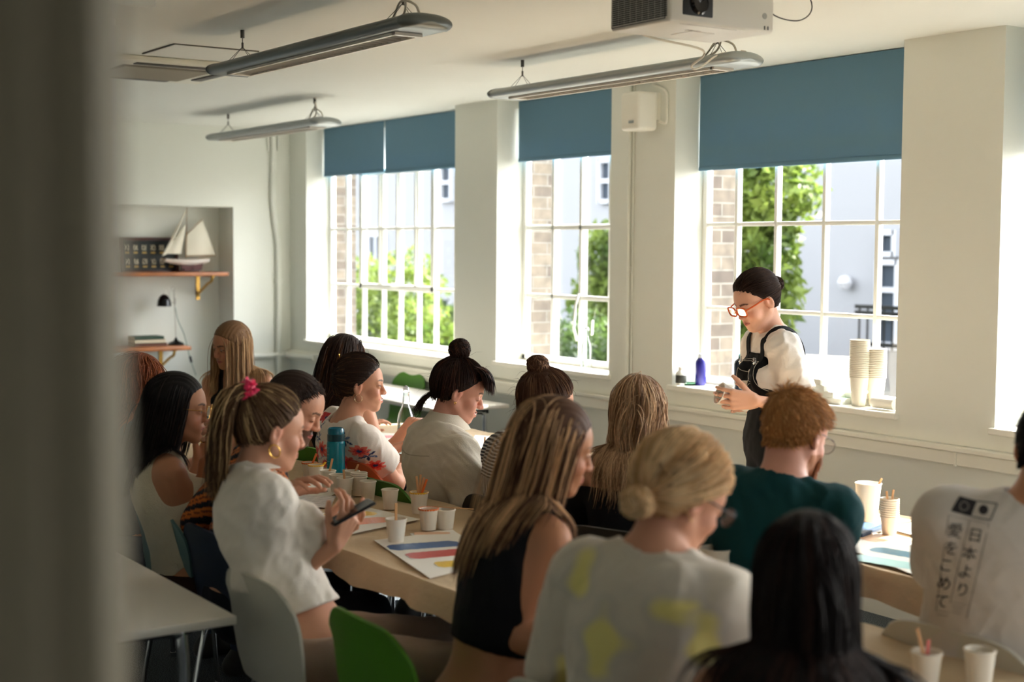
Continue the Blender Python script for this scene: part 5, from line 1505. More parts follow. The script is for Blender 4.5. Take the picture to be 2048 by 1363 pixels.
# ------------------------------------------------------------------ hair
def skull_roots(rg, n, hline=HLINE, xlim=None):
    out = []
    while sum(len(a) for a in out) < n:
        d = rg.normal(size=(n * 3, 3)); d /= np.linalg.norm(d, axis=1)[:, None]
        p = np.array([0, -.015, .03]) + d * np.array([.077, .097, .091])
        ok = p[:, 2] > np.interp(p[:, 1], *hline)
        out.append(p[ok])
    return np.concatenate(out)[:n]
def collider(o, extra=(), garment_t=.012, face=True):
    sh = Shape(); H, Rh, hs = o.H, o.Rh, o.hs
    sh.add(Ell(o.L(0, -.015, .03), np.array((.077, .097, .091)) * hs, Rh), .01)
    sh.add(Ell(o.L(0, .01, -.04), np.array((.062, .062, .075)) * hs, Rh), .02)
    if face: sh.add(Ell(o.L(0, .075, -.035), np.array((.060, .066, .110)) * hs, Rh), .01)
    for p, k in o.neck: sh.add(p, k)
    for p, k in o.tor[2:]:
        if isinstance(p, Ell): sh.add(Ell(p.c, p.r + garment_t, p.R), .02)
        else: sh.add(Cap(p.a, p.b, p.ra + garment_t, p.rb + garment_t), .02)
    for s in (1, -1): sh.add(Cap(o.S[s], o.E[s], .055, .045), .02)
    for e in extra: sh.add(e, .01)
    return sh
def colors(rg, n, base, hi=None, frac=.3, roots=None, hif=None, jit=.12):
    c = np.tile(np.array(srgb(base)), (n, 1))
    if hi is not None:
        m = rg.uniform(size=n) < frac if hif is None else hif
        c[m] = np.array(srgb(hi))
    return c * rg.uniform(1 - jit * 2, 1 + jit * 2, (n, 1))
def band_colors(rg, r, base, hi, frac, hiface=None, soft=.18, jit=.10):
    n = len(r); b = np.array(srgb(base)); c = np.tile(b, (n, 1))
    if hi is not None:
        th = np.arctan2(r[:, 0], -r[:, 1] + 1e-6); ph = rg.uniform(0, 6.28, 4)
        v = .5 + .22 * np.sin(th * 7 + ph[0] + r[:, 2] * 20) + .18 * np.sin(th * 17 + ph[1]) + .12 * np.sin(th * 31 + ph[2] + r[:, 2] * 60) + rg.normal(size=n) * .13
        f = np.full(n, frac) if hiface is None else np.where(r[:, 1] > .0, hiface, frac)
        a = smooth01((v - (1 - f)) / soft + .5)[:, None]
        c = c * (1 - a) + np.array(srgb(hi)) * a
    return c * rg.uniform(1 - jit * 2, 1 + jit * 2, (n, 1))
def smooth01(a): a = np.clip(a, 0, 1); return a * a * (3 - 2 * a)
def grow(o, P, D0, length, steps, off, target, g, col_, rg, wav=0, wfreq=30, jitter=.04, tgt_fun=None, stick=0.0):
    n = len(P); D = D0 / (np.linalg.norm(D0, axis=1)[:, None] + 1e-9)
    out = [P.copy()]; st = (length / steps)[:, None]
    ph = rg.uniform(0, 6.28, n)
    for i in range(steps):
        T = target if tgt_fun is None else tgt_fun(P, i / steps)
        gi = g if np.isscalar(g) else g[min(i, len(g) - 1)]
        D = D * (1 - gi) + T * gi + rg.normal(size=(n, 3)) * jitter
        D /= np.linalg.norm(D, axis=1)[:, None] + 1e-9
        P = P + D * st
        rmp = min(1.0, (i + 1.5) / 7); pull = .7 if i < steps * stick else 0.0
        for _ in range(2):
            sd = col_.at(P); pen = np.maximum(off * rmp - sd, 0) - pull * np.clip(sd - off * rmp, 0, .03)
            m = np.abs(pen) > 1e-4
            if m.any(): P[m] += col_.gradient(P[m]) * pen[m][:, None]
        D2 = P - out[-1]; D = D2 / (np.linalg.norm(D2, axis=1)[:, None] + 1e-9)
        out.append(P.copy())
    A = np.stack(out, 1)
    if wav:
        s = np.linspace(0, 1, steps + 1)[None] * length[:, None]
        side = np.cross(D, np.array([0, 0, 1.0])); side /= np.linalg.norm(side, axis=1)[:, None] + 1e-9
        env = np.clip(s / .12, 0, 1)
        A += (wav * env * np.sin(s * wfreq + (ph * .25)[:, None]))[:, :, None] * side[:, None]
    return A
def base_cap(o, color, hline=HLINE, grow_=.007, extra=(), name='hair', lift=0.0):
    sh = Shape(); sh.add(HairCap(o.H, o.Rh, np.array((.078 + grow_, .098 + grow_, .092 + grow_)) * o.hs, np.array((0, -.015, .03 + lift)) * o.hs, (np.array(hline[0]) * o.hs, np.array(hline[1]) * o.hs)), 0)
    for p, k in extra: sh.add(p, k)
    lo, hi = sh.box(.02); ax = [axis_coords(lo[i], hi[i], .0045) for i in range(3)]
    F = sh.grid(*ax); M = np.abs(F) < .02; I = np.nonzero(M); pts = (np.stack([ax[0][I[0]], ax[1][I[1]], ax[2][I[2]]], 1) - o.H) @ o.Rh
    F[I] -= (.0012 * np.sin(pts[:, 0] * 420 + 3 * np.sin(pts[:, 1] * 30)) * 1.0).astype(np.float32)
    Vv, Q = nets(F, *ax)
    c = np.tile(np.array(srgb(color)) * .75, (len(Vv), 1))
    hm = fastmesh(name, Vv - o.O, Q, hair_mat(), o.root, c)
    return hm
def hair_long(o, base, hi=None, frac=.3, length=.42, n=1500, part=0.0, seed=1, wav=0, wfreq=28, rad=.0017, lay=.022, back=.35, front_keep=True, lvar=.12, extra=(), face_frame=.0, hiface=None, bias=(0, 0, 0), steps=22, up=.0):
    rg = np.random.default_rng(seed)
    cap = base_cap(o, base)
    r = skull_roots(rg, n); xs = r[:, 0] - part
    W = o.H + (r * o.hs) @ o.Rh.T
    fr = np.clip((r[:, 1] + .03) / .07, 0, 1); fr = fr * fr * (3 - 2 * fr)
    loc = np.stack([np.tanh(xs / .012) * .95 * fr + (r[:, 0] / .08) * .55 * (1 - fr), -back * .6 * fr - 1.0 * (1 - fr), -.05 + 0 * xs], 1)
    D0 = loc @ o.Rh.T
    off = .003 + lay * .62 * rg.uniform(0, 1, n) ** 1.3; cl = collider(o, extra, face=front_keep)
    ln = length * rg.uniform(1 - lvar, 1.0, n) + .04 * (r[:, 2] - .03) * 4
    tgt = nrm(np.array([0, 0, -1.0]) + np.asarray(bias, float))
    Nr = cl.gradient(W); D0 = D0 - Nr * (D0 * Nr).sum(1)[:, None]
    gs = [.22, .26, .30, .36] + [.45] * 40
    A = grow(o, W, D0, ln, steps, off, tgt, gs, cl, rg, wav, wfreq, .025, stick=.2)
    c = band_colors(rg, r, base, hi, frac, hiface)
    strands_mesh('strands', A, rg.uniform(.7, 1.3, n) * rad, c, hair_mat(), cap, o.O)
    return cap
def hair_gather(o, G, base, hi=None, frac=.2, n=1100, seed=1, tail=None, bun=None, rad=.0014, sag=0.0, loose=.004, tailn=500, hline=HLINE, wisps=20, puff=0.0):
    """strands combed over the skull to the point G (head local), then a tail and/or a bun there"""
    rg = np.random.default_rng(seed)
    G = np.array(G, float); Gw = o.L(*G)
    extra = []
    if bun:
        bc, br = bun; extra = [(Ell(o.L(*bc), np.array(br) * .82 * o.hs, o.Rh), .012)]
    if puff: extra.append((Ell(o.L(0, -.03, .05), np.array((.08, .085, .075 + puff)) * o.hs, o.Rh), .02))
    cap = base_cap(o, base, hline, .0035 + puff * .3, extra)
    cl = collider(o, face=False)
    r = skull_roots(rg, n, hline); W = o.H + (r * o.hs) @ o.Rh.T
    steps = 12; pts = [W]; off = rg.uniform(.004, .010 + puff, n)
    for i in range(1, steps + 1):
        t = i / steps; q = W * (1 - t) + (Gw + rg.normal(size=(n, 3)) * .0) * t
        q = q + V(0, 0, -sag) * math.sin(math.pi * t)
        sd = cl.at(q); lift = off * math.sin(math.pi * min(1, t + .15)) + .003
        for _ in range(2):
            pen = np.maximum(lift - cl.at(q), 0); q = q + cl.gradient(q) * pen[:, None]
        pts.append(q)
    A = np.stack(pts, 1)
    strands_mesh('strands', A, rg.uniform(.7, 1.3, n) * rad, band_colors(rg, r, base, hi, frac), hair_mat(), cap, o.O)
    if tail:
        k = tailn; sp = tail.get('spread', .02); L_ = tail.get('length', .35) * rg.uniform(.8, 1.0, k)
        root = Gw + rg.normal(size=(k, 3)) * .009
        d0 = o.Rh @ np.array(tail.get('dir', (0, -1, .2)), float); D0 = d0 + rg.normal(size=(k, 3)) * tail.get('fan', .16)
        A = grow(o, root, D0, L_, 18, rg.uniform(.003, sp, k), V(0, 0, -1) + np.array(tail.get('bias', (0, 0, 0))), [.10, .22, .3] + [.36] * 30, collider(o), rg, tail.get('wav', 0.004), 24, .035)
        strands_mesh('ponytail', A, rg.uniform(.7, 1.3, k) * rad * 1.25, colors(rg, k, base, hi, tail.get('frac', frac)), hair_mat(), cap, o.O)
    if bun:
        k = bun_n = 420; bc, br = np.array(bun[0]), np.array(bun[1])
        S = 20; th = np.linspace(0, 1, S)[None] * rg.uniform(2.5, 5, (k, 1)) + rg.uniform(0, 6.28, (k, 1))
        ax0 = np.array([.3, 1, .35]); axs = ax0 + rg.normal(size=(k, 3)) * .55; axs /= np.linalg.norm(axs, axis=1)[:, None]
        u = np.cross(axs, [0, 0, 1.0]); u /= np.linalg.norm(u, axis=1)[:, None]; w = np.cross(axs, u)
        hgt = rg.uniform(-.75, .75, (k, 1)); rr = np.sqrt(1 - hgt ** 2) * rg.uniform(.84, 1.06, (k, 1))
        q = rr[:, :, None] * (np.cos(th)[:, :, None] * u[:, None] + np.sin(th)[:, :, None] * w[:, None]) + (hgt[:, :, None] * axs[:, None])
        q = q * br + bc + .002 * np.sin(th * 3)[:, :, None]
        A = o.H + (q * o.hs) @ o.Rh.T
        strands_mesh('bun', A, rg.uniform(.8, 1.4, k) * rad * 1.15, colors(rg, k, base, hi, frac), hair_mat(), cap, o.O)
    if wisps:
        k = wisps; r2 = skull_roots(rg, k, hline); W2 = o.H + (r2 * o.hs * 1.04) @ o.Rh.T
        A = grow(o, W2, (r2 + rg.normal(size=(k, 3)) * .05) @ o.Rh.T, rg.uniform(.03, .09, k), 10, np.full(k, .006), V(0, 0, -1.0), .12, cl, rg, 0, 0, .2)
        strands_mesh('wisps', A, np.full(k, .0005), colors(rg, k, base), hair_mat(), cap, o.O)['kind'] = 'stuff'
    return cap
def hair_short(o, base, hi=None, n=2600, length=.035, seed=1, rad=.0015, dirl=(0, -.2, -.6), hline=HLINE, lift=.35, frac=.3, topl=1.3, grow_=.004):
    rg = np.random.default_rng(seed)
    cap = base_cap(o, base, hline, grow_)
    r = skull_roots(rg, n, hline); W = o.H + (r * o.hs * 1.01) @ o.Rh.T
    nl = (r - np.array([0, -.015, .03])) / np.array([.077, .097, .091]); D0 = (nl * lift + np.array(dirl)) @ o.Rh.T
    ln = length * rg.uniform(.6, 1.1, n) * np.interp(r[:, 2], [-.05, .03, .1], [.5, .8, topl])
    A = grow(o, W, D0, ln, 6, np.full(n, .003), (np.array(dirl) @ o.Rh.T) / np.linalg.norm(dirl), .18, collider(o, face=False), rg, 0, 0, .12)
    strands_mesh('strands', A, rg.uniform(.7, 1.3, n) * rad, colors(rg, n, base, hi, frac), hair_mat(), cap, o.O)
    return cap
def fringe(o, cap, base, n=260, seed=3, length=.085, xr=.055, rad=.0015, side=0.0, hi=None, zf=.088):
    rg = np.random.default_rng(seed)
    x = rg.uniform(-xr, xr, n); r = np.stack([x, rg.uniform(.02, .065, n), np.full(n, zf) + rg.uniform(.012, .03, n)], 1)
    W = o.H + (r * o.hs) @ o.Rh.T
    sh = Shape(); sh.add(Ell(o.L(0, -.01, .03), np.array((.079, .099, .092)) * o.hs, o.Rh), .01); sh.add(Ell(o.L(0, .03, .01), np.array((.07, .072, .07)) * o.hs, o.Rh), .02)
    D0 = np.stack([x * 2 + side, np.full(n, .9), np.full(n, .25)], 1) @ o.Rh.T
    tgt = o.Rh @ np.array([side * .4, .25, -1.0])
    A = grow(o, W, D0, np.full(n, length) * rg.uniform(.85, 1.1, n), 12, rg.uniform(.004, .016, n), tgt, .2, sh, rg, 0, 0, .03)
    strands_mesh('fringe', A, rg.uniform(.8, 1.3, n) * rad, colors(rg, n, base, hi, .2), hair_mat(), cap, o.O)
def beard_hair(o, base, n=700, seed=2, hi=None):
    rg = np.random.default_rng(seed)
    r = np.stack([rg.uniform(-.06, .06, n), np.zeros(n), rg.uniform(-.118, -.045, n)], 1)
    r[:, 1] = .088 - 9 * r[:, 0] ** 2 - np.clip(-.095 - r[:, 2], 0, 1) * 1.2
    W = o.H + (r * o.hs) @ o.Rh.T
    for _ in range(4): W = W - o.body.gradient(W) * o.body.at(W)[:, None] * .9
    lo = (W - o.H) @ o.Rh
    ok = ~((np.abs(lo[:, 0]) < .026) & (lo[:, 2] > -.073)); W = W[ok]; lo = lo[ok]; k = len(W)
    D0 = (o.body.gradient(W) * .5) + o.Rh @ np.array([0, .2, -1.0])
    A = grow(o, W, D0, rg.uniform(.012, .028, k), 5, np.full(k, .001), o.Rh @ np.array([0, .1, -1.0]), .2, o.body, rg, 0, 0, .1)
    strands_mesh('beard', A, np.full(k, .0009), colors(rg, k, base, hi, .3), hair_mat(), o.root, o.O)
def glasses(o, rim, m_rim, m_lens, w=.024, h=.019, r=.0016, yy=.108, zc=-.002, round_=2.0, thick=1.0):
    t = MB(); ang = np.linspace(0, 2 * math.pi, 28, endpoint=False)
    ctr = []
    for s in (1, -1):
        pts = [o.L(s * .033 + w * np.sign(math.cos(a)) * abs(math.cos(a)) ** (2 / round_), yy - .25 * abs(s * .033 + w * math.cos(a)) ** 1.0 * .35, zc + h * np.sign(math.sin(a)) * abs(math.sin(a)) ** (2 / round_)) - o.O for a in ang]
        t.tube(pts, r, 8, closed=True, flat=thick)
        ctr.append(pts)
    t.tube([o.L(.010, yy - .002, zc + .006) - o.O, o.L(0, yy, zc + .009) - o.O, o.L(-.010, yy - .002, zc + .006) - o.O], r, 7)
    for s in (1, -1):
        t.tube(catmull([o.L(s * (.033 + w), yy - .006, zc + .008) - o.O, o.L(s * .072, .07, zc + .010) - o.O, o.L(s * .079, .01, zc + .012) - o.O, o.L(s * .080, -.018, zc - .004) - o.O], 4), r, 7, flat=thick)
    g = t.build('glasses', m_rim, o.root); g['label'] = rim
    mb = MB()
    for pts in ctr:
        c = np.mean(pts, 0); mb.add(np.vstack([pts, [c]]), [(i, (i + 1) % 28, 28) for i in range(28)])
    mb.build('lens', m_lens, g)
def earring(o, s, r, m, label, tube=.0013, dz=-.036):
    c = o.L(s * .082, -.002, dz - r) - o.O; a = np.linspace(0, 2 * math.pi, 26, endpoint=False)
    f = o.Rh[:, 1]; mb = MB(); mb.tube([c + f * r * .92 * math.cos(q) + V(0, 0, 1) * r * math.sin(q) for q in a], tube, 7, closed=True)
    e = mb.build('earring', m, o.root); e['label'] = label
PXY = lambda px, d: at(px, 900, d)[:2]
BLK = cloth_mat('cloth_black', (16, 16, 19)); DENIM = cloth_mat('cloth_denim', (46, 58, 78)); DKDEN = cloth_mat('cloth_dark_denim', (24, 28, 38)); BEIGE = cloth_mat('cloth_beige', (158, 136, 120))
WLIN = cloth_mat('cloth_linen', (214, 206, 190), bump=.25, bs=220); WHT = cloth_mat('cloth_white', (216, 208, 196)); OLIVE = cloth_mat('cloth_olive', (40, 42, 34)); GREY = cloth_mat('cloth_grey', (96, 98, 100))
def smooth01(a): a = np.clip(a, 0, 1); return a * a * (3 - 2 * a)
def sit(o, kind, label, face=None, dx=0, dy=0, back=.03):
    return None

# ---- A: the standing instructor -------------------------------------------------
o = person('woman standing at the window in orange glasses and black dungarees, holding a cup', (1513, 600, 5.95), 262, 27, chest=250, P=PXY(1554, 6.02), standing=True, skin='fair', hfine=.003,
           hl=dict(w=at(1513, 801, 5.74), d=-cr + cu * .05, n=cf * .9 + cu * .1, curl=(.55, .55, .35), fine=.0036, thumb=(.9, .2), spread=.10, sc=1.0), elbow_l=cr * .9 - V(0, 0, .8),
           hr_=dict(w=at(1518, 800, 5.93), d=-cr * .95 - cu * .1, n=-cf * .8 - cr * .2, curl=(.5, .5, .3), fine=.0045, thumb=(.9, .3)), elbow_r=V(-.3, .2, -1),
           brow=(58, 38, 30), lips=(190, 106, 98), lidclosed=0, nose=.9, bulk=.92, sh_w=.145, bust=.8)
A_ = o
TEEW = cloth_mat('tee_offwhite', (232, 226, 220), bump=.2)
top(o, 'tee', TEEW, t=.009, hem=.38, sl=.66, slr=(.060, .064), neckr=.052, neckfwd=.008, h=.0055, wr=(.0060, 22, 3), name='t_shirt')
DUNG = cloth_mat('dungaree_black', (15, 17, 22), bump=.5)
N_, cx, cy, cz = o.N, o.Rc[:, 0], o.Rc[:, 1], o.Rc[:, 2]
cuts = [('-', Half(-cz, N_ - cz * .080), .004)]
for s in (1, -1): cuts.append(('-', RBox(N_ + cx * s * (.10 + .30) - cz * .02, (.30, .5, .235), o.Rc, .06), .02))
cuts.append(('-', RBox(N_ - cy * .37 - cz * .02, (.5, .36, .23), o.Rc, .05), .02))
lg = [q for q in o.legs if not (isinstance(q[0], Cap) and q[0].ra < .036 and q[0].b[2] < .05)]
garment(o, 'dungarees', o.tor[:4] + o.tor[-2:] + lg, .019, cuts + [('-', Half(V(0, 0, 1), V(0, 0, .08)), .004)], DUNG, .007, (.0035, 22, 8), label='black dungarees with white stitching')
def on_surface(o, P, off):
    P = np.asarray(P, float)
    for _ in range(5): P = P - o.body.gradient(P) * (o.body.at(P) - off)[:, None]
    return P
STITCH = mat('white_thread', (214, 210, 200), .7)
def C(o, u, v, w): return o.N + o.Rc @ np.array((u, v, w))
def path(o, pts, off, n=6): return on_surface(o, catmull([C(o, *p) for p in pts], n), off) - o.O
mb = MB()
for s in (1, -1):
    P_ = path(o, [(s * .075, .14, -.088), (s * .075, .13, -.04), (s * .092, .05, .0), (s * .085, -.05, .0), (s * .045, -.13, -.08), (s * .02, -.14, -.20), (s * .0, -.14, -.28)], .018, 7)
    mb2 = MB(); tn = MB()
    Nn = o.body.gradient(P_ + o.O)
    tg = np.gradient(P_, axis=0); tg /= np.linalg.norm(tg, axis=1)[:, None]; sd = np.cross(tg, Nn); sd /= np.linalg.norm(sd, axis=1)[:, None]
    mb2.grid(np.stack([P_ - sd * .015, P_, P_ + sd * .015], 1), .003); mb2.build('strap', DUNG, o.root)
    c = path(o, [(s * .075, .14, -.098), (s * .075, .14, -.099)], .026, 1)[0]; nn = o.body.gradient((c + o.O)[None])[0]
    mb3 = MB(); mb3.lathe([(0, .004), (.008, .003), (.009, 0), (0, -.002)], c, 16, frame_from(np.cross(nn, (0, 0, 1)), nn)); mb3.tube([c + cx * .012 - cz * .004 + nn * .001, c + cx * .012 + cz * .02, c - cx * .012 + cz * .02, c - cx * .012 - cz * .004 + nn * .001], .0016, 6, closed=True)
    mb3.build('buckle', M_CHROME, o.root)
for pts in ([(-.085, .14, -.086), (.085, .14, -.086)], [(-.06, .14, -.140), (-.02, .15, -.147), (.02, .15, -.147), (.06, .14, -.140)], [(-.06, .14, -.143), (-.058, .14, -.215), (-.03, .15, -.233), (.03, .15, -.233), (.058, .14, -.215), (.06, .14, -.143)], [(0, .15, -.147), (0, .15, -.230)],
            [(-.088, .13, -.09), (-.092, .12, -.18), (-.11, .08, -.225)], [(-.09, .13, -.10), (.09, .13, -.10)]):
    mb.tube(path(o, pts, .0235, 6), .0009, 5)
mb.build('stitching', STITCH, o.root)
c = path(o, [(-.03, .15, -.205), (-.03, .15, -.206)], .024, 1)[0]; nn = o.body.gradient((c + o.O)[None])[0]; Rl = frame_from(-nn, (0, 0, 1))
mb = MB(); mb.box(c, (.0125, .0008, .016), Rl); o2 = mb.build('sewn_label', mat('label_white', (232, 228, 216), .7), o.root, False); o2['label'] = 'small white sewn label with a dark crescent mark'
mb = MB(); q = np.linspace(.5, 5.6, 14); mb.tube([c + nn * .0014 + Rl @ np.array((.0045 * math.cos(a), 0, .006 * math.sin(a) + .001)) for a in q], [.0006 + .0016 * math.sin((a - .5) / 5.1 * math.pi) for a in q], 5); mb.build('label_mark', M_BLACK, o2)
shoes(o)
hair_gather(o, (0, -.115, .02), (54, 38, 32), (84, 60, 48), .15, n=1500, seed=11, bun=((0, -.125, .015), (.03, .022, .03)), rad=.0011, wisps=14)
M_ORG = mat('orange_acetate', (232, 104, 52), .15, trans=.25); M_LENS = glass_mat('lens_tint', (.90, .86, .93), .08)
glasses(o, 'chunky translucent orange glasses', M_ORG, M_LENS, w=.0285, h=.020, r=.0034, yy=.112, zc=.001, round_=3.2)
mb = MB()
for k, cpt in ((1, .40), (2, .42)):
    pr = [p for p, kk in o.hands if isinstance(p, Cap)]
lh = o.hands[-18:]   # left hand was added second
for idx in (4 + 3, 4 + 6):
    p = lh[idx][0]; d = nrm(p.b - p.a); c = p.a + (p.b - p.a) * .35; u_ = nrm(np.cross(d, (0, 0, 1))); w_ = np.cross(d, u_)
    mb.tube([c - o.O + (p.ra + .0006) * (math.cos(a) * u_ + math.sin(a) * w_) for a in np.linspace(0, 6.283, 18, endpoint=False)], .0013, 6, closed=True)
mb.build('ring', mat('silver_ring', (220, 216, 208), .2, 1.0), o.root)
# her cup, held on its side
def held_cup(c, axis, label, h=.137, rt=.045, rb=.031):
    R = frame_from(np.cross(axis, (.3, .2, 1)), axis)
    t = empty('large_paper_cup', tuple(c), 0, label, 'cup')
    mb = MB(); mb.lathe([(0, .003), (rb, 0), (rt, h - .003), (rt + .0025, h - .003), (rt + .003, h), (rt, h + .0015), (rt - .002, h), (rb - .001, .005), (0, .005)], -nrm(axis) * h * .55, 36, R, cap=False)
    mb.build('cup_body', mat('cup_white', (238, 236, 232), .4), t); return t
held_cup(at(1465, 796, 5.805), -cr * .9 - cf * .22 + cu * .34, 'white paper cup held tilted in the standing woman\'s hands')

# ---- B: long straight hair, facing the camera ------------------------------------
o = person('woman in a black tank top with long straight blonde hair, facing the camera', (462, 690, 7.45), 282, 14, hr=-6, chest=318, P=PXY(478, 7.5), skin='tan', hfine=.0034, lips=(168, 92, 84),
           hl=dict(w=at(500, 880, 7.2)), hr_=dict(w=at(440, 872, 7.15)), base_z=.55, brow=(70, 48, 34))
top(o, 'tank', BLK, t=.006, hem=.40, neckdeep=.14, armhole=.058)
trousers(o, DENIM); shoes(o)
hair_long(o, (132, 98, 68), (200, 164, 122), .5, length=.40, n=2600, part=.005, seed=21, rad=.0014, lay=.012, back=.1, lvar=.10, hiface=.6)

# ---- C: ginger person behind the door frame --------------------------------------
o = person('person with wavy ginger hair, mostly hidden by the blurred door frame', (282, 770, 5.55), 90, 5, chest=90, P=PXY(275, 5.5), skin='light')
top(o, 'tee', GREY, sl=.7); trousers(o, DENIM, h=.014); shoes(o)
hair_long(o, (128, 66, 36), (170, 96, 56), .3, length=.22, n=1100, seed=22, wav=.012, wfreq=40, rad=.0017, lay=.035, back=.3)

# ---- D: dark hair, gold glasses ---------------------------------------------------
o = person('woman with long black hair and gold round glasses in a cream knitted vest', (356, 817, 4.86), 58, 4, chest=72, P=PXY(378, 4.85), skin='tan', nose=.9, lips=(176, 100, 92),
           hl=dict(w=at(396, 930, 5.15), d=cu * .7 + cr * .5, n=-cf, fine=.005), elbow_l=V(-.3, 0, -1), hr_=dict(w=at(410, 925, 4.95), d=cu * .35 + cr * .95, n=cf * .6 - cu * .4, fine=.0045, curl=(.5, .6, .5), index=(.1, .2, .1)), elbow_r=cr * .1 - V(0, 0, 1) + cf * -.1)
KNIT = cloth_mat('cream_knit', (210, 200, 176), bump=1.0, bs=260)
top(o, 'tank', KNIT, t=.008, hem=.42, neckdeep=.06, armhole=.064, backdeep=.03, neckr=.07); trousers(o, cloth_mat('cloth_brown', (56, 36, 28))); shoes(o)
hair_long(o, (22, 17, 16), (44, 32, 28), .25, length=.31, n=2000, seed=23, rad=.0015, lay=.014, back=.9, bias=(0, -.25, 0), lvar=.06)
glasses(o, 'round gold wire glasses', M_GOLD, glass_mat('clear_lens', (.93, .93, .91), .10), w=.024, h=.022, r=.0011, yy=.112)

# ---- E: striped jumper, looking down ----------------------------------------------
def stripes(o):
    dk, og, br = [np.array(srgb(c)) for c in ((26, 28, 36), (206, 112, 50), (120, 66, 40))]
    def f(L, Wp):
        s = -L[:, 2] + .006 * np.sin(L[:, 0] * 16) + L[:, 1] * .12
        p = (s / .041) % 1.0
        c = np.where((p < .44)[:, None], dk, np.where((p < .66)[:, None], og, np.where((p < .76)[:, None], br * .7, og * .9)))
        return c
    return f
o = person('man with receding dark hair looking down, in an orange and navy striped jumper', (590, 815, 4.85), 46, 26, chest=70, P=PXY(484, 4.6), sex='m', sh_w=.18, skin='light', hfine=.0034, nose=.95, lidclosed=1, lips=(170, 90, 84),
           hl=dict(w=at(474, 930, 4.72), d=cu * .9 - cr * .5, n=-cr * .5 + cf * .5, curl=(.5, .7, .5), fine=.004, index=(.05, .1, .1), thumb=(.9, .2)), elbow_l=-cr * .9 - V(0, 0, .9) - cf * .2,
           hr_=dict(w=at(560, 990, 4.5)), beard=(70, 50, 42), neck_off=(-.03, 0))
top(o, 'long', cloth_mat('striped_wool', (200, 120, 60), attr='Col', bump=.8, bs=200), t=.014, hem=.46, h=.006, cfunc=stripes(o), wr=(.005, 18, 4), name='striped_jumper', neckr=.07)
trousers(o, DKDEN); shoes(o)
HREC = ([-.12, -.06, -.02, .0, .02, .045, .06, .08, .11], [-.085, -.085, -.05, .01, .035, .07, .098, .13, .16])
hair_short(o, (52, 38, 32), (80, 60, 50), n=2600, length=.018, hline=HREC, seed=24, dirl=(0, .5, -.3))
mb = MB(); p = o.hands[-18 + 4][0] if False else o.hands[18 + 4 + 3][0]; d = nrm(p.b - p.a); u_ = nrm(np.cross(d, (0, 0, 1))); w_ = np.cross(d, u_); c = (p.a + p.b) / 2
mb.tube([c - o.O + (p.ra + .001) * (math.cos(a) * u_ + math.sin(a) * w_) for a in np.linspace(0, 6.283, 18, endpoint=False)], .0016, 6, closed=True); mb.build('ring', M_GOLD, o.root)

# ---- F: pink scrunchie and phone -------------------------------------------------
o = person('woman with a highlighted ponytail in a pink scrunchie and white blouse, looking at her phone', (541, 858, 4.12), 82, 12, chest=72, P=PXY(615, 4.0), skin='light', hfine=.0034, nose=.95,
           hr_=dict(w=at(668, 1092, 4.02), d=cr * .45 + cu * .9, n=-cr * .45 + cu * .45 + cf * .5, curl=(.6, .6, .4), fine=.0042, thumb=(.6, .6)), elbow_r=-V(0, 0, 1) - cr * .5, sh_drop=.09,
           hl=dict(w=at(640, 1062, 4.25), d=cr * .9 + cu * .25, n=-cf * .6 + cu * .5, curl=(.5, .5, .35), fine=.005), elbow_l=-V(0, 0, 1), base_z=.56)
F_ = o
prims = list(o.tor)
top(o, 'shirt', cloth_mat('blouse_white', (222, 214, 202), bump=.3), t=.016, hem=.41, sl=.86, slr=(.064, .084), neckr=.064, h=.0065, wr=(.0075, 15, 9), name='blouse', neckfwd=.035)
trousers(o, BEIGE, t=.010, wr=(.003, 14, 3), h=.009, high=.0); shoes(o)
mb = MB(); aa = np.linspace(-2.6, 2.6, 16)
mb.grid([[C(o, .062 * math.sin(a) * (1 + .1 * k), -.062 * math.cos(a) * (1 + .14 * k) + .02, .045 - .012 * k + .012 * math.cos(a)) - o.O for k in range(4)] for a in aa], .003); mb.build('collar', MATS['blouse_white'], o.root)
G_ = (0, -.075, .085)
hair_gather(o, G_, (98, 72, 50), (188, 156, 112), .22, n=1500, seed=25, tail=dict(length=.36, spread=.016, dir=(.1, -1, .15), fan=.12, frac=.34, wav=.008, bias=(-.05, -.05, 0)), rad=.0015, tailn=800)
rg_ = np.random.default_rng(5); mb = MB(); pts = []
for a in np.linspace(0, 2 * math.pi, 60, endpoint=False):
    rr = .030 + .006 * math.sin(a * 7) ; pts.append(o.L(rr * math.cos(a), G_[1] - .012 + .011 * math.sin(a * 5), G_[2] + .004 + rr * math.sin(a)) - o.O)
mb.tube(pts, [.0125 + .0045 * math.sin(9 * k) for k in range(60)], 8, closed=True); mb.build('scrunchie', mat('hot_pink_satin', (238, 32, 92), .4, sheen=.4), o.root)['label'] = 'bright pink scrunchie'
earring(o, 1, .018, M_GOLD, 'gold hoop earring', .0022)
# phone
pc = at(703, 1024, 4.02); ax_ = nrm(cr * .82 + cu * .42 + cf * .35); nn = nrm(cu * .75 - cr * .45 - cf * .25); R = frame_from(ax_, nn)
t = empty('smartphone', tuple(pc), 0, 'dark smartphone held by the woman with the pink scrunchie', 'phone')
mb = MB(); mb.box((0, 0, 0), (.035, .068, .0042), R, bev=.004); mb.build('phone_body', mat('phone_dark', (30, 32, 38), .3), t)
mb = MB(); mb.box(R @ np.array((0, 0, .0043)), (.032, .064, .0004), R); mb.build('screen', mat('phone_screen', (46, 50, 60), .1), t, False)

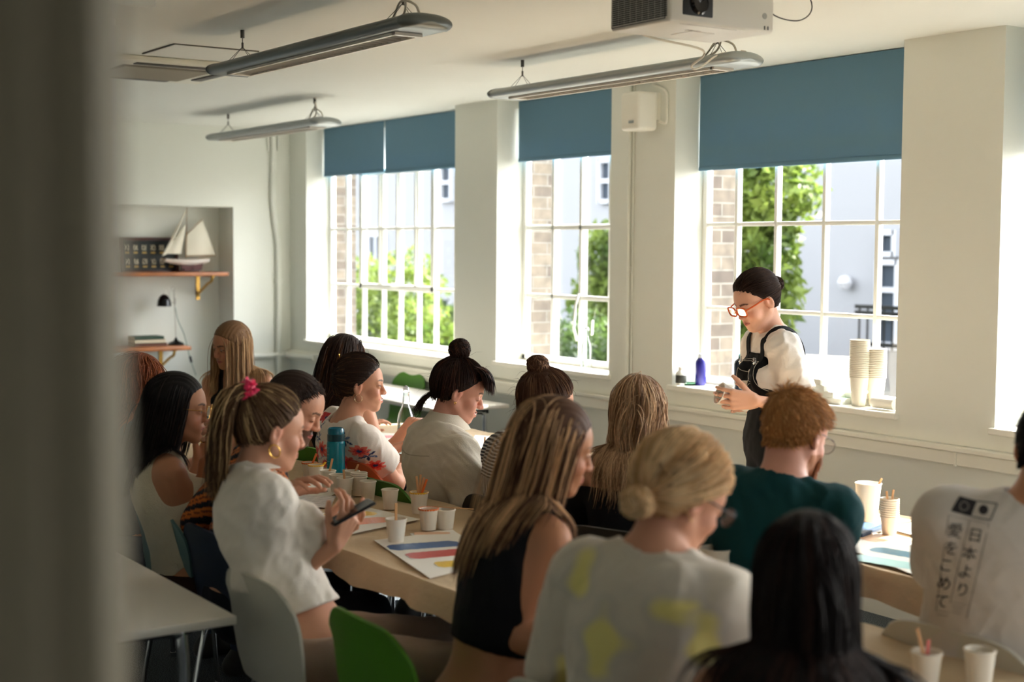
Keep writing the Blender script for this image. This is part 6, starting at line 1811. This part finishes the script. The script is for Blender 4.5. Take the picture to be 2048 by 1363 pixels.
# ---- G: long dark hair, back to the camera ---------------------------------------
o = person('woman in black with long dark brown hair, back turned, arm reaching along the table', (692, 722, 6.62), 102, 6, chest=110, P=PXY(694, 6.6), skin='light',
           hr_=dict(w=at(822, 842, 6.5), d=cr + cf * .2), elbow_r=-V(0, 0, 1) + cr * .2)
top(o, 'tank', BLK, t=.007, hem=.42, neckdeep=.06); trousers(o, DKDEN, h=.014); shoes(o)
hair_long(o, (46, 30, 24), (96, 62, 40), .25, length=.40, n=1800, seed=26, wav=.008, wfreq=30, rad=.0018, lay=.026, back=.8, bias=(-.12, -.2, 0))

# ---- H: floral top -----------------------------------------------------------------
def floral(seed):
    rg = np.random.default_rng(seed)
    base = np.array(srgb((226, 216, 206))); red = np.array(srgb((208, 56, 64))); coral = np.array(srgb((230, 112, 98))); nv = np.array(srgb((44, 56, 104))); bl = np.array(srgb((96, 122, 170)))
    fl = [(.025, -.105, .034), (-.05, -.145, .036), (.14, -.145, .03), (.045, -.165, .02), (.085, -.125, .042), (-.10, -.10, .030), (.12, -.215, .034), (-.06, -.20, .036), (-.12, -.24, .03), (.02, -.28, .036), (.17, -.08, .028), (-.02, -.12, .014), (.03, -.175, .016), (-.135, -.01, .028), (.0, -.36, .03), (-.09, -.33, .03), (.21, -.15, .026)]
    lf = [(-.055, -.03), (-.06, -.075), (.14, -.15), (.13, -.045), (-.02, -.07), (.0, -.23), (.06, -.215), (-.12, -.140), (.15, -.19), (.04, -.33), (-.16, -.06), (.19, -.10), (.10, -.07)]
    def f(L, Wp):
        u = np.arctan2(L[:, 0], -L[:, 1] + .02) * .13; w = L[:, 2]; fr = (L[:, 1] > .04)
        c = np.tile(base, (len(u), 1))
        for a, b, ang, ln in [(-.03, -.16, .3, .12), (-.12, -.20, .2, .08), (.07, -.06, -.9, .08), (-.06, -.05, 1.5, .07), (.11, -.19, .5, .06), (-.02, -.30, .4, .09)]:
            du, dw = u - a, w - b; s = du * math.cos(ang) + dw * math.sin(ang); n_ = -du * math.sin(ang) + dw * math.cos(ang) + .006 * np.sin(s * 60)
            m = (np.abs(n_) < .0016) & (s > 0) & (s < ln); c[m] = bl
        for k, (a, b) in enumerate(lf):
            for j in range(6):
                an = k * 1.3 + j * 1.05; du, dw = u - a - .014 * math.cos(an), w - b - .014 * math.sin(an)
                s = du * math.cos(an) + dw * math.sin(an); n_ = -du * math.sin(an) + dw * math.cos(an)
                m = (s / .012) ** 2 + (n_ / .0036) ** 2 < 1; c[m] = nv if (j + k) % 3 else bl
        for k, (a, b, r) in enumerate(fl):
            du, dw = u - a, w - b; rr = np.hypot(du, dw); th = np.arctan2(dw, du) + k
            pr = r * (.55 + .45 * np.abs(np.cos(th * 4)) ** .7); m = rr < pr; c[m] = red if k % 2 else coral
            m2 = (rr < pr * .55); c[m2] = red
            m = rr < r * .24; c[m] = nv
        return c
    return f
o = person('smiling woman in a white floral top with dark hair pinned up and a hoop earring', (722, 768, 6.10), 57, 3, chest=84, P=PXY(700, 6.16), skin='light', hfine=.003, smile=1, nose=.95, lips=(196, 92, 90), bulk=1.04, sh_w=.165,
           hr_=dict(w=at(800, 935, 6.35), d=cf), elbow_r=-V(0, 0, 1) + cr * .5 - cf * .2)
H_ = o
top(o, 'tee', cloth_mat('floral_cotton', (226, 216, 206), attr='Col', bump=.15), t=.011, hem=.42, sl=.50, slr=(.066, .082), neckr=.072, neckfwd=-.012, h=.0045, wr=(.005, 16, 12), cfunc=floral(3), name='floral_top')
trousers(o, WHT, h=.014); shoes(o)
hair_gather(o, (0, -.11, .03), (52, 36, 28), (96, 68, 48), .2, n=1600, seed=27, bun=((0, -.085, .0), (.055, .038, .07)), rad=.0012, wisps=30, puff=.008)
mb = MB(); mb.tube([o.L(0.01, -.09, .105) - o.O, o.L(.015, -.10, .125) - o.O], .003, 6); mb.build('hair_pin', M_GOLD, o.root)
earring(o, 1, .017, mat('silver_gold', (214, 196, 160), .2, 1.0), 'large thin hoop earring', .0014)

# ---- I: high bun with a fringe, linen shirt ----------------------------------------
o = person('laughing woman with a messy dark top bun and fringe in an off-white linen shirt', (918, 782, 5.60), 58, 20, chest=84, P=PXY(880, 5.62), skin='pink', hfine=.003, smile=1, nose=1.05, lips=(196, 92, 90), bulk=1.08, sh_w=.152, sh_drop=.085,
           hr_=dict(w=at(985, 1030, 5.65), d=cf), elbow_r=-V(0, 0, 1) + cr * .35 - cf * .1, lidclosed=1)
I_ = o
top(o, 'shirt', WLIN, t=.017, hem=.40, sl=.78, slr=(.068, .088), neckr=.066, h=.0052, wr=(.0085, 13, 31), name='linen_shirt', neckfwd=.03)
mb = MB(); aa = np.linspace(-2.5, 2.5, 18)
mb.grid([[C(o, (.064 + .012 * k) * math.sin(a), -(.060 + .013 * k) * math.cos(a) + .022, .058 - .018 * k + .010 * math.cos(a)) - o.O for k in range(4)] for a in aa], .003); mb.build('collar', WLIN, o.root)
mb = MB(); P_ = path(o, [(-.12, -.10, -.085), (-.07, -.13, -.09), (0, -.14, -.095), (.07, -.13, -.09), (.12, -.10, -.085)], .0225, 7); mb.tube(P_, .0016, 5); mb.build('yoke_seam', mat('linen_seam', (176, 168, 150), .9), o.root)
trousers(o, cloth_mat('cloth_green_black', (26, 32, 30)), t=.016, high=.04); 
garment(o, 'waist_top', o.tor[:3], .010, [('-', Half(o.Rc[:, 2], o.N - o.Rc[:, 2] * .38), .003)], BLK, .01, None)
shoes(o)
capI = hair_gather(o, (0, -.045, .118), (44, 27, 22), (84, 50, 36), .22, n=1700, seed=28, bun=((0, -.055, .155), (.046, .042, .042)), rad=.0013, wisps=36, sag=.0, puff=.006)
fringe(o, capI, (44, 27, 22), n=520, seed=3, length=.10, xr=.066, hi=(84, 50, 36))
rg = np.random.default_rng(8); k = 60; r0 = np.stack([rg.uniform(-.02, .03, k), np.full(k, -.088), rg.uniform(-.055, -.03, k)], 1); W0 = o.H + r0 @ o.Rh.T
A0 = grow(o, W0, np.tile(o.Rh @ V(-.1, -1, -.1), (k, 1)), rg.uniform(.09, .15, k), 14, rg.uniform(.014, .03, k), V(-.2, -.2, -1.0), .2, collider(o, garment_t=.035), rg, .006, 50, .06)
strands_mesh('nape_strands', A0, np.full(k, .0011), colors(rg, k, (44, 27, 22)), hair_mat(), capI, o.O)
earring(o, 1, .004, M_GOLD, 'tiny stud earring', .0016)

# ---- J: bun, navy striped blouse ---------------------------------------------------
def pinstripe():
    m = cloth_mat('pinstripe', (210, 206, 200)); n = m.node_tree.nodes; l = m.node_tree.links; b = n['Principled BSDF']
    tc = n.new('ShaderNodeTexCoord'); sp = n.new('ShaderNodeSeparateXYZ'); l.new(tc.outputs['Object'], sp.inputs[0])
    def stripe(sock, per):
        a = n.new('ShaderNodeMath'); a.operation = 'MULTIPLY'; a.inputs[1].default_value = 1 / per; l.new(sock, a.inputs[0])
        f = n.new('ShaderNodeMath'); f.operation = 'FRACT'; l.new(a.outputs[0], f.inputs[0]); g = n.new('ShaderNodeMath'); g.operation = 'GREATER_THAN'; g.inputs[1].default_value = .45; l.new(f.outputs[0], g.inputs[0]); return g.outputs[0]
    at_ = n.new('ShaderNodeMath'); at_.operation = 'ADD'; l.new(sp.outputs['X'], at_.inputs[0]); l.new(sp.outputs['Y'], at_.inputs[1])
    v = stripe(at_.outputs[0], .0115); h = stripe(sp.outputs['Z'], .0115)
    t = n.new('ShaderNodeMath'); t.operation = 'GREATER_THAN'; t.inputs[1].default_value = YOKE; l.new(sp.outputs['Z'], t.inputs[0])
    mx = n.new('ShaderNodeMix'); l.new(t.outputs[0], mx.inputs[0]); l.new(v, mx.inputs[2]); l.new(h, mx.inputs[3])
    c = n.new('ShaderNodeMix'); c.data_type = 'RGBA'; l.new(mx.outputs[0], c.inputs[0]); c.inputs[6].default_value = (*srgb((206, 204, 200)), 1); c.inputs[7].default_value = (*srgb((44, 48, 60)), 1)
    l.new(c.outputs[2], b.inputs['Base Color']); return m
o = person('woman with a loose brown bun in a navy and white striped blouse', (1092, 808, 5.2), 72, 24, chest=92, P=PXY(1035, 5.16), skin='light', hr_=dict(w=at(1100, 985, 5.3), d=cf), sh_w=.16)
YOKE = o.N[2] - .12
top(o, 'long', pinstripe(), t=.020, hem=.44, h=.006, wr=(.008, 18, 41), name='striped_blouse', neckr=.062)
trousers(o, DENIM, h=.014); shoes(o)
hair_gather(o, (0, -.075, .10), (84, 56, 40), (136, 100, 74), .25, n=1500, seed=29, bun=((0, -.088, .118), (.044, .040, .036)), rad=.0013, wisps=40, puff=.004)

# ---- K: wavy blonde, black off-shoulder top ----------------------------------------
o = person('woman with long wavy dark-blonde hair and a black off-shoulder top, back turned', (1278, 822, 4.9), 132, 4, chest=136, P=PXY(1252, 4.78), skin='light', sh_w=.17)
top(o, 'bandeau', BLK, t=.012, hem=.42, sl=.8, slr=(.060, .075), h=.0075, name='off_shoulder_top')
trousers(o, DKDEN, h=.014); shoes(o)
hair_long(o, (140, 106, 78), (200, 166, 130), .5, length=.37, n=3200, part=.0, seed=30, wav=.007, wfreq=34, rad=.0013, lay=.024, back=.6, bias=(0.02, -.05, 0), lvar=.22)
mb = MB(); P_ = path(o, [(.155, -.02, -.075), (.165, .0, -.02), (.15, .05, -.05)], .012, 6); mb.tube(P_, .008, 7); mb.build('shoulder_frill', BLK, o.root)

# ---- L: long highlighted hair, black crop top ---------------------------------------
o = person('woman with long highlighted blonde hair and a cropped black vest, near the table end', (1108, 893, 3.58), 66, 16, chest=80, P=PXY(950, 3.5), skin='tan', sh_w=.155, bulk=1.0, base_z=.50,
           hr_=dict(w=at(1105, 1290, 3.3) + V(0, .12, 0)), elbow_r=-V(0, 0, 1) - cf * .1, hl=None)
L_ = o
top(o, 'tank', BLK, t=.007, hem=.36, neckdeep=.05, armhole=.060, backdeep=.045, h=.0065, name='crop_vest')
trousers(o, OLIVE, t=.016, high=.0); shoes(o)
hair_long(o, (92, 62, 44), (220, 176, 130), .42, length=.40, n=4200, part=.01, seed=31, wav=.004, wfreq=18, rad=.0013, lay=.018, back=.75, bias=(-.14, -.22, 0), lvar=.12, hiface=.5)

# ---- M: low blonde bun, tie-dye top --------------------------------------------------
def tiedye(L, Wp):
    b = np.array(srgb((214, 204, 188))); yl = np.array(srgb((232, 220, 140))); gy = np.array(srgb((196, 190, 180))); c = np.tile(b, (len(L), 1))
    for u, w, r in [(-.045, -.19, .060), (.09, -.10, .045), (-.135, -.065, .042), (.145, -.15, .045), (-.07, -.33, .05), (.05, -.40, .05), (-.17, -.30, .04), (.19, -.26, .05), (-.06, -.46, .05)]:
        d = np.hypot(L[:, 0] - u, (L[:, 2] - w) * .85) + .010 * np.sin(L[:, 0] * 70 + u * 90) + .010 * np.sin(L[:, 2] * 80)
        a = smooth01((r - d) / .03)[:, None]; g = smooth01((r + .022 - d) / .02)[:, None] * .5
        c = c * (1 - g) + gy * g; c = c * (1 - a) + yl * a
    return c
o = person('woman with a low blonde bun in a white top with yellow tie-dye blots', (1362, 988, 2.98), 82, 26, hr=4, chest=122, P=PXY(1243, 2.86), skin='light', bulk=1.03, sh_w=.150, hip=105, neckl=.072, sh_drop=.088)
M_ = o
top(o, 'tee', cloth_mat('tie_dye_cotton', (220, 210, 196), attr='Col'), t=.014, hem=.56, sl=.9, slr=(.074, .088), neckr=.080, neckfwd=.0, h=.0065, wr=(.006, 14, 51), cfunc=tiedye, name='tie_dye_top')
trousers(o, DENIM, h=.014); shoes(o)
hair_gather(o, (.035, -.108, -.045), (206, 164, 116), (242, 208, 160), .5, n=2600, seed=32, bun=((.045, -.118, -.055), (.038, .034, .032)), rad=.0014, wisps=16, puff=.010)
glasses(o, 'dark rimmed glasses', M_BLACK, MATS.get('clear_lens') or glass_mat('clear_lens2', (.93, .93, .93), .1), w=.025, h=.02, r=.002, yy=.112)

# ---- N: red-haired man, dark teal tee ------------------------------------------------
o = person('red-haired bearded man with glasses in a dark teal t-shirt', (1592, 868, 3.98), 98, 20, chest=116, P=PXY(1520, 3.9), sex='m', skin='pink', beard=(150, 84, 44), sh_w=.155, bulk=.95, elbow_r=V(0, 0, -1) - cr * .4, hr_=dict(w=at(1645, 1120, 4.2)), brow=(140, 84, 50))
N__ = o
top(o, 'tee', cloth_mat('teal_cotton', (14, 62, 66)), t=.014, hem=.48, sl=.85, slr=(.072, .082), neckr=.068, neckfwd=.02, h=.007, wr=(.006, 15, 61), name='t_shirt')
trousers(o, DKDEN, h=.014); shoes(o)
HSH = ([-.12, -.06, -.03, -.012, .0, .02, .05, .07, .085, .11], [-.070, -.060, -.02, .022, .036, .042, .05, .072, .084, .09])
hair_short(o, (166, 114, 64), (208, 156, 100), n=3600, length=.034, seed=33, hline=HSH, dirl=(.1, .3, -.35), lift=.6, frac=.45, rad=.0013, grow_=.008)
beard_hair(o, (150, 84, 44), 900, hi=(186, 116, 64))
glasses(o, 'thin wire glasses', mat('wire_dark', (60, 56, 60), .3, .8), MATS.get('clear_lens') or glass_mat('clear_lens3', (.95, .95, .97), .1), w=.026, h=.022, r=.0011, yy=.114)

# ---- O: dark-haired woman closest to the camera --------------------------------------
o = person('woman with long straight black hair and bare shoulders, closest to the camera', (1614, 1152, 2.55), 140, 4, chest=132, P=PXY(1606, 2.38), skin='tan', sh_w=.155, bulk=1.0, hs=.95)
O_ = o
top(o, 'tank', cloth_mat('cloth_brown_black', (30, 22, 20)), t=.006, hem=.40, armhole=.066, neckdeep=.08, backdeep=.10, name='strappy_top', h=.008)
trousers(o, DKDEN, h=.014); shoes(o)
hair_long(o, (24, 16, 14), (60, 36, 26), .3, length=.44, n=4200, part=.0, seed=34, wav=.003, wfreq=20, rad=.0014, lay=.026, back=.8, lvar=.15)

# ---- P: white tee with the Japanese print ---------------------------------------------
o = person('man at the right edge in a white t-shirt with a Japanese print on the back', (2108, 898, 3.35), 112, 14, chest=128, P=PXY(1948, 3.5), sex='m', skin='tan', sh_w=.168, bulk=1.10, sh_drop=.10, elbow_l=V(0, 0, -1), neck_off=(0, -.03), hl=dict(w=at(1900, 1120, 3.9)))
shirtP = top(o, 'tee', cloth_mat('tee_grey_white', (206, 198, 188)), t=.016, hem=.54, sl=.95, slr=(.078, .09), neckr=.072, neckfwd=.015, h=.0065, wr=(.004, 14, 71), name='t_shirt')
trousers(o, DKDEN, h=.014); shoes(o); P__ = o
hair_short(o, (24, 20, 18), n=2400, length=.022, seed=35)
me = shirtP.data; vv = np.zeros(len(me.vertices) * 3); me.vertices.foreach_get('co', vv); vv = vv.reshape(-1, 3) + o.O
bvh = BVHTree.FromPolygons(vv.tolist(), [tuple(p.vertices) for p in me.polygons])
INK = mat('print_ink', (40, 38, 40), .8); INKL = mat('print_line', (150, 144, 136), .8)
def stick(px, py, off=.0016):
    r = ray(px, py); hit = bvh.ray_cast(Vector(CAM), Vector(nrm(r)))
    if hit[0] is None: return None
    n_ = np.array(hit[1]); 
    if n_ @ r > 0: n_ = -n_
    return np.array(hit[0]) + n_ * off
Z = lambda zx, zy: (1840 + zx / 4.543, 960 + zy / 4.543)
def decal(name, polys, m, parent, off=.0016, sub=6):
    """polys: list of quads in crop pixels, subdivided and laid on the shirt"""
    mb = MB()
    for q in polys:
        q = np.array(q, float); rows = []
        ok = True
        for i in range(sub + 1):
            r = []
            for j in range(sub + 1):
                u, v = i / sub, j / sub; p = q[0] * (1 - u) * (1 - v) + q[1] * u * (1 - v) + q[2] * u * v + q[3] * (1 - u) * v
                w = stick(*Z(*p), off)
                if w is None: ok = False; break
                r.append(w - o.O)
            if not ok: break
            rows.append(r)
        if ok: mb.grid(rows)
    if mb.n: return mb.build(name, m, parent)
def seg(a, b, w): a, b = np.array(a, float), np.array(b, float); d = nrm(np.append(b - a, 0))[:2]; n_ = np.array((-d[1], d[0])) * w / 2; return [a - n_, b - n_, b + n_, a + n_]
decal('print_panel', [[(360, 145), (520, 190), (465, 330), (280, 280)]], INK, shirtP)
decal('print_frame', [seg((520, 190), (705, 215), 10), seg((705, 215), (640, 365), 10), seg((640, 365), (468, 330), 10)], INK, shirtP)
decal('print_lines', [seg((262, 318), (630, 400), 5), seg((260, 320), (150, 1180), 10), seg((452, 365), (275, 1110), 10), seg((630, 390), (425, 1250), 10), seg((275, 1100), (430, 1130), 5), seg((150, 1180), (270, 1200), 5)], INKL, shirtP)
def ring(c, r0, r1, n=20, tilt=(1, .25)):
    out = []
    for k in range(n):
        a, b = 2 * math.pi * k / n, 2 * math.pi * (k + 1) / n
        f = lambda t, r: (c[0] + r * math.cos(t) - .2 * r * math.sin(t), c[1] + r * math.sin(t) + .2 * r * math.cos(t))
        out.append([f(a, r0), f(b, r0), f(b, r1), f(a, r1)])
    return out
decal('print_dot', ring((578, 270), 0, 42), INK, shirtP, sub=1)
st = []
for k in range(12):
    a = 2 * math.pi * k / 12; c = (402 + 40 * math.cos(a), 238 + 40 * math.sin(a)); st.append([(c[0] - 6, c[1] - 6), (c[0] + 6, c[1] - 6), (c[0] + 6, c[1] + 6), (c[0] - 6, c[1] + 6)])
decal('print_stars', st, INKL, shirtP, .0024, 1)
def glyph(ch, cxy, size=138):
    tmp = text_mesh(ch, 1.0, 'tmp', INK, None, np.eye(4), extrude=0)
    me = tmp.data; v = np.zeros(len(me.vertices) * 3); me.vertices.foreach_get('co', v); v = v.reshape(-1, 3)
    ctr = (v.max(0) + v.min(0)) / 2; v = v - ctr
    us, vs = np.array((1.0, .16)) * size, np.array((-.22, 1.0)) * size * .98
    out = []
    for p in v:
        c = np.array(cxy) + p[0] * us - p[1] * vs; w = stick(*Z(*c)); out.append((w - o.O) if w is not None else (out[-1] if out else np.zeros(3)))
    me.vertices.foreach_set('co', np.array(out, np.float32).ravel()); me.update(); tmp.name = 'print_character'; tmp.parent = shirtP
for ch, c in zip('日本より', [(505, 500), (452, 660), (415, 825), (390, 990)]): glyph(ch, c)
for ch, c in zip('愛をこめて', [(322, 455), (285, 612), (240, 770), (222, 930), (200, 1095)]): glyph(ch, c)
decal('print_small_text', [seg((290 + 8 * (k % 2), 1135 + 28 * k), (395 - 10 * (k % 3), 1155 + 28 * k), 7) for k in range(3)] + [seg((160, 1215), (260, 1232), 7)], INKL, shirtP)

# ---- Q: linen-clad person hidden behind the man ---------------------------------------
o = person('person in pale linen mostly hidden behind the man in the striped jumper', (590, 805, 7.1), 92, 10, chest=84, P=PXY(598, 7.1), sex='m', skin='light')
top(o, 'tee', cloth_mat('linen_grey', (196, 190, 180), bump=.5), t=.016, sl=.8, slr=(.075, .085), wr=(.008, 16, 81)); trousers(o, DENIM, h=.014); shoes(o); hair_short(o, (60, 44, 34), n=1500, seed=36)

# ================================================================== chairs in place
def chair_at(kind, px, depth, face, label, back=0.0): p = PXY(px, depth); d = math.radians(face); chair(kind, p[0] + math.cos(d) * back, p[1] + math.sin(d) * back, face, label)
def chair_back(kind, px, depth, face, label):
    p = PXY(px, depth); d = math.radians(face); chair(kind, p[0] + math.cos(d) * .25, p[1] + math.sin(d) * .25, face, label)
chair_back('teal', 312, 4.85, 90, 'grey-teal shell chair under the woman with gold glasses')
chair_back('navy', 412, 4.52, 90, 'dark navy shell chair under the man in the striped jumper')
chair_back('white', 508, 3.88, 90, 'white shell chair under the woman with the pink scrunchie')
chair_back('green', 728, 3.44, 88, 'green shell chair at the bottom of the photo, under the woman in the cropped vest')
chair_back('orange', 692, 6.0, 102, 'orange shell chair under the woman in the floral top')
chair_back('dark_green', 757, 5.5, 94, 'green shell chair under the woman in the linen shirt')
chair_back('black', 990, 5.1, 92, 'black shell chair under the woman in the striped blouse')
chair_back('black', 1225, 4.55, 110, 'black shell chair under the woman with wavy hair')
chair_back('teal', 1478, 3.75, 96, 'grey-teal shell chair under the red-haired man')
chair_back('white', 1915, 3.36, 92, 'white shell chair under the man with the Japanese print, at the lower right')
chair_back('white', 1130, 2.86, 92, 'white shell chair under the woman with the low blonde bun')
chair_at('navy', 1606, 2.38, 110, 'navy shell chair under the dark-haired woman closest to the camera')
chair_at('green', 694, 6.6, 100, 'green shell chair under the woman with the long dark hair')
chair_at('navy', 478, 7.5, 318, 'navy shell chair under the woman with long straight hair')
chair_at('teal', 275, 5.5, 90, 'teal shell chair under the ginger-haired person')
chair_at('navy', 598, 7.1, 90, 'navy shell chair under the person in pale linen')
# ================================================================== light
import os
w = bpy.data.worlds.new('sky'); scene.world = w; w.use_nodes = True
n = w.node_tree.nodes; l = w.node_tree.links
bg = n['Background']
sky = n.new('ShaderNodeTexSky'); sky.sky_type = 'NISHITA'; sky.sun_disc = False
SUN_EL = math.radians(40.0); SUN_DX = 0.10
sun_dir = nrm((SUN_DX, 1.0, math.tan(SUN_EL) * math.hypot(1, SUN_DX)))   # towards the sun
sky.sun_elevation = SUN_EL; sky.sun_rotation = math.atan2(sun_dir[0], sun_dir[1])
sky.air_density = 1.0; sky.dust_density = 2.0; sky.ozone_density = 1.0
hs = n.new('ShaderNodeHueSaturation'); hs.inputs['Saturation'].default_value = 0.22
l.new(sky.outputs[0], hs.inputs['Color']); l.new(hs.outputs[0], bg.inputs['Color'])
bg.inputs['Strength'].default_value = 0.62
sd = bpy.data.lights.new('sun', 'SUN'); sd.energy = 12.0; sd.angle = math.radians(0.6); sd.color = (1.0, 0.96, 0.90)
so = bpy.data.objects.new('sun', sd); col.objects.link(so)
so.rotation_euler = Vector(-sun_dir).to_track_quat('-Z', 'Y').to_euler()
for k, (a, b, z) in enumerate(WINS):
    pd = bpy.data.lights.new('window_portal', 'AREA'); pd.shape = 'RECTANGLE'; pd.size = b - a; pd.size_y = CEIL - z
    pd.cycles.is_portal = True
    po = bpy.data.objects.new('window_portal', pd); col.objects.link(po)
    po.location = ((a + b) / 2, OUTY + .01, (CEIL + z) / 2); po.rotation_euler = (math.radians(-90), 0, 0)
pd = bpy.data.lights.new('window_portal', 'AREA'); pd.shape = 'RECTANGLE'; pd.size = 2.5; pd.size_y = 1.4; pd.cycles.is_portal = True
po = bpy.data.objects.new('window_portal', pd); col.objects.link(po); po.location = (XN + .12, 3.05, 1.6); po.rotation_euler = (math.radians(90), 0, math.radians(90))  # portal of the added fill window in the near wall
scene.view_settings.view_transform = 'Standard'; scene.view_settings.look = 'None'
scene.view_settings.exposure = 1.5; scene.view_settings.gamma = 1.0; scene.view_settings.use_curve_mapping = False
scene.cycles.max_bounces = 10; scene.cycles.diffuse_bounces = 6; scene.cycles.glossy_bounces = 4; scene.cycles.transparent_max_bounces = 12
scene.cycles.transmission_bounces = 6
scene.cycles.sample_clamp_indirect = 6.0; scene.cycles.use_denoising = True
scene.cycles.caustics_reflective = False; scene.cycles.caustics_refractive = False
print('BUILD SECONDS %.1f' % (time.time() - T0))
